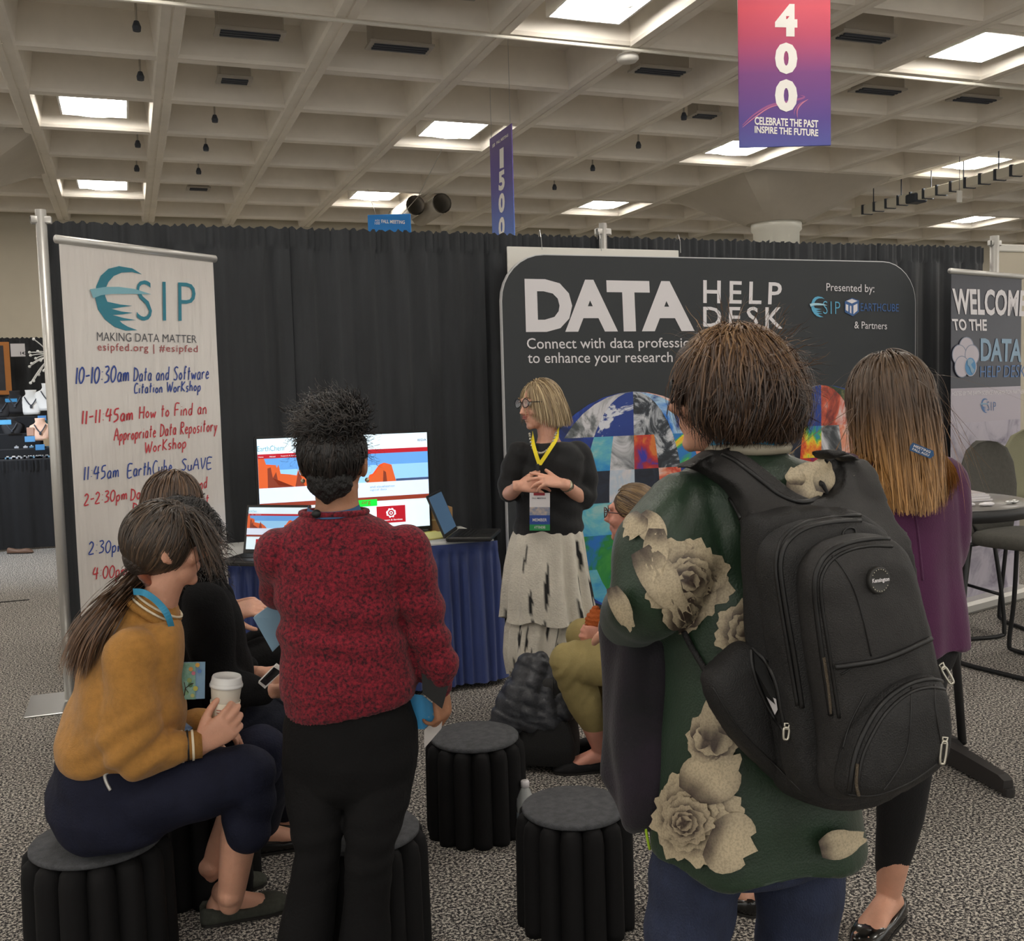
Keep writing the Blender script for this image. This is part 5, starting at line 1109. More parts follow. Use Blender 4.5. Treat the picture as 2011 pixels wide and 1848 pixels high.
cap = MB(); cap.ell(hc+Rm@A(0, -.01, .015), (.086, .102, .096), Rm); cap.ell(hc+Rm@A(.0, .005, -.04), (.092, .085, .09), Rm); body_mesh('hair', cap, .007, M_hdark, cp, 3, lambda V, N: .007*rnoise(V, 60, 5))
rt, nn_ = scalp(hc+Rm@A(0, -.01, .012), A(.084, .098, .094), Rm, 1500, lambda v: (v[:, 1] < .72), 23)
hair('hair_curls', rt, nn_, lambda P, t: U(-zh*1.0+U(P-hc)*.35), .15, 26, .0034, dark_curl, M_hair, cp, [(hc+Rm@A(0, -.01, -.01), A(.083, .098, .105), Rm, .014)], 24, .4, .16, .0135, 30)
f = empty('mobile_phone', tuple(q(530, 1330, -.15))); tag(f, 'white-rimmed smartphone held by the curly haired person in black', 'phone')
MB().poly([q(508, 1337, -.17), q(543, 1302, -.12), q(557, 1312, -.12), q(521, 1348, -.17)], .008, nrm(zh*.5+fh*.6)*-1).build('case', ink('phone_white', (215, 212, 208), .3), f, world=True)
MB().poly([q(511, 1337.5, -.181), q(538, 1310, -.141), q(552, 1319, -.141), q(522, 1346, -.181)], .0015, nrm(-zh*.5-fh*.6)).build('screen', ink('phone_glass', (22, 24, 28), .1), f, world=True)

# ---------------------------------------------------------------- long straight haired person in black, glasses
D = 3.70; F_, R_ = facing(60); q = lambda x, y, d=0: W(x, y, D+d)
g0 = q(400, 1340); tp_ = empty('person', (g0[0], g0[1], 0)); tag(tp_, 'person with long straight brown hair and glasses in black, farthest of the seated group', 'person')
hc = q(345, 983); hf, _ = facing(64); Rm = basis(hf); b = MB(); head_geo(b, hc, nrm(hf-zh*.05))
limb(b, [q(352, 1030), q(358, 1075)], [.052, .062])
trunk(b, [(q(365, 1075), .07, .055), (q(372, 1110), .16, .08), (q(385, 1200), .15, .10), (q(390, 1300), .15, .11), (q(392, 1350), .16, .12)], R_, F_)
sh, el, wr = q(390, 1115, -.15), q(400, 1215, -.16), q(450, 1203, -.03); sh2, el2, wr2 = q(405, 1110, .15), q(420, 1200, .18), q(462, 1190, .06)
limb(b, [sh, el, wr], [.045, .036, .026]); limb(b, [sh2, el2, wr2], [.045, .036, .025])
hip, kn = q(400, 1345, -.08), q(540, 1290, .0); hip2, kn2 = q(405, 1335, .1), q(540, 1270, .15); an = WZ(548, 1560, 0)+zh*.08; an2 = WZ(590, 1540, 0)+zh*.08
legs_geo(b, hip, kn, an, [.08, .06, .055, .05, .034]); legs_geo(b, hip2, kn2, an2, [.08, .06, .055, .05, .034]); foot_geo(b, an, nrm(rh+fh*.4)); foot_geo(b, an2, nrm(rh+fh*.4))
hand_geo(b, wr, nrm(rh*.9+zh*.18), nrm(-zh*.6+fh*.5), -1, (.35, .4, .5, .6), .3, 1.0); hand_geo(b, wr2, nrm(rh*.9+zh*.15-fh*.1), nrm(-zh*.7-fh*.5), 1, (.4, .5, .5, .6), .3, 1.0)
body_mesh('body', b, .006, M_skin4, tp_, 3)
s = MB(); trunk(s, [(q(360, 1065), .07, .062), (q(368, 1090), .15, .085), (q(376, 1125), .19, .11), (q(388, 1220), .18, .13), (q(392, 1310), .18, .14), (q(392, 1340), .17, .14)], R_, F_)
limb(s, [sh, el, q(443, 1203, -.04)], [.07, .06, .042], 18); limb(s, [sh2, el2, q(446, 1192, .08)], [.066, .056, .038], 18); body_mesh('sweater', s, .008, M_blackknit, tp_, 5, lambda V, N: .006*rnoise(V, 14, 41))
t_ = MB(); trunk(t_, [(q(392, 1300), .15, .13), (q(395, 1345), .18, .16), (q(395, 1380), .16, .14)], R_, F_); legs_geo(t_, hip, kn, an+zh*.02, [.095, .09, .075, .065, .055]); legs_geo(t_, hip2, kn2, an2+zh*.02, [.095, .09, .075, .065, .055]); body_mesh('trousers', t_, .008, M_btrou, tp_, 5, lambda V, N: .006*rnoise(V, 13, 43))
shoe_obj('shoe', an, nrm(rh+fh*.35), M_pat, tp_, open_=False, s=1.05); shoe_obj('shoe', an2, nrm(rh+fh*.35), M_pat, tp_, open_=False, s=1.05)
cap = MB(); cap.ell(hc+Rm@A(0, -.014, .016), (.082, .096, .092), Rm); body_mesh('hair', cap, .007, M_hbrown, tp_, 3)
rt, nn_ = scalp(hc+Rm@A(0, -.012, .014), A(.081, .096, .093), Rm, 1500, lambda v: (v[:, 1] < .60+.2*v[:, 2]), 43)
hair('hair_strands', rt, nn_*.3, lambda P, t: U(-zh*1.0+0*P-Rm[:, 1]*.12), .36, 14, .0045, lambda V, t, s: ramp_cols(s, [(0, (50, 38, 30)), (.5, (78, 58, 44)), (1, (112, 84, 60))]), M_hair, tp_, [(hc+Rm@A(0, -.012, -.0), A(.083, .098, .105), Rm, .012), (q(366, 1150), A(.18, .11, .14), basis(F_), .01)], 44, .5, .04)
def glasses(parent, hc, Rm, m, lens=None, name='glasses', s=1.0):
    g = MB(); 
    for sx in (-1, 1):
        c = lambda a: hc+Rm@A(sx*.033+.025*math.cos(a)*s, .098-.006*abs(math.cos(a)), .002+.019*math.sin(a)*s); g.tube([c(a) for a in np.linspace(0, 2*PI, 21)[:-1]], .0022, 6, closed=True)
        g.tube([hc+Rm@A(sx*.060, .092, .006), hc+Rm@A(sx*.078, .05, .006), hc+Rm@A(sx*.082, -.005, .002)], .002, 6)
    g.tube([hc+Rm@A(-.009, .099, .006), hc+Rm@A(0, .102, .008), hc+Rm@A(.009, .099, .006)], .002, 6)
    o = g.build(name, m, parent, True, world=True)
    l_ = MB()
    for sx in (-1, 1): l_.poly([hc+Rm@A(sx*.033+.024*math.cos(a)*s, .0975-.006*abs(math.cos(a)), .002+.018*math.sin(a)*s) for a in np.linspace(0, 2*PI, 17)[:-1]])
    mesh_obj('lenses', np.concatenate(l_.v), l_.f, M_lens, o).data.transform(Matrix(base_of(parent).inverted()) if True else None)
    return o
def lensmat():
    m, N, L, B = newmat('spectacle_lens'); B.inputs['Base Color'].default_value = (.8, .85, .9, 1); B.inputs['Roughness'].default_value = .05; B.inputs['Alpha'].default_value = .25; return m
M_lens = lensmat()
glasses(tp_, hc, Rm, M_steel)
# ---------------------------------------------------------------- woman in the green rose-print blouse
D = 2.0; F_, R_ = facing(-24); q = lambda x, y, d=0: W(x, y, D+d)
g0 = q(1480, 1600); bw_ = empty('person', (g0[0], g0[1], 0)); tag(bw_, 'person standing with back to camera in a dark green blouse with large cream roses', 'person')
hc = q(1424, 768); hf, _ = facing(-72); Rm = basis(hf); b = MB(); head_geo(b, hc, hf, s=1.02)
limb(b, [q(1452, 835), q(1462, 880), q(1472, 930)], [.056, .055, .07])
trunk(b, [(q(1474, 925), .07, .055), (q(1478, 975), .16, .08), (q(1480, 1100), .16, .10), (q(1480, 1300), .15, .11), (q(1482, 1500), .16, .12), (q(1482, 1640), .17, .13)], R_, F_)
shL, elL, wrL = q(1335, 1010, -.07), q(1262, 1185, -.12), q(1232, 1222, .12); shR, elR, wrR = q(1640, 985, .08), q(1700, 1180, .1), q(1640, 1250, .35)
for s_, e_, w_ in ((shL, elL, wrL), (shR, elR, wrR)): limb(b, [s_, e_, w_], [.05, .042, .028])
hand_geo(b, wrL, nrm(fh*.9-rh*.2), nrm(-zh+rh*.4), 1, (.6, .6, .6, .6), .4, .95); hand_geo(b, wrR, nrm(fh*.6-rh*.7), nrm(-zh), -1, (.5, .5, .5, .5), .4, .95)
hipL, knL, anL = q(1380, 1650), q(1325, 1985), q(1330, 2250); hipR, knR, anR = q(1575, 1650, .08), q(1558, 1980, .08), q(1560, 2250, .08)
anL[2] = .09; anR[2] = .09
legs_geo(b, hipL, knL, anL, [.085, .065, .055, .05, .036]); legs_geo(b, hipR, knR, anR, [.085, .065, .055, .05, .036]); foot_geo(b, anL, F_); foot_geo(b, anR, F_)
body_mesh('body', b, .006, M_skin1, bw_, 3)
M_green = mat('green_satin', srgb(28, 50, 32), .42, noise=(7, .12), bump=(240, .15), sheen=.1)
s = MB(); trunk(s, [(q(1468, 885), .072, .066), (q(1470, 900), .10, .080), (q(1474, 925), .155, .095), (q(1478, 965), .198, .112), (q(1480, 1030), .205, .125), (q(1480, 1150), .190, .135), (q(1480, 1300), .188, .142), (q(1480, 1450), .196, .155), (q(1482, 1560), .204, .170), (q(1486, 1630), .212, .178), (q(1490, 1662), .214, .180)], R_, F_, n=40)
limb(s, [shL+rh*.01, q(1312, 1080, -.10), q(1282, 1165, -.12), q(1258, 1195, -.06), q(1232, 1222, .04)], [.083, .098, .086, .070, .055], 24); limb(s, [shR, q(1685, 1080, .1), elR, (elR+wrR)/2], [.085, .09, .08, .06], 20)
def blouse_fold(V, N):
    z = V[:, 2]; low = np.clip((1.15-z)/.5, 0, 1)
    return .005*rnoise(V, 9, 51)+.010*low*np.sin((V@rh)*34+2.2*rnoise(V*A(1, 1, .35), 6, 3))+.004*np.sin((V@nrm(zh-rh*.7))*50+3*rnoise(V, 6, 9))*np.clip((z-1.0)/.2, 0, 1)
body_mesh('blouse', s, .0065, M_green, bw_, 5, blouse_fold, keep='blouse')
MB().tube(spline([q(1468, 885)+R_*.075*math.cos(a)+F_*.069*math.sin(a)+zh*(.006) for a in np.linspace(0, 2*PI, 17)[:-1]], 3, True), .012, 8, closed=True).build('collar', ink('cream_satin', (176, 166, 146), .5), bw_, True, world=True)
P1 = [q(1468, 885)+R_*.080*math.cos(a)+F_*.074*math.sin(a)+zh*(.022+.006*math.sin(2*a)) for a in np.linspace(-PI*1.05, -PI*.0, 13)]; O1 = [R_*math.cos(a)+F_*math.sin(a)+zh*.4 for a in np.linspace(-PI*1.05, 0, 13)]
lanyard(list(zip(P1, O1)), .019, M_lan_b, 'lanyard', bw_)
lan_text('FALL MEETING', q(1468, 885), .080, .074, -.30*PI, -.50*PI, .027, .017, bw_, R_, F_, K_grey); lan_text('AGU 100', q(1468, 885), .080, .074, -.55*PI, -.68*PI, .027, .017, bw_, R_, F_, K_grey)
M_denim = mat('blue_denim', srgb(36, 44, 68), .85, noise=(26, .16), bump=(320, .35), stretch=(1, 1, .6))
t_ = MB(); trunk(t_, [(q(1482, 1560), .15, .13), (q(1482, 1640), .185, .15), (q(1480, 1680), .17, .14), (q(1480, 1695), .12, .09)], R_, F_)
legs_geo(t_, hipL, knL, anL+zh*.0, [.100, .088, .070, .068, .064]); legs_geo(t_, hipR, knR, anR, [.100, .088, .070, .068, .064])
body_mesh('jeans', t_, .008, M_denim, bw_, 5, lambda V, N: .005*rnoise(V, 12, 55)+.003*np.sin(V[:, 2]*60+3*rnoise(V, 7, 3)))
for an in (anL, anR): shoe_obj('shoe', an, F_, M_black, bw_, open_=False)
# roses printed on the cloth: layered petals lying on the surface
rose_v = MB(); rose_c = []; RL = [0]
def flush():
    global rose_v, rose_c
    if rose_v.v: mesh_obj('rose_print', np.concatenate(rose_v.v), rose_v.f, M_rose, bw_, True, world=True, cols=np.array(rose_c))
    rose_v = MB(); rose_c = []
M_rose = mat('rose_print', (1, 1, 1, 1), .5, noise=(260, .25), attr=True, nthr=(.40, .55))
def petal(cx, cy, ang, r0, ln, wd, tone=1.0, ruf=.12, seed=0, key='blouse', th=.02):
    rs = np.random.RandomState(seed); nu, nv = 9, 7; V = []; ok = True; C_ = []; RL[0] += 1; eps = .0012+.00016*RL[0]
    ph = rs.uniform(0, 6.28); ca, sa = math.cos(ang), math.sin(ang)
    lig, drk = np.array(srgb(196, 180, 150)[:3]), np.array(srgb(66, 53, 46)[:3])
    for j in range(nv):
        t = j/(nv-1)
        for i in range(nu):
            s_ = 2*i/(nu-1)-1; prof = math.sin(PI*min(1, .16+.62*t))**.8; L_ = ln*t*(1-.22*s_*s_+ruf*math.sin(s_*7+ph)*t*.6); w_ = s_*wd*prof
            x = cx+ca*(r0+L_)-sa*w_; y = cy+sa*(r0+L_)+ca*w_; p, nn = hit(key, x, y, eps)
            if p is None: ok = False; break
            V.append(p); k = min(1, max(0, (t-th)/.42)); k = (k*k*(3-2*k))*(1-.25*abs(s_)**4)*tone+.10*math.sin(s_*6+ph)*(1-t); k = min(1, max(0, k)); C_.append(drk*(1-k)+lig*k)
        if not ok: break
    if not ok: return
    V = np.array(V)
    if np.max(np.linalg.norm(np.diff(V.reshape(nv, nu, 3), axis=1), axis=2)) > .05: return
    if th < .1: pass
    rose_v.add(V, [(j*nu+i, j*nu+i+1, (j+1)*nu+i+1, (j+1)*nu+i) for j in range(nv-1) for i in range(nu-1)]); rose_c.extend(C_)
def rose(cx, cy, R, rot=0.0, sx=1.0, seed=0, rings_=((0, .98, 8), (.0, .74, 7), (0, .54, 6), (0, .36, 5), (0, .2, 4)), tone=1.0):
    rs = np.random.RandomState(seed)
    for k, (r0, ro, n) in enumerate(rings_):
        for i in range(n):
            a = rot+2*PI*(i+.5*k)/n+rs.uniform(-.12, .12); petal(cx, cy, a, R*r0, R*ro*rs.uniform(.9, 1.08), R*ro*PI/n*1.15, tone*(1-.07*k)*rs.uniform(.88, 1.05), .09, seed*50+k*10+i, th=.5 if k < len(rings_)-1 else .3)
    flush()
rose(1350, 1140, 92, .3, seed=1); rose(1342, 1205, 44, .9, seed=11, rings_=((0, 1, 5), (0, .6, 4)), tone=.9)
petal(1345, 940, 2.55, -10, 100, 34, 1.0, .1, 3); petal(1375, 945, 2.9, -10, 95, 30, .95, .1, 4); petal(1262, 1015, .9, 0, 62, 26, .95, .2, 5); petal(1262, 1020, 2.2, -5, 50, 22, .9, .2, 6); petal(1290, 1040, 1.6, 0, 95, 24, 1, .25, 7); petal(1260, 1080, 1.0, 0, 150, 34, .85, .15, 8)
rose(1470, 1240, 66, .2, seed=2, rings_=((0, 1, 7), (0, .68, 6), (0, .42, 5)), tone=.9)
rose(1362, 1600, 100, .5, seed=3); petal(1330, 1560, -1.9, 10, 105, 62, 1.0, .1, 31); petal(1370, 1560, -.9, 0, 110, 52, .95, .15, 32); petal(1400, 1640, .3, 0, 75, 62, .95, .2, 33)
rose(1405, 1448, 50, 1.1, seed=4, rings_=((0, 1, 6), (0, .6, 4)), tone=.85); petal(1402, 1450, -1.45, 0, 95, 22, .8, .1, 41); petal(1428, 1440, -1.1, 0, 55, 24, .9, .1, 42)
rose(1360, 1612, 56, .1, seed=9, rings_=((0, .9, 7), (0, .66, 6), (0, .44, 5), (0, .26, 4)), tone=.8)
petal(1560, 965, -.75, -22, 84, 32, 1.0, .12, 51); petal(1600, 950, -1.3, -20, 50, 20, 1.0, .12, 52); petal(1550, 960, -1.6, 0, 30, 18, .9, .12, 53)
petal(1600, 1660, -.25, 0, 80, 30, .95, .1, 61); petal(1225, 1165, 1.2, -10, 70, 16, .9, .1, 62); petal(1262, 1268, .0, -20, 44, 12, .85, .1, 63)
for k, (x, y) in enumerate(((1395, 905), (1425, 898), (1540, 892), (1565, 898))): petal(x, y, -1.2+.2*k, -8, 26, 14, .9, .2, 70+k)
flush()
# hair: full layered bob
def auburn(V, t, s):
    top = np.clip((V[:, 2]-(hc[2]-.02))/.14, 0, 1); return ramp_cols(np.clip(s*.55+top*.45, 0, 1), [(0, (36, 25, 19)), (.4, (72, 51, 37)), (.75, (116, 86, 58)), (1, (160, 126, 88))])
cap = MB(); cap.ell(hc+Rm@A(0, -.018, .022), (.088, .093, .098), Rm); cap.ell(hc+Rm@A(0, -.034, -.030), (.088, .070, .066), Rm); cap.ell(hc+Rm@A(0, .02, .05), (.076, .074, .058), Rm)
body_mesh('hair', cap, .007, mat('auburn_hair_mass', srgb(58, 40, 29), .5, noise=(40, .3), bump=(100, .6, .01)), bw_, 3, lambda V, N: .004*rnoise(V, 45, 5))
ca_ = hc+Rm@A(0, -.018, .014); rt, nn_ = scalp(ca_, A(.088, .095, .100), Rm, 8500, lambda v: (v[:, 1] < -.02+.75*np.clip(v[:, 2]+.1, 0, 1)) & (v[:, 2] > -.62), 53); zend = q(1440, 858)[2]; Lb = np.clip((rt[:, 2]-zend)*1.10+.008, .022, .19)
cr_ = hc+Rm@A(.02, -.01, .14)
def bobflow(P, t): g = U((P-cr_)*A(1, 1, .3)); return U(-zh*(.45+.75*t)+g*(.50-1.45*t))
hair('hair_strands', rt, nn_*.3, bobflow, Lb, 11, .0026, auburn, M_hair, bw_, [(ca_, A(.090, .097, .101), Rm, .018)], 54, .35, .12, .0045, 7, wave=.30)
rt, nn_ = scalp(ca_, A(.104, .118, .108), Rm, 380, lambda v: (v[:, 1] < .5) & (v[:, 2] > -.6), 57)
hair('stray_strands', rt, nn_, lambda P, t: U(U(P-ca_)*.9-zh*.5), .07, 8, .0012, auburn, M_hair, bw_, [(ca_, A(.10, .11, .10), Rm, .0)], 58, .6, .45, .006, 9)
glasses(bw_, hc, Rm, M_black, s=1.15)

# ---- her backpack: a slab-built pack lying on the back, every layer an outline at its own depth
BK = -F_; UPB = nrm(zh+F_*.06); RB = nrm(np.cross(F_, UPB)); O_b = q(1560, 1250)+BK*.135
bp = empty('backpack', tuple(q(1600, 1580, -.25))); tag(bp, 'large black laptop backpack worn by the woman in the green rose blouse', 'backpack')
def PB(px_, py_, off): return WP(px_, py_, O_b+BK*off, BK)
M_nyl = mat('black_nylon', srgb(24, 23, 23), .62, noise=(6, .12), bump=(420, .35)); M_nyl2 = mat('black_nylon_panel', srgb(34, 32, 31), .6, noise=(7, .12), bump=(480, .3)); M_pipe = mat('black_piping', srgb(20, 19, 19), .45)
def slab(name, L, off0, off1, m, bulge=.02, keep=None, rnd=.02, tilt=0.0, voxel=.006, extra=None):
    P = spline(np.array(L, float), 4, True); C0 = P.mean(0); R_l = []
    dp = off1-off0
    P0 = [PB(x, y, off1) for x, y in P]; c0 = PB(C0[0], C0[1], off1)
    for k, (sc_, o_) in enumerate(((.96, 0), (1.0, .10), (1.0, .62), (.985, .85), (.93, 1.0), (.80, 1.0+bulge*.55/max(dp, .01)), (.5, 1+bulge*.9/max(dp, .01)), (.05, 1+bulge/max(dp, .01)))):
        R_l.append([(p-c0)*sc_+c0+BK*(dp*(o_-1)) for p in P0])
    mb = MB(); mb.rings(R_l)
    if extra: extra(mb)
    return body_mesh(name, mb, voxel, m, bp, 4, lambda V, N: .0035*rnoise(V, 16, 61)+.0015*rnoise(V, 50, 62), keep=keep)
YK = [(1340, 925), (1355, 910), (1390, 893), (1418, 890), (1445, 903), (1500, 945), (1532, 970), (1570, 984), (1602, 978), (1622, 962), (1628, 935), (1618, 908), (1598, 889), (1625, 887), (1655, 900), (1690, 932), (1714, 985), (1735, 1030), (1768, 1070), (1775, 1200), (1700, 1330), (1540, 1330), (1496, 1190), (1480, 1110), (1462, 1035), (1428, 970), (1385, 940)]
# yoke: follows the shoulders
mbY = MB(); P = spline(np.array(YK, float), 3, True)
bm = bmesh.new(); vs = [bm.verts.new((x, -y, 0)) for x, y in P]; f = bm.faces.new(vs); bmesh.ops.triangulate(bm, faces=[f]); bmesh.ops.subdivide_edges(bm, edges=bm.edges, cuts=2, use_grid_fill=True); bm.verts.index_update()
VV = np.array([v.co[:] for v in bm.verts]); FF = [[v.index for v in f_.verts] for f_ in bm.faces]; bnd = [(e.verts[0].index, e.verts[1].index) for e in bm.edges if e.is_boundary]; bm.free()
def yoke_pt(x, y):
    pl = PB(x, y, .0); h, nn = hit('blouse', x, y, .010); d0 = np.linalg.norm(pl-EYEP)
    if h is None: return pl
    w_ = np.clip((y-985)/90, 0, 1); return (h*(1-w_)+pl*w_) if np.linalg.norm(h-EYEP) > np.linalg.norm(pl-EYEP)-.05 or w_ < .5 else pl
inn = np.array([yoke_pt(x, -y) for x, y, _ in VV]); out = inn+BK*.034+zh*.006; n_ = len(inn)
mbY.add(np.concatenate([inn-BK*.02, out]), [tuple(f_) for f_ in FF]+[tuple(i+n_ for i in f_) for f_ in FF]+[(a, b_, b_+n_, a+n_) for a, b_ in bnd])
body_mesh('yoke', mbY, .0065, M_nyl2, bp, 7, keep='yoke')
L1 = [(1486, 1030), (1530, 1010), (1600, 1000), (1690, 1000), (1745, 1030), (1768, 1080), (1800, 1200), (1830, 1400), (1820, 1520), (1740, 1590), (1640, 1600), (1560, 1560), (1520, 1450), (1500, 1320), (1490, 1160)]
slab('main_compartment', [(x+10*(x < 1560), y) for x, y in L1], .005, .070, M_nyl, .012, 'pk1')
L2 = [(1530, 1115), (1548, 1062), (1600, 1030), (1690, 1020), (1745, 1040), (1778, 1080), (1800, 1180), (1830, 1320), (1840, 1450), (1825, 1530), (1740, 1582), (1640, 1590), (1585, 1545), (1565, 1400), (1545, 1250)]
slab('laptop_compartment', L2, .07, .135, M_nyl, .012, 'pk2')
L3 = [(1600, 1155), (1612, 1105), (1645, 1072), (1700, 1056), (1758, 1058), (1792, 1090), (1815, 1160), (1842, 1280), (1862, 1360), (1868, 1440), (1852, 1500), (1790, 1558), (1680, 1582), (1645, 1560), (1636, 1440), (1615, 1290)]
slab('front_compartment', L3, .13, .185, M_nyl2, .022, 'pk3')
L4 = [(1668, 1560), (1676, 1490), (1695, 1435), (1726, 1385), (1775, 1345), (1825, 1330), (1856, 1340), (1868, 1380), (1870, 1450), (1855, 1500), (1792, 1555), (1700, 1580)]
slab('front_pocket', L4, .18, .225, M_nyl, .024, 'pk4')
LS = [(1400, 1345), (1430, 1300), (1475, 1268), (1500, 1290), (1545, 1400), (1580, 1500), (1600, 1570), (1570, 1565), (1500, 1510), (1440, 1440)]
slab('side_pocket', LS, -.01, .035, M_nyl, .018, 'pk5')
def best(px_, py_, eps=.001, keys=('pk4', 'pk3', 'pk2', 'pk1', 'pk5', 'yoke')):
    o_ = None
    for k in keys:
        p, nn = hit(k, px_, py_, eps)
        if p is not None and (o_ is None or np.linalg.norm(p-EYEP) < np.linalg.norm(o_[0]-EYEP)): o_ = (p, nn)
    return o_ or (None, None)
def seam2(L, r, m, nm, n=6, eps=0.0):
    P = [best(x, y, eps)[0] for x, y in spline(np.array(L, float), 8)]; P = [p for p in P if p is not None]; P2_ = [P[0]] if P else []
    for p in P[1:]:
        if np.linalg.norm(p-P2_[-1]) < .05: P2_.append(p)
    if len(P2_) < 4: return
    P2_ = np.array(P2_); 
    for _ in range(2): P2_[1:-1] = (P2_[:-2]+2*P2_[1:-1]+P2_[2:])/4
    return MB().tube(P2_, r, n).build(nm, m, bp, True, world=True)
seam2([(1575, 1390), (1560, 1290), (1541, 1180), (1533, 1105), (1550, 1060), (1600, 1032), (1690, 1023), (1735, 1036), (1768, 1072)], .0045, M_pipe, 'piping')
seam2([(1566, 1385), (1550, 1290), (1532, 1180), (1524, 1105), (1542, 1050), (1598, 1021), (1690, 1012), (1740, 1026), (1772, 1062)], .0035, M_pipe, 'piping')
seam2([(1632, 1405), (1614, 1280), (1600, 1160), (1610, 1108), (1642, 1076), (1700, 1060), (1758, 1061), (1790, 1092), (1814, 1162), (1840, 1282), (1862, 1345)], .0045, M_pipe, 'piping')
seam2([(1648, 1410), (1630, 1290), (1612, 1165), (1620, 1118), (1650, 1088), (1700, 1073), (1752, 1073)], .003, M_pipe, 'piping')
M_zip = mat('zip_teeth', srgb(120, 108, 92), .4, metal=.6, bump=(900, .8))
seam2([(1618, 1290), (1626, 1345), (1632, 1400)], .0028, M_zip, 'zip_teeth', eps=.002)
seam2([(1684, 1500), (1682, 1540), (1686, 1560)], .0028, M_zip, 'zip_teeth', eps=.002)
seam2([(1668, 1556), (1678, 1490), (1698, 1436), (1730, 1385), (1778, 1347), (1826, 1334), (1858, 1342)], .0045, M_pipe, 'piping')
seam2([(1684, 1556), (1692, 1495), (1712, 1446), (1742, 1398), (1784, 1362), (1826, 1350), (1862, 1356)], .003, M_pipe, 'piping')
seam2([(1640, 1309), (1680, 1304), (1722, 1297), (1765, 1282), (1826, 1254)], .005, M_pipe, 'piping', eps=.002)
for L in ([(1634, 1091), (1656, 1118), (1680, 1165), (1698, 1230), (1711, 1288)], [(1768, 1068), (1752, 1120), (1747, 1200), (1753, 1285)], [(1790, 1350), (1788, 1420), (1780, 1480), (1752, 1530), (1735, 1552)], [(1835, 1345), (1838, 1400), (1850, 1470)], [(1665, 1560), (1720, 1562), (1790, 1535), (1850, 1492)], [(1651, 1325), (1690, 1300)], [(1700, 1360), (1670, 1420), (1655, 1470)], [(1400, 1350), (1450, 1430), (1520, 1500), (1580, 1560)]):
    seam2(L, .0018, M_pipe, 'stitched_seam')
seam2([(1420, 893), (1445, 906), (1500, 948), (1532, 972), (1570, 986), (1602, 980), (1624, 963), (1630, 935), (1618, 906), (1598, 888)], .005, M_pipe, 'yoke_binding', eps=.0)
seam2([(1342, 928), (1385, 943), (1428, 972), (1462, 1036), (1480, 1112), (1494, 1190)], .004, M_pipe, 'yoke_binding')
seam2([(1475, 1275), (1478, 1310), (1490, 1350), (1515, 1400), (1540, 1435)], .004, M_pipe, 'piping'); seam2([(1476, 1272), (1505, 1300), (1525, 1345), (1535, 1400), (1542, 1432)], .004, M_pipe, 'piping')
# side slot: shade inside painted as a black patch, something white over it
def patch(L, m, nm, eps=.002):
    P = [best(x, y, eps)[0] for x, y in L]
    if all(p is not None for p in P): MB().add(P, [tuple(range(len(P)))]).build(nm, m, bp, world=True)
patch([(1477, 1278), (1503, 1303), (1522, 1345), (1533, 1398), (1538, 1428), (1518, 1398), (1494, 1350), (1480, 1312)], mat('painted_slot_shade', srgb(8, 8, 8), .9), 'slot_shade_patch')
patch([(1505, 1360), (1528, 1372), (1531, 1392), (1526, 1403)], W1, 'tissue_packet', .004)
# badge with lettering
c_, n_ = best(1722, 1139, .0); bR = basis(n_, UPB); M_bad = mat('rubber_badge', srgb(44, 43, 41), .5)
r_ = MB(); r_.rings([[c_+bR@A(.021*k*math.cos(a), h, .021*k*math.sin(a)) for a in np.linspace(0, 2*PI, 29)[:-1]] for h, k in ((-.006, 1.06), (.005, 1.06), (.008, .98), (.007, .86), (.006, .01))]); r_.build('badge_disc', M_bad, bp, True, world=True)
for k in range(22):
    a = 2*PI*k/22; 
    if abs(math.sin(a)) > .3: MB().ell(c_+bR@A(.0178*math.cos(a), .0075, .0178*math.sin(a)), (.0009, .0009, .0009), n=6, m=4).build('badge_stud', ink('badge_cream', (200, 192, 172), .5), bp, world=True)
v, f = text_geo('Kensington', .03); mesh_obj('badge_lettering', [c_+bR@A((.5-x)*.036*1, .0088, (y-.5)*.0088) for x, y in v], f, W1, bp, world=True)
c_, n_ = best(1667, 1047, .0); 
if c_ is not None:
    bR = basis(n_, UPB); MB().tube([c_+bR@A(.014*math.cos(a)+.003*math.sin(a), .0012, .0075*math.sin(a)-.004*math.cos(a)) for a in np.linspace(0, 2*PI, 25)[:-1]], .0016, 6, closed=True).build('oval_emblem', M_pipe, bp, True, world=True)
# zip pulls
M_pull = mat('zip_pull_metal', srgb(205, 200, 186), .3, metal=.85)
for (x, y, x2, y2) in ((1548, 1424, 1543, 1452), (1850, 1308, 1870, 1342), (1852, 1452, 1850, 1500)):
    a, _ = best(x, y, .003)
    if a is None: a = PB(x, y, .19)
    d = ray(x2, y2); b_ = EYEP+d*((a-EYEP)@c_f/(d@c_f)); m = MB(); u_ = nrm(b_-a); s_ = nrm(np.cross(u_, c_f)); L_ = np.linalg.norm(b_-a)
    m.tube([a-u_*.004-s_*.004, a-u_*.004+s_*.004, a+u_*.006+s_*.003, a+u_*.006-s_*.003], .0018, 6, closed=True)
    m.tube(spline([a+u_*.004+s_*.0035, a+u_*L_*.5+s_*.0045, a+u_*L_*.95+s_*.0035, a+u_*L_-s_*0, a+u_*L_*.95-s_*.0035, a+u_*L_*.5-s_*.0045, a+u_*.004-s_*.0035], 3, True), .0022, 6, closed=True)
    m.build('zip_pull', M_pull, bp, True, world=True)
c_, n_ = hit('blouse', 1598, 962, .012)
if c_ is not None: MB().tube(spline([c_-rh*.012-zh*.012, c_+zh*.012-fh*.01, c_+rh*.014-zh*.012], 5), .0055, 8).build('hang_loop', M_nyl2, bp, True, world=True)
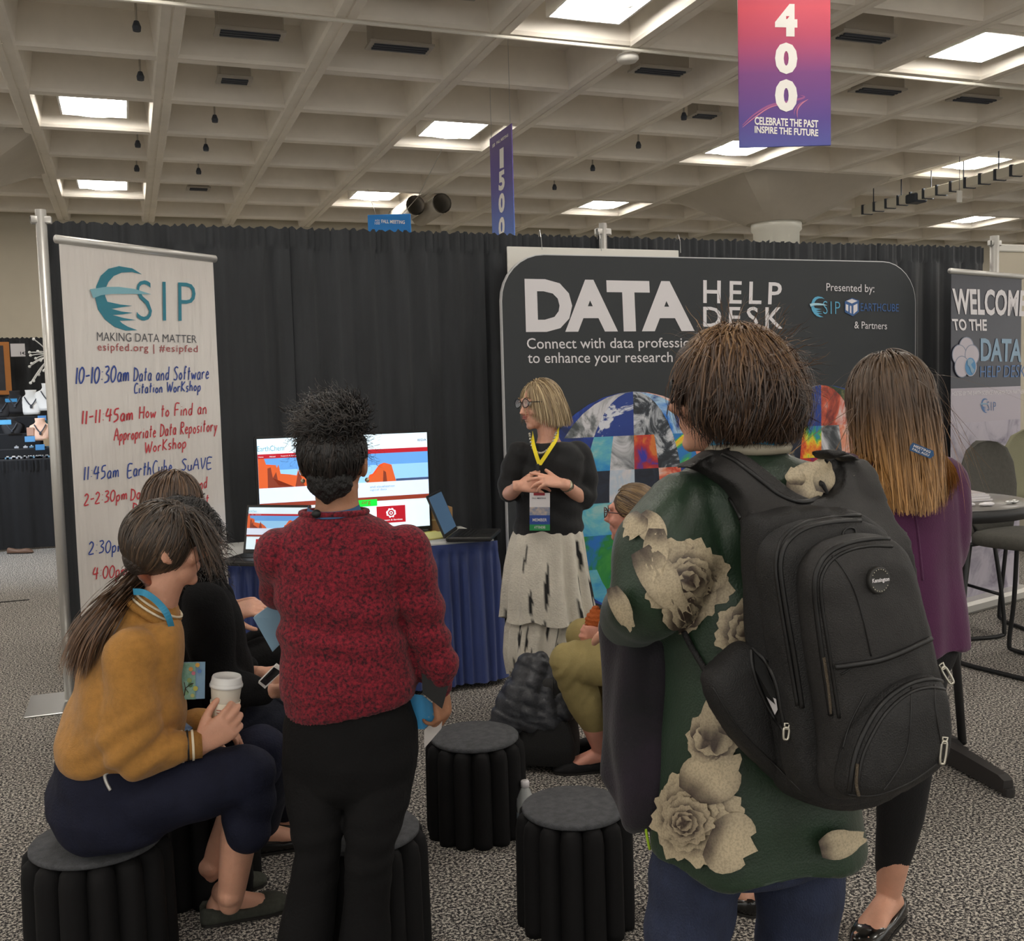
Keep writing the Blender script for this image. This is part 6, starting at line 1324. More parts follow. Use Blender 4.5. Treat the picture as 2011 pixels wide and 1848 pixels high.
# waist strap gathered at the side
sp_ = [hit('blouse', x, y, .006)[0] for x, y in ((1345, 1235), (1362, 1270), (1385, 1310), (1400, 1345))]
if all(p is not None for p in sp_): MB().tube(spline(sp_, 5), .006, 8).build('side_strap', M_nyl, bp, True, world=True)

# ---- dark coat over her left arm
ct = empty('coat', tuple(q(1235, 1500, .0))); tag(ct, 'dark plum and black coat hanging over the arm of the woman with the backpack', 'coat')
M_coat = mat('coat_cloth', srgb(14, 14, 19), .85, noise=(5, .3), col2=srgb(30, 19, 34), bump=(200, .2), sheen=.1)
s = MB(); Fc, Rc = facing(-35)
trunk(s, [(q(1240, 1195, .04), .050, .05), (q(1243, 1235, .03), .050, .080), (q(1243, 1330, .02), .044, .08), (q(1240, 1430, .02), .044, .075), (q(1242, 1530, .02), .052, .075), (q(1256, 1600, .02), .044, .06), (q(1266, 1630, .02), .026, .035)], Rc, Fc)
body_mesh('coat_body', s, .008, M_coat, ct, 5, lambda V, N: .010*rnoise(V*A(1, 1, .4), 18, 71)+.008*np.sin((V@rh)*95+2*rnoise(V, 6, 7)))
MB().tube(spline([q(1268, 1625, -.02), q(1271, 1645, -.02), q(1276, 1668, -.01)], 4), .0028, 6).build('neon_piping', ink('neon_yellow', (170, 205, 50), .5), ct, True, world=True)

# ---------------------------------------------------------------- woman with long ombre hair in purple
D = 2.68; F_, R_ = facing(-20); q = lambda x, y, d=0: W(x, y, D+d)
g0 = q(1740, 1400); pw = empty('person', (g0[0], g0[1], 0)); tag(pw, 'person with long brown to blond hair in a purple tunic and black leggings at right', 'person')
hc = q(1738, 782); hf, _ = facing(-38); Rm = basis(hf); b = MB(); head_geo(b, hc, hf)
limb(b, [q(1745, 840), q(1750, 900)], [.052, .062])
trunk(b, [(q(1752, 895), .07, .055), (q(1755, 930), .15, .08), (q(1760, 1030), .14, .09), (q(1765, 1120), .125, .09), (q(1768, 1230), .15, .11), (q(1768, 1280), .15, .11)], R_, F_)
shL, elL, wrL = q(1655, 945, -.04), q(1650, 1100), q(1700, 1130, .25); shR, elR, wrR = q(1846, 950, .04), q(1850, 1085, .05), q(1790, 1110, .28)
for s_, e_, w_ in ((shL, elL, wrL), (shR, elR, wrR)): limb(b, [s_, e_, w_], [.045, .037, .026])
hand_geo(b, wrL, nrm(rh), nrm(-fh), 1, s=.9); hand_geo(b, wrR, nrm(-rh), nrm(-fh), -1, s=.9)
hipR, knR, anR = q(1798, 1290, .02), q(1782, 1500, .0), WZ(1745, 1812, 0)+zh*.085; hipL, knL, anL = q(1730, 1290, -.02), q(1600, 1520, .08), WZ(1450, 1785, 0)+zh*.085
legs_geo(b, hipR, knR, anR, [.08, .065, .052, .05, .033]); legs_geo(b, hipL, knL, anL, [.08, .065, .052, .05, .033])
fdR = nrm(-rh*.75-fh*.2); foot_geo(b, anR, nrm(-rh*.55-fh*.6), .018); foot_geo(b, anL, nrm(-rh*.6+fh*.5), .018); body_mesh('body', b, .006, M_skin1, pw, 3)
M_pur = mat('plum_jersey', srgb(74, 22, 64), .85, noise=(6, .1), bump=(240, .15), sheen=.15)
s = MB(); trunk(s, [(q(1750, 882), .075, .065), (q(1752, 900), .125, .085), (q(1756, 930), .165, .105), (q(1758, 985), .168, .118), (q(1762, 1060), .160, .12), (q(1764, 1150), .158, .13), (q(1768, 1230), .165, .14), (q(1772, 1268), .168, .142)], R_, F_)
limb(s, [shR, q(1850, 1010, .03), elR, (elR+wrR)/2], [.074, .070, .062, .045], 18); limb(s, [shL, q(1650, 1010, -.03), elL, (elL+wrL)/2], [.074, .070, .062, .045], 18)
body_mesh('tunic', s, .0075, M_pur, pw, 5, lambda V, N: .005*rnoise(V, 12, 81)+.008*np.clip((1.25-V[:, 2])/.3, 0, 1)*np.sin((V@rh)*45+2*rnoise(V*A(1, 1, .3), 5, 3)), keep='tunic')
seam('tunic', [(1792, 985), (1800, 1030), (1806, 1080), (1812, 1140)], .003, M_pur, 'pleat', pw)
seam('tunic', [(1700, 985), (1760, 992), (1830, 985), (1872, 968)], .0025, M_pur, 'yoke_seam', pw)
M_leg = mat('black_leggings', srgb(16, 15, 17), .9, bump=(200, .2))
t_ = MB(); trunk(t_, [(q(1768, 1200), .13, .10), (q(1768, 1270), .155, .12), (q(1765, 1310), .14, .11)], R_, F_)
for hp, k_, a_ in ((hipR, knR, anR), (hipL, knL, anL)): limb(t_, [hp, (hp+k_)/2, k_, (k_*.62+a_*.38), (k_*.12+a_*.88)+zh*.03], [.09, .077, .062, .062, .043], 18)
body_mesh('leggings', t_, .0075, M_leg, pw, 4, lambda V, N: .003*rnoise(V, 14, 83))
M_clog = mat('black_patent', srgb(16, 15, 15), .22, coat=.5); shoe_obj('clog', anR, nrm(-rh*.55-fh*.6), M_clog, pw, s=1.03); shoe_obj('clog', anL, nrm(-rh*.6+fh*.5), M_clog, pw, s=1.0)
cap = MB(); cap.ell(hc+Rm@A(0, -.016, .018), (.085, .098, .094), Rm); limb(cap, [hc+Rm@A(0, -.055, -.02), q(1750, 890, -.05), q(1752, 930, -.06)], [.055, .045, .035])
body_mesh('hair', cap, .007, mat('ombre_hair_mass', srgb(96, 70, 46), .5, noise=(40, .3)), pw, 3)
def ombre(V, t, s):
    k = np.clip((hc[2]+.09-V[:, 2])/.36, 0, 1); c = ramp_cols(k, [(0, (92, 72, 54)), (.3, (84, 62, 44)), (.5, (124, 90, 54)), (.75, (176, 130, 76)), (1, (184, 138, 84))]); return c*(.55+.75*s)[:, None]
rt, nn_ = scalp(hc+Rm@A(0, -.014, .016), A(.084, .098, .095), Rm, 4200, lambda v: (v[:, 1] < .60+.25*v[:, 2]) & (v[:, 2] > -.6), 83)
dz = np.clip(rt[:, 2]-(W(1750, 985, D)[2]), .1, 1)
hair('hair_strands', rt, nn_*.25, lambda P, t: U(-zh*1.0-Rm[:, 1]*.10-rh*np.clip(((P-q(1748, 900))@rh)/.11, -1.5, 1.5)[:, None]*.34*t), dz*1.03, 18, .0036, ombre, M_hair, pw, [(hc+Rm@A(0, -.014, .004), A(.085, .099, .106), Rm, .016), (q(1756, 965), A(.165, .112, .12), basis(F_), .018)], 84, .55, .05, .002, 5, wave=.06)
rt, nn_ = scalp(hc+Rm@A(0, -.014, .016), A(.086, .10, .097), Rm, 70, lambda v: (v[:, 1] < .5) & (v[:, 2] > -.3) & (v[:, 2] < .6), 87)
hair('stray_strands', rt, nn_, lambda P, t: U(-zh*1.0+U(P-hc)*.35), .30, 14, .0012, ombre, M_hair, pw, [(hc, A(.09, .10, .10), Rm, .02), (q(1756, 955), A(.175, .135, .13), basis(F_), .02)], 88, .6, .22, .003, 6)
t = empty('hair_tag', tuple(q(1808, 886, -.16))); tag(t, 'blue lanyard end with white lettering lying on the long ombre hair', 'lanyard')
A0, A1 = q(1790, 877, -.205), q(1830, 893, -.200); dd = nrm(A1-A0); up_ = nrm(np.cross(dd, -fh)); up_ = up_ if up_[2] > 0 else -up_
MB().poly([A0-up_*.010, A1-up_*.010, A1+dd*.006, A1+up_*.010, A0+up_*.010, A0-dd*.003], .003, fh).build('strap_end', M_lan_n, t, world=True)
for k, s_ in enumerate(('MEETING', 'FALL AGU')):
    v, f = text_geo(s_, .02); mesh_obj('lettering', [A0+dd*(.004+x*.045)+up_*(.001-.008*k+y*.006)-fh*.001 for x, y in v], f, W1, t, world=True)
# ---------------------------------------------------------------- speaker in black with a printed skirt
D = 4.8; F_, R_ = facing(-152); q = lambda x, y, d=0: W(x, y, D+d)
g0 = q(1075, 1300); sw = empty('person', (g0[0], g0[1], 0)); tag(sw, 'person speaking in front of the banner, blond bob, glasses, black top and white skirt', 'person')
hc = q(1058, 792); hf, _ = facing(-122); upv = nrm(zh+hf*.02-rh*.06); Rm = basis(hf, upv); b = MB(); head_geo(b, hc, nrm(hf-zh*.12), upv, s=.98)
limb(b, [q(1072, 828), q(1076, 855), q(1078, 880)], [.046, .047, .066])
trunk(b, [(q(1078, 874), .065, .045), (q(1080, 900), .13, .06), (q(1080, 960), .15, .09), (q(1078, 1040), .15, .10), (q(1078, 1080), .15, .10)], R_, F_)
# her right arm is at the left of the picture
shA, elA, wrA = q(1022, 893), q(1000, 965, -.02), q(1020, 954, -.185); shB, elB, wrB = q(1132, 893), q(1148, 975, .0), q(1106, 950, -.225)
for s_, e_, w_ in ((shA, elA, wrA), (shB, elB, wrB)): limb(b, [s_, e_, w_], [.043, .038, .025])
hand_geo(b, wrA, nrm(rh*.9+zh*.05-fh*.1), nrm(fh*.8-zh*.5), 1, (.20, .3, .4, .5), .1, .98, .14); hand_geo(b, wrB, nrm(-rh*.92+zh*.22-fh*.12), nrm(fh*.5-zh*.8), -1, (.10, .25, .4, .5), -.2, .98, .16, 1.1)
hp = [q(1050, 1080), q(1105, 1080)]; an_ = [WZ(1050, 1330+0, 0)*0+A(*q(1052, 1300)[:2], .09), A(*q(1098, 1300)[:2], .09)]
for h_, a_ in zip(hp, an_): legs_geo(b, h_, (h_+a_)/2, a_, [.08, .065, .052, .05, .034]); foot_geo(b, a_, F_)
body_mesh('body', b, .0042, M_skin4, sw, 2)
for a_ in an_: shoe_obj('shoe', a_, F_, M_black, sw)
M_btop = mat('black_jersey', srgb(20, 21, 23), .85, bump=(160, .15), sheen=.1)
s = MB(); trunk(s, [(q(1078, 868), .090, .062), (q(1079, 879), .140, .090), (q(1080, 900), .172, .105), (q(1080, 950), .158, .12), (q(1078, 1000), .155, .12), (q(1077, 1035), .165, .13), (q(1077, 1046), .160, .126)], R_, F_)
limb(s, [shA, q(1008, 925), elA+fh*.01], [.068, .062, .052], 16); limb(s, [shB, q(1146, 930), elB], [.068, .066, .060], 16); limb(s, [elB, q(1138, 970, -.05)], [.060, .050])
body_mesh('top', s, .007, M_btop, sw, 4, lambda V, N: .004*rnoise(V, 16, 91)+.003*np.sin(V@nrm(zh+rh*.4)*70+2*rnoise(V, 8, 3)))
# gathered two-tier skirt with dark brush strokes
def skirt(rows, name, seed, hemw=.0):
    n = 150; rs = np.random.RandomState(seed); ph = np.cumsum(rs.uniform(.4, 1.7, n)); ph = ph/ph[-1]*2*PI*15; V = []; C_ = []; m = len(rows)
    rowsC = spline([r[0] for r in rows], 6); k = len(rowsC); t = np.linspace(0, m-1, k); hw = np.interp(t, range(m), [r[1] for r in rows]); hd = np.interp(t, range(m), [r[2] for r in rows]); am = np.interp(t, range(m), [r[3] for r in rows])
    strokes = [(rs.rand()*2*PI, rs.rand(), rs.uniform(.18, .5), rs.uniform(-.25, .25), rs.uniform(.025, .06)) for _ in range(40)]; dots = [(rs.rand()*2*PI, rs.rand()) for _ in range(40)]
    for i in range(k):
        h = i/(k-1)
        for j in range(n):
            a = 2*PI*j/n; f_ = 1+am[i]*math.sin(ph[j])*(.6+.4*math.sin(3*a))/hw[i]
            V.append(rowsC[i]+R_*hw[i]*f_*math.cos(a)+F_*hd[i]*f_*math.sin(a)+zh*(.012*math.sin(a*7+seed) if i == k-1 else 0))
            c = np.array(srgb(216, 210, 196)[:3])
            for (a0, h0, L_, sl, w_) in strokes:
                if h0 < h < h0+L_:
                    da = (a-a0-sl*(h-h0)+PI) % (2*PI)-PI
                    if abs(da) < w_*math.sin(PI*(h-h0)/L_): c = np.array(srgb(34, 34, 34)[:3])
            C_.append(c)
    F = [(i*n+j, i*n+(j+1) % n, (i+1)*n+(j+1) % n, (i+1)*n+j) for i in range(k-1) for j in range(n)]
    return mesh_obj(name, V, F, mat('linen_print_'+name, (1, 1, 1, 1), .9, attr=True, noise=(9, .16), bump=(120, .4)), sw, True, world=True, cols=np.array(C_))
skirt([(q(1077, 1036), .158, .125, .004), (q(1075, 1060), .175, .14, .010), (q(1074, 1110), .195, .155, .016), (q(1076, 1160), .212, .17, .020), (q(1080, 1212), .228, .18, .026)], 'skirt_upper_tier', 3)
skirt([(q(1076, 1190), .165, .13, .015), (q(1070, 1230), .175, .15, .022), (q(1064, 1280), .165, .15, .022), (q(1062, 1318), .145, .13, .022)], 'skirt_lower_tier', 8)
# hair, features, glasses
def blond(V, t, s): return ramp_cols(s*.8+t*.2, [(0, (112, 92, 66)), (.5, (160, 136, 100)), (1, (204, 182, 142))])
cap = MB(); cap.ell(hc+Rm@A(0, -.022, .022), (.080, .088, .090), Rm); cap.ell(hc+Rm@A(0, -.045, -.03), (.076, .060, .075), Rm); body_mesh('hair', cap, .006, mat('blond_hair_mass', srgb(130, 108, 76), .5, noise=(50, .3)), sw, 2)
rt, nn_ = scalp(hc+Rm@A(0, -.018, .018), A(.081, .092, .092), Rm, 1700, lambda v: (v[:, 1] < .45+.55*np.clip(v[:, 2], 0, 1)) & (v[:, 2] > -.4) & ~((v[:, 0] > .25) & (v[:, 1] > -.05) & (v[:, 2] < .6)), 93)
hair('hair_strands', rt, nn_*.3, lambda P, t: U(-zh*1.0-Rm[:, 1]*.35*(1-t)+0*P+np.sign(((P-hc)@Rm)[:, :1])*Rm[:, 0]*.1), np.clip((rt[:, 2]-q(1060, 826)[2])*1.1+.02, .03, .2), 10, .0046, blond, M_hair, sw, [(hc+Rm@A(0, -.018, .0), A(.083, .096, .105), Rm, .014)], 94, .42, .05)
glasses(sw, hc, Rm, M_black, s=1.05)
for sx in (-1, 1):
    e_ = hc+Rm@A(sx*.033, .070, .000); MB().ell(e_, (.0125,)*3, Rm, 14, 10).build('eye', ink('eye_white', (215, 210, 205), .3), sw, True, world=True); MB().ell(e_+Rm@A(0, .0085, 0), (.0055, .0045, .0055), Rm, 12, 8).build('iris', ink('iris_grey', (60, 66, 66), .2), sw, True, world=True)
    MB().tube([hc+Rm@A(sx*.016, .090, .022), hc+Rm@A(sx*.034, .088, .028), hc+Rm@A(sx*.052, .078, .022)], A(.0022, .003, .0015), 6).build('eyebrow', ink('brow_blond', (122, 96, 70), .8), sw, True, world=True)
MB().ell(hc+Rm@A(0, .082, -.059), (.017, .0075, .004), Rm, 12, 8).ell(hc+Rm@A(0, .081, -.067), (.015, .0085, .0045), Rm, 12, 8).build('lips', ink('lip_pink', (186, 112, 104), .4), sw, True, world=True)
# lanyard and badge
fw = -fh
L_ = [(q(1098, 838, -.02), rh), (q(1092, 862, -.09), fw), (q(1078, 885, -.145), fw), (q(1060, 912, -.165), fw)]; lanyard(L_, .017, M_lan_y, 'lanyard', sw)
L_ = [(q(1046, 850, -.03), -rh), (q(1046, 866, -.10), fw), (q(1052, 890, -.15), fw), (q(1060, 914, -.167), fw)]; lanyard(L_, .017, M_lan_y, 'lanyard', sw)
MB().bbox(q(1056, 918, -.175)-A(.008, .004, .016), q(1056, 918, -.175)+A(.008, .004, .016), .003).build('lanyard_clip', M_black, sw, world=True)
P_ = spline([q(1040, 852, -.075), q(1046, 880, -.125), q(1062, 890, -.135), q(1080, 878, -.125), q(1092, 850, -.07)], 5); nk = MB()
for p in P_: nk.ell(p, (.006, .006, .006), n=8, m=6)
nk.build('beaded_necklace', mat('silver_beads', srgb(190, 186, 170), .3, metal=.7), sw, True, world=True)
def band(c0, c1, r, m, nm): MB().tube([c0, c1], r, 16).build(nm, m, sw, True, world=True)
ax_ = nrm(elA-wrA); band(wrA+ax_*.022, wrA+ax_*.036, .0275, M_steel, 'wristwatch'); MB().ell(wrA+ax_*.029-fh*.026, (.014, .006, .014), n=14, m=8).build('watch_face', ink('watch_dial', (190, 205, 215), .2), sw, True, world=True)
ax_ = nrm(elB-wrB); band(wrB+ax_*.025, wrB+ax_*.055, .0300, mat('silver_cuff', srgb(190, 182, 160), .25, metal=.9, bump=(60, .4)), 'bracelet')
bg_ = empty('name_badge', tuple(q(1060, 1042, -.21))); tag(bg_, 'white and blue conference badge hanging on the yellow lanyard of the speaker', 'badge')
def quad(x0, y0, x1, y1, off, m, nm, th=.0008): MB().poly([q(x0, y0, off), q(x1, y0, off), q(x1, y1, off), q(x0, y1, off)], th, fh).build(nm, m, bg_, world=True)
quad(1040, 968, 1080, 1042, -.215, W1, 'card', .003); quad(1040, 1012, 1080, 1030, -.2165, ink('badge_blue', (44, 74, 150), .4), 'blue_band'); quad(1040, 1030, 1080, 1042, -.2165, ink('badge_green', (40, 140, 80), .4), 'green_band'); quad(1040, 996, 1080, 1012, -.2165, mat('badge_photo', srgb(110, 130, 160), .4, noise=(40, .4), col2=srgb(196, 176, 160)), 'badge_picture'); quad(1048, 968, 1070, 973, -.2165, ink('badge_red', (150, 40, 50), .4), 'red_band')
for (s_, x0, y0, x1, y1) in (('MEMBER', 1046, 1018, 1074, 1024), ('ATTENDEE', 1049, 1033, 1071, 1038), ('FALL MEETING', 1045, 977, 1072, 980)):
    v, f = text_geo(s_, .01); mesh_obj('lettering', [q(x0+(x1-x0)*x, y1+(y0-y1)*y, -.2175) for x, y in v], f, W1 if y0 > 1000 else K_grey, bg_, world=True)

# ---------------------------------------------------------------- seated woman in khaki trousers
D = 3.95; F_, R_ = facing(-78); q = lambda x, y, d=0: W(x, y, D+d)
g0 = q(1245, 1300); kw = empty('person', (g0[0], g0[1], 0)); tag(kw, 'person seated in khaki trousers and black jacket, partly hidden by the rose blouse', 'person')
hc = q(1240, 1006); Rm = basis(facing(-72)[0]); b = MB(); head_geo(b, hc, facing(-72)[0], s=.98)
limb(b, [q(1246, 1045), q(1252, 1085)], [.048, .058])
trunk(b, [(q(1254, 1080), .07, .055), (q(1258, 1110), .15, .08), (q(1265, 1200), .15, .10), (q(1275, 1290), .15, .12), (q(1280, 1320), .16, .12)], R_, F_)
sh, el, wr = q(1250, 1115, -.14), q(1235, 1215, -.16), q(1192, 1245, -.02); sh2, el2, wr2 = q(1240, 1115, .14), q(1225, 1210, .16), q(1190, 1235, .06)
limb(b, [sh, el, wr], [.045, .037, .025]); limb(b, [sh2, el2, wr2], [.045, .037, .025]); hand_geo(b, wr, nrm(-rh), nrm(fh), 1, (.8, .8, .8, .8), .4, .9); hand_geo(b, wr2, nrm(-rh*.9-zh*.2), nrm(-fh), -1, (.8, .8, .8, .8), .4, .9)
hip, kn = q(1265, 1300, -.08), q(1118, 1300, -.05); hip2, kn2 = q(1265, 1290, .12), q(1145, 1248, .15); an = WZ(1182, 1512, 0)+zh*.085; an2 = WZ(1215, 1470, 0)+zh*.085
legs_geo(b, hip, kn, an, [.08, .065, .055, .05, .034]); legs_geo(b, hip2, kn2, an2, [.08, .065, .055, .05, .034]); fd = nrm(-rh*.95-fh*.1); foot_geo(b, an, fd, .014); foot_geo(b, an2, fd, .014); body_mesh('body', b, .006, M_skin3, kw, 3)
s = MB(); trunk(s, [(q(1250, 1066), .07, .062), (q(1256, 1090), .15, .085), (q(1260, 1120), .185, .11), (q(1268, 1210), .18, .13), (q(1275, 1300), .18, .14)], R_, F_); limb(s, [sh, el, (el+wr)/2, wr+rh*.02], [.07, .065, .05, .04], 16); limb(s, [sh2, el2, (el2+wr2)/2], [.07, .065, .05], 16)
body_mesh('jacket', s, .008, mat('charcoal_jacket', srgb(34, 33, 40), .8, bump=(160, .2)), kw, 4, lambda V, N: .006*rnoise(V, 14, 95))
M_khaki = mat('khaki_cotton', srgb(158, 142, 92), .85, noise=(20, .06), bump=(260, .2))
t_ = MB(); trunk(t_, [(q(1272, 1270), .15, .13), (q(1275, 1310), .17, .15), (q(1275, 1340), .15, .13)], R_, F_); limb(t_, [hip, (hip+kn)/2, kn], [.10, .092, .076], 20); limb(t_, [kn, (kn*.55+an*.45), (kn*.2+an*.8)+zh*.02], [.076, .068, .042], 20); limb(t_, [hip2, (hip2+kn2)/2, kn2], [.10, .09, .072], 20); limb(t_, [kn2, (kn2+an2)/2, an2+zh*.04], [.072, .06, .042], 18)
body_mesh('trousers', t_, .007, M_khaki, kw, 4, lambda V, N: .003*rnoise(V, 14, 96)+.0035*np.exp(-(np.linalg.norm(V-kn, axis=1)/.14)**2)*np.sin(V@nrm(zh*.6-rh)*140+2*rnoise(V, 9, 4)))
for a_ in (an, an2): shoe_obj('flat_shoe', a_, fd, M_leg, kw, s=1.02)
cap = MB(); cap.ell(hc+Rm@A(0, -.018, .020), (.078, .090, .086), Rm); cap.ell(hc+Rm@A(0, -.085, -.02), (.03, .03, .03), Rm); body_mesh('hair', cap, .006, mat('brown_blond_mass', srgb(88, 68, 46), .5, noise=(50, .3)), kw, 2)
rt, nn_ = scalp(hc+Rm@A(0, -.016, .018), A(.079, .093, .089), Rm, 1500, lambda v: (v[:, 1] < .68) & (v[:, 2] > -.45+.7*np.clip(v[:, 1], 0, 1)), 97); bn = hc+Rm@A(0, -.10, -.025)
hair('hair_strands', rt, nn_, lambda P, t: U(bn-P), np.linalg.norm(rt-bn, axis=1)*.98, 10, .0042, lambda V, t, s: ramp_cols(s, [(0, (72, 54, 38)), (.5, (112, 88, 58)), (1, (150, 122, 84))]), M_hair, kw, [(hc+Rm@A(0, -.016, .018), A(.080, .094, .090), Rm, .006)], 98, .4, .04)
glasses(kw, hc, Rm, mat('brown_frame', srgb(70, 44, 40), .4))
f = empty('orange_pouch', tuple(q(1174, 1240, .02))); tag(f, 'small round orange knitted pouch held by the person in khaki trousers', 'pouch')
mb = MB(); mb.ell(q(1174, 1220, .02), (.050, .05, .048)); mb.ell(q(1170, 1200, .02), (.022, .022, .02)); body_mesh('pouch_body', mb, .005, mat('orange_knit', srgb(178, 88, 34), .9, bump=(140, .5)), f, 2, lambda V, N: .002*np.sin(V[:, 2]*400))
# ================================================================ THINGS ON THE FLOOR AND AT THE RIGHT
for (p, lb) in (((W(385, 1500, 3.16)), 'black paper stool under the curly haired person in black'), ((W(392, 1400, 3.75)), 'black paper stool under the person with long straight hair'), ((W(1278, 1340, 3.98)), 'black paper stool under the person in khaki trousers')):
    stool(p, lb, .2, .16)
# backpack and puffer jacket on the floor near the speaker
D = 4.25; q = lambda x, y, d=0: W(x, y, D+d); Fb, Rb = facing(-170)
fb = empty('backpack', tuple(WZ(1040, 1500, 0))); tag(fb, 'black backpack standing on the floor beside the khaki trousers, under a puffer jacket', 'backpack')
g = WZ(1062, 1492, 0); s = MB(); 
trunk(s, [(g+zh*.36+rh*.01, .06, .05), (g+zh*.33, .12, .08), (g+zh*.22, .155, .10), (g+zh*.10, .165, .115), (g+zh*.03, .165, .12), (g+zh*.012, .15, .11)], Rb, Fb, e=3)
body_mesh('bag_body', s, .008, M_nyl, fb, 4, lambda V, N: .006*rnoise(V, 14, 101), keep='fbag')
s = MB(); trunk(s, [(g+zh*.20-fh*.10+rh*.02, .09, .03), (g+zh*.10-fh*.13+rh*.02, .12, .045), (g+zh*.03-fh*.13+rh*.02, .11, .04)], Rb, Fb, e=3); body_mesh('mesh_pocket', s, .008, mat('black_mesh', srgb(18, 18, 19), .8, bump=(500, .5)), fb, 3)
seam('fbag', [(1085, 1330), (1088, 1380), (1096, 1430), (1100, 1480)], .003, M_pipe, 'piping', fb); MB().tube(spline([g+zh*.37+rh*.03, g+zh*.40, g+zh*.37-rh*.04], 5), .008, 8).build('top_handle', M_nyl2, fb, True, world=True)
pj = empty('puffer_jacket', tuple(WZ(1010, 1440, 0))); tag(pj, 'dark grey quilted puffer jacket heaped over the floor backpack at the skirt hem', 'jacket')
M_puf = mat('puffer_shell', srgb(52, 54, 60), .45, noise=(8, .12), bump=(120, .2))
s = MB()
for k, (x0, y0, x1, y1, r0, r1) in enumerate(((1060, 1300, 1040, 1420, .045, .055), (1035, 1305, 1000, 1430, .05, .055), (1080, 1320, 1075, 1420, .045, .06), (1012, 1345, 975, 1440, .045, .045), (1050, 1420, 1095, 1440, .055, .05), (1095, 1330, 1110, 1400, .03, .04))):
    P = spline([q(x0, y0, -.06), q((x0+x1)/2-4, (y0+y1)/2, -.13), q(x1, y1, -.16)], 10); rr = np.linspace(r0, r1, len(P)); s.tube(P, rr*(1+.06*np.sin(np.arange(len(P))*1.7)), 14); s.ell(P[0], (r0,)*3, n=12, m=8); s.ell(P[-1], (r1,)*3, n=12, m=8)
body_mesh('jacket_shell', s, .0075, M_puf, pj, 2, lambda V, N: .005*rnoise(V, 22, 103)-.006*np.abs(np.sin((V@nrm(zh+rh*.4))*55+rnoise(V, 8, 7)))**8)
# water bottle
q_ = WZ(1034, 1648, 0); t = empty('water_bottle', tuple(q_)); tag(t, 'clear plastic water bottle with white cap on the carpet behind the front stool', 'bottle')
m_, N, L, B = newmat('clear_plastic'); B.inputs['Base Color'].default_value = (.75, .78, .78, 1); B.inputs['Roughness'].default_value = .1; B.inputs['Alpha'].default_value = .35
MB().lathe([(.001, .0), (.028, .0), (.032, .01), (.031, .05), (.032, .06), (.031, .10), (.032, .12), (.030, .145), (.015, .178), (.0125, .182), (.0125, .19)], 24).build('bottle_body', m_, t, True)
MB().lathe([(.0145, .184), (.0145, .202), (.0125, .205), (.001, .205)], 20).build('cap', W1, t, True)
MB().lathe([(.0325, .055), (.0325, .10)], 24, cap=False).build('label_band', ink('bottle_label', (120, 130, 140), .4), t, True)

# tall round table
D = 4.1; c = WZ(1828, 981, 1.04); t = empty('high_table', (c[0], c[1], 0)); tag(t, 'tall round table with dark rim and black legs at the right edge', 'table')
MB().lathe([(.001, 1.012), (.340, 1.012), (.358, 1.018), (.362, 1.03), (.358, 1.04), (.001, 1.04)], 56).build('table_top', mat('table_laminate', srgb(120, 116, 112), .3, noise=(30, .05)), t, True)
MB().lathe([(.352, .985), (.364, .988), (.366, 1.034), (.362, 1.034), (.358, .99)], 56, cap=False).build('rim', M_black, t, True)
MB().lathe([(.10, .975), (.13, 1.012)], 20).build('top_mount', M_black, t, True)
def wq(x, y, d): return W(x, y, d)
f1, f2 = WZ(1980, 1563, .0), WZ(1890, 1482, .0); hub = A(c[0], c[1], 0)
MB().tube(spline([wq(1873, 1008, 4.02), wq(1867, 1165, 4.0), wq(1880, 1330, 4.02), f2+zh*.05], 8), .017, 10).build('leg', M_black, t, True, world=True)
MB().tube(spline([wq(1901, 1008, 4.15), wq(1892, 1160, 4.1), wq(1879, 1310, 4.03)], 8), .014, 10).build('leg', M_black, t, True, world=True)
MB().tube(spline([wq(1790, 1010, 4.1), wq(1800, 1250, 4.1), hub+zh*.06], 6), .016, 10).build('leg', M_black, t, True, world=True)
m_foot = mat('foot_plastic', srgb(40, 37, 36), .5)
def footbeam(a, b_, w_=.03, h=.05):
    d = nrm(b_-a); s_ = nrm(np.cross(d, zh)); a2 = a; R = []
    for p, k, hh in ((a, 1, h), ((a+b_)/2, 1, h), (b_-d*.03, .85, h*.8), (b_, .75, h*.55)): R.append([p+s_*w_*k*x+zh*z for x, z in ((-1, .012), (-.85, hh+.03), (.85, hh+.03), (1, .012))])
    mb = MB(); mb.rings(R); mb.tube([b_+zh*.03, b_+zh*.0], .022, 12); return mb
fixn(footbeam(hub, f1).build('foot', m_foot, t, world=True)); fixn(footbeam(hub, f2, .026).build('foot', m_foot, t, world=True)); fixn(footbeam(hub, hub*2-f1, .028).build('foot', m_foot, t, world=True)); fixn(footbeam(hub, hub*2-f2, .028).build('foot', m_foot, t, world=True))
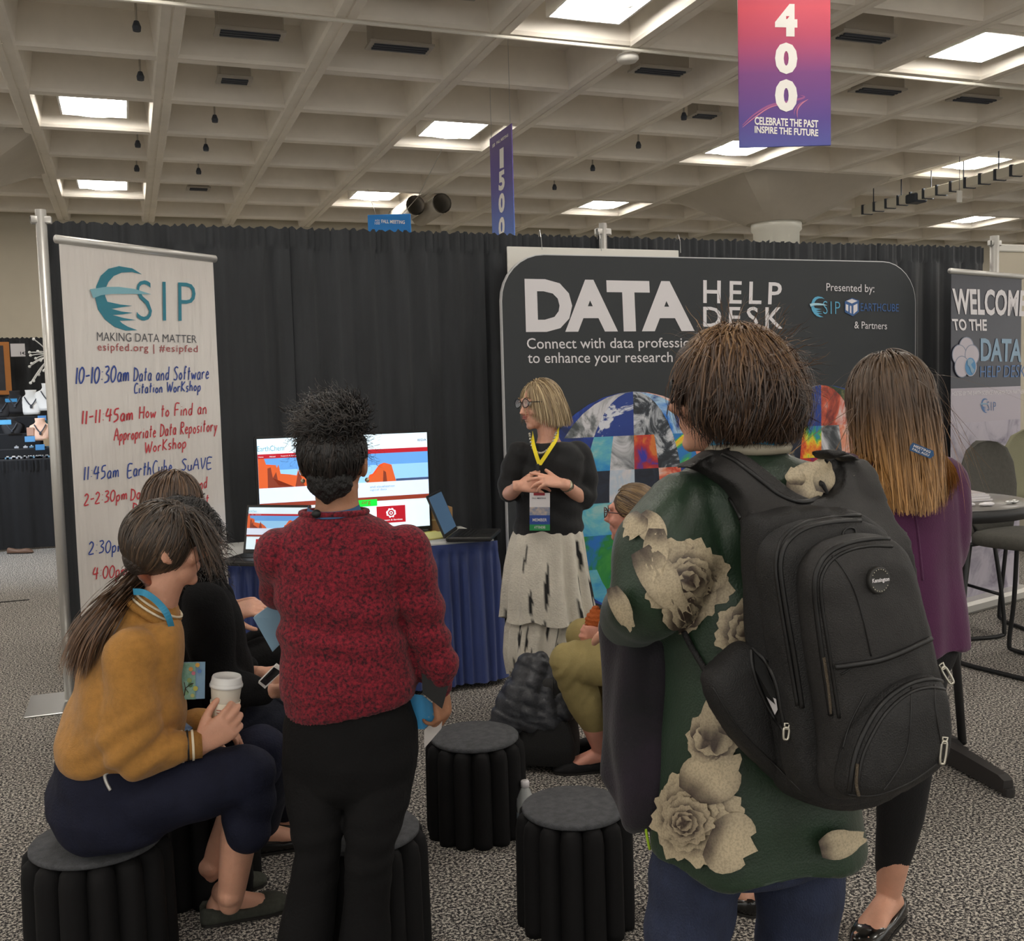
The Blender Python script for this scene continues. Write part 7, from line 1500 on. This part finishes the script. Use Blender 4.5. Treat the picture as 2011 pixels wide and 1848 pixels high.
# reading matter on it
for k, (dx, dy, rz, w_, h_, th, cc, lb) in enumerate(((.05, -.02, .25, .21, .28, .008, (206, 200, 196), 'lowest white magazine of the pile on the tall round table'), (.055, -.015, .12, .21, .27, .010, (196, 192, 194), 'pale grey magazine second from the bottom on the tall table'),
        (.05, -.01, .30, .20, .27, .006, (214, 208, 200), 'thin cream brochure in the middle of the magazine pile'), (.06, .0, .05, .20, .26, .007, (170, 160, 158), 'grey covered magazine near the top of the pile'), (.00, .03, -.2, .17, .22, .004, (206, 176, 150), 'peach tinted leaflet lying at the top left of the pile'))):
    z = 1.041+sum((.008, .010, .006, .007, .004)[:k]); m_ = empty('magazine', (c[0]+dx*1.2, c[1]+dy, z), rz-YAW); tag(m_, lb, 'magazine', 'magazines piled on the tall round table')
    MB().bbox((-w_/2, -h_/2, 0), (w_/2, h_/2, th*.85), .0015).build('pages', W1, m_); MB().box((-w_/2, -h_/2, th*.86), (w_/2, h_/2, th)).build('cover', ink('cover_%d' % k, cc, .35), m_)
for k, (dx, dy) in enumerate(((-.06, -.26), (.0, -.29), (.13, -.28))):
    m_ = empty('name_tag_clip', (c[0]+dx, c[1]+dy, 1.041), k*.7); tag(m_, ('small crumpled white wrapper', 'folded white paper scrap', 'small silver foil piece')[k]+' near the front rim of the tall table', 'scrap')
    s = MB(); s.ell((0, 0, .006), (.035, .018, .006), n=12, m=6); body_mesh('scrap_body', MB().ell((c[0]+dx, c[1]+dy, 1.049), (.035, .018, .008)), .004, (W1, W1, M_steel)[k], m_, 1, lambda V, N: .004*rnoise(V, 90, k))
    m_.name = ('paper_wrapper', 'paper_scrap', 'foil_piece')[k]
# bar chairs with sled bases
M_uph = mat('olive_grey_upholstery', srgb(78, 76, 70), .9, noise=(50, .1), bump=(240, .3)); M_uph2 = mat('sage_upholstery', srgb(132, 130, 106), .9, bump=(240, .3))
def bar_chair(pos, az, label, mt, zs=.70):
    Fc, Rc = facing(az); t = empty('bar_chair', (pos[0], pos[1], 0)); tag(t, label, 'chair', 'upholstered bar chairs behind the tall table'); o = A(pos[0], pos[1], 0)
    w_ = lambda x, y, z: o+Rc*x+Fc*y+zh*z
    s = MB(); s.rings([[w_(.23*sc_*np.sign(math.cos(a))*abs(math.cos(a))**.6, .21*sc_*np.sign(math.sin(a))*abs(math.sin(a))**.6, z) for a in np.linspace(0, 2*PI, 25)[:-1]] for z, sc_ in ((zs-.05, .9), (zs-.04, 1), (zs, 1.0), (zs+.02, .9), (zs+.025, .4))]); s.build('seat', mt, t, True, world=True)
    s = MB(); R_ = []
    for k, (z, hw, yy) in enumerate(((zs+.02, .15, -.20), (zs+.10, .21, -.225), (zs+.24, .235, -.24), (zs+.36, .22, -.25), (zs+.44, .17, -.255), (zs+.475, .09, -.257), (zs+.485, .02, -.257))):
        R_.append([w_(hw*math.cos(a), yy+.04*(math.cos(a)**2)+.028*math.sin(a), z) for a in np.linspace(0, 2*PI, 21)[:-1]])
    s.rings(R_); s.build('backrest', mt, t, True, world=True)
    MB().bbox((-.02, -.02, 0), (.02, .02, .01), .002) 
    for sx in (-1, 1):
        MB().tube(spline([w_(sx*.20, .17, zs-.05), w_(sx*.22, .21, .30), w_(sx*.225, .23, .06), w_(sx*.225, .20, .018), w_(sx*.225, 0, .014), w_(sx*.225, -.20, .018), w_(sx*.225, -.23, .06), w_(sx*.22, -.20, .30), w_(sx*.20, -.17, zs-.05)], 5), .012, 8).build('sled_leg', M_black, t, True, world=True)
    MB().tube([w_(-.22, .21, .26), w_(.22, .21, .26)], .010, 8).build('footrest', M_black, t, True, world=True); MB().tube([w_(-.20, -.17, zs-.05), w_(.20, -.17, zs-.05)], .012, 8).tube([w_(-.20, .17, zs-.05), w_(.20, .17, zs-.05)], .012, 8).build('seat_rail', M_black, t, True, world=True)
    MB().tube([w_(-.10, -.19, zs-.03), w_(-.10, -.245, zs+.12)], .012, 8).tube([w_(.10, -.19, zs-.03), w_(.10, -.245, zs+.12)], .012, 8).build('back_bracket', M_black, t, True, world=True)
p = W(2010, 1100, 5.35); bar_chair(p, 150, 'dark grey upholstered bar chair nearest to the tall round table', M_uph)
p = W(2075, 1100, 6.2); bar_chair(p, 175, 'sage green bar chair behind the dark grey bar chair, top of back showing', M_uph2, .72)
p = W(1858, 1050, 6.15); bar_chair(p, 80, 'bar chair whose narrow dark back edge shows between purple tunic and table', M_uph, .66)

# partition and vendor things far right
t = empty('partition_wall', tuple(W(2000, 900, 10)[:2])+(0,)); tag(t, kind='structure')
a, b_ = W(1962, 490, 10.0), W(2200, 490, 10.6); MB().bbox((a[0], a[1], 0), (b_[0]+.5, a[1]+.06, a[2]-.02), .005).build('panel', M_wall, t, world=True); MB().bbox((a[0]-.02, a[1]-.02, a[2]-.02), (b_[0]+.5, a[1]+.08, a[2]+.05), .01).build('top_rail', M_white, t, world=True)
p = W(2025, 900, 9.0); t = empty('vendor_table', (p[0], p[1], 0)); tag(t, 'far table with dark green cloth just visible at the right edge', 'table')
MB().bbox((p[0]-.16, p[1]-.3, .72), (p[0]+1.0, p[1]+.4, .76), .01).build('table_top', W1, t, world=True); curtain('cloth', p[0]-.16, p[0]+1.0, p[1]-.33, .02, .75, mat('green_cloth', srgb(34, 56, 48), .9), t, amp=.015, lam=.1, ruffle=False)

# ================================================================ JEWELLERY BOOTH FAR LEFT
M_cloth = mat('black_cloth', srgb(26, 27, 30), .95, bump=(200, .2)); vb = 11.9
u0, u1 = float(WV(-90, 1000, vb)[0]), float(WV(175, 1000, vb)[0])
t = empty('display_table', ((u0+u1)/2, vb+.4, 0)); tag(t, 'long jewellery display table covered in black cloth, far left beyond the pole', 'table')
zt = float(WV(50, 902, vb)[2]); MB().bbox((u0, vb, zt-.03), (u1, vb+.8, zt), .01).build('table_top', M_cloth, t, world=True); curtain('cloth', u0, u1, vb-.02, .02, zt-.01, M_cloth, t, amp=.012, lam=.25, seed=9, ruffle=False)
t2 = empty('display_riser', ((u0+u1)/2, vb+.55, zt)); tag(t2, 'stepped black display riser on the jewellery table', 'display stand')
for k, (y0, z_) in enumerate(((.25, .10), (.42, .26), (.60, .44))): MB().bbox((u0+.05, vb+y0, zt+.001), (u1-.05, vb+.79-.0*k, zt+z_), .008).build('step', M_cloth, t2, world=True)
bk = empty('backdrop_curtain', (0, 13.4, 0)); tag(bk, 'black curtain hanging behind the jewellery booth at far left', 'curtain')
ua, ub_ = float(WV(-120, 800, 13.4)[0]), float(WV(200, 800, 13.4)[0]); zc = float(WV(50, 663, 13.4)[2])
for k in range(3): curtain('curtain_panel', ua+(ub_-ua)*k/3, ua+(ub_-ua)*(k+1)/3, 13.4, .02, zc, M_drape, bk, amp=.04, lam=.2, seed=20+k)
def atv(px, py, v): return WV(px, py, v)
def bust(px, py, v, h, m, lb, cat='jewellery stand'):
    o = atv(px, py, v); t = empty('necklace_bust', tuple(o)); tag(t, lb, cat, 'necklace busts on the jewellery table'); h_ = h
    R = []
    for z, hw, hd in ((0, .30, .16), (.12, .34, .18), (.35, .42, .17), (.55, .48, .14), (.68, .42, .12), (.76, .25, .12), (.84, .20, .14), (.95, .21, .16), (1.0, .22, .17)):
        R.append([(hw*h_*math.cos(a), -hd*h_*math.sin(a)*(1.0 if z > .7 else .7)+(1-z)*h_*-.12, z*h_) for a in np.linspace(0, 2*PI, 21)[:-1]])
    MB().rings(R).build('bust_form', m, t, True)
    MB().tube(spline([(-.24*h_, -.14*h_, .72*h_), (-.12*h_, -.22*h_, .5*h_), (0, -.24*h_, .38*h_), (.12*h_, -.22*h_, .5*h_), (.24*h_, -.14*h_, .72*h_)], 5), .006, 6).build('necklace', M_dark, t, True); MB().bbox((-.05*h_, -.28*h_, .26*h_), (.05*h_, -.22*h_, .38*h_), .005).build('pendant', M_dark, t)
M_bw = mat('bust_white', srgb(240, 240, 238), .6); M_bp = mat('bust_pink', srgb(238, 196, 172), .6); M_bb = mat('bust_black', srgb(28, 28, 32), .7)
bust(63, 814, vb+.72, .27, M_bw, 'white necklace bust with square dark pendant, left of the pole'); bust(97, 806, vb+.70, .30, M_bw, 'taller white necklace bust partly behind the pole'); bust(81, 865, vb+.33, .24, M_bp, 'pink necklace bust on the lower step'); bust(31, 812, vb+.72, .25, M_bb, 'black necklace bust on the upper step'); bust(25, 860, vb+.50, .22, M_bb, 'black necklace bust on the middle step, left'); bust(4, 820, vb+.70, .22, M_bb, 'black necklace bust at the left picture edge')
def cards(L):
    for k, (x, y, w_, h_, c_, v, lb) in enumerate(L):
        o = atv(x, y, v); t = empty('price_card', tuple(o)); tag(t, lb, 'card', 'small cards on the jewellery table'); MB().bbox((-w_/2, 0, 0), (w_/2, .01, h_), .002).build('card', ink('card_%d_%d_%d' % c_, c_, .5), t)
        MB().poly([(-w_/2*.6, .012, 0), (w_/2*.6, .012, 0), (0, .06, 0)], .004, (0, 0, 1)).build('easel_foot', M_black, t)
cards([(83, 829, .085, .07, (70, 130, 190), vb+.40, 'blue card under the white necklace busts'), (94, 836, .08, .06, (60, 120, 130), vb+.38, 'teal card next to the pole'), (59, 868, .10, .06, (96, 160, 215), vb+.22, 'light blue card left of the pink bust'), (79, 884, .09, .06, (70, 140, 200), vb+.10, 'blue card at the front edge of the display'), (103, 876, .17, .08, (150, 130, 100), vb+.15, 'tan card partly behind the pole'),
       (10, 834, .12, .05, (90, 170, 220), vb+.30, 'light blue card at the left edge'), (22, 790, .12, .04, (60, 150, 210), vb+.68, 'bright blue card beside the black bust'), (60, 856, .07, .09, (190, 150, 130), vb+.28, 'small rose coloured card'), (97, 850, .06, .08, (200, 196, 190), vb+.33, 'small pale card right of the pink bust')])
rs2 = np.random.RandomState(3)
for k in range(26):
    px_, py_ = rs2.uniform(0, 110), rs2.choice([878, 886, 894, 842]); o = atv(px_, py_, vb+(.10 if py_ > 870 else .35)); o[2] = zt+(.002 if py_ > 870 else .102)
    t = empty('trinket_box', tuple(o)); tag(t, 'tiny silver trinket box set out on the jewellery table', 'trinket', 'silver trinkets on the jewellery table'); 
    MB().bbox((-.022, -.015, 0), (.022, .015, .022), .004).build('tray', mat('trinket_%d' % (k % 3), srgb(*((190, 195, 205), (120, 160, 190), (90, 90, 96))[k % 3]), .3, metal=.4) if k < 3 else bpy.data.materials['trinket_%d' % (k % 3)], t); MB().ell((0, 0, .026), (.010, .008, .008), n=8, m=6).build('gem', M_steel, t, True)
o = atv(100, 700, 12.9); t = empty('starburst_ornament', tuple(o)); tag(t, 'white starburst ornament of ball-tipped rods against the black curtain', 'ornament')
for (dx, dy) in ((-34, -34), (-12, -38), (-26, -10), (-40, -2), (-42, -8), (-38, 14), (-42, 20), (-24, 36), (-34, 48), (-40, 52), (-14, 28), (-20, 8), (-6, 40), (12, -30), (16, 20), (-30, 4)):
    e_ = atv(100+dx, 700+dy, 12.75+.15*math.sin(dx))-o; MB().tube(spline([A(0, 0, 0), e_*.5+A(0, 0, .02), e_], 4), .006, 6).build('rod', M_bw, t, True); MB().ell(e_, (.016,)*3, n=10, m=8).build('tip', M_bw, t, True)
o = atv(10, 790, 13.1); t = empty('poster', tuple(o)); tag(t, 'dark poster with orange border on the booth curtain at the left edge', 'poster')
a, b_ = atv(-30, 672, 13.1)-o, atv(24, 775, 13.1)-o; MB().bbox((a[0], -.01, b_[2]), (b_[0], .01, a[2]), .003).build('border', ink('poster_orange', (190, 120, 50), .5), t); MB().box((a[0], -.014, b_[2]+.05), (b_[0]-.06, -.010, a[2]-.04)).build('poster_print', mat('poster_print', srgb(46, 46, 54), .5, noise=(8, .3)), t)
o = atv(35, 700, 13.05); t = empty('wall_sheet', tuple(o)); tag(t, 'white paper sheet with small number pinned beside the poster', 'sign')
a, b_ = atv(20, 675, 13.05)-o, atv(50, 700, 13.05)-o; MB().box((a[0], 0, b_[2]), (b_[0], .006, a[2])).build('sheet', W1, t); v, f = text_geo('1422', .02); mesh_obj('lettering', [(b_[0]*.1+x*.09+.02, -.002, b_[2]+.02+y*.035) for x, y in v], f, M_black, t)
sh_ = WZ(28, 1087, 0); t = empty('shoe', (sh_[0], sh_[1], 0)); tag(t, 'blurred brown shoe on the floor before the far black table', 'shoe')
s = MB(); shoe_obj('upper', sh_+zh*.08, rh, ink('brown_leather', (104, 78, 62), .6), t, open_=False)
# added unseen spotlight, standing in for cool booth light on jewellery and carpet
t = empty('added_spotlight', (float(WV(-230, 640, 11.0)[0]), 11.0, 2.6)); tag(t, 'added black spotlight lamp on an arm lighting the jewellery table, left of the picture edge', 'lamp')
MB().lathe([(.03, .12), (.05, .10), (.055, 0), (.05, 0)], 16).build('lamp_shade', M_black, t, True); MB().tube([(0, 0, .12), (0, .3, .2), (0, 2.3, .0), (0, 2.3, -2.55)], .012, 8).build('arm', M_black, t, True)
ld = bpy.data.lights.new('added_spot_bulb', 'SPOT'); ld.energy = 170; ld.color = (.75, .86, 1); ld.spot_size = math.radians(95); ld.spot_blend = .6; ld.shadow_soft_size = .04; lo = bpy.data.objects.new('added_spot_bulb', ld); link(lo, t); lo.location = (0, 0, -.02); lo.rotation_euler = (math.radians(10), math.radians(-30), 0)
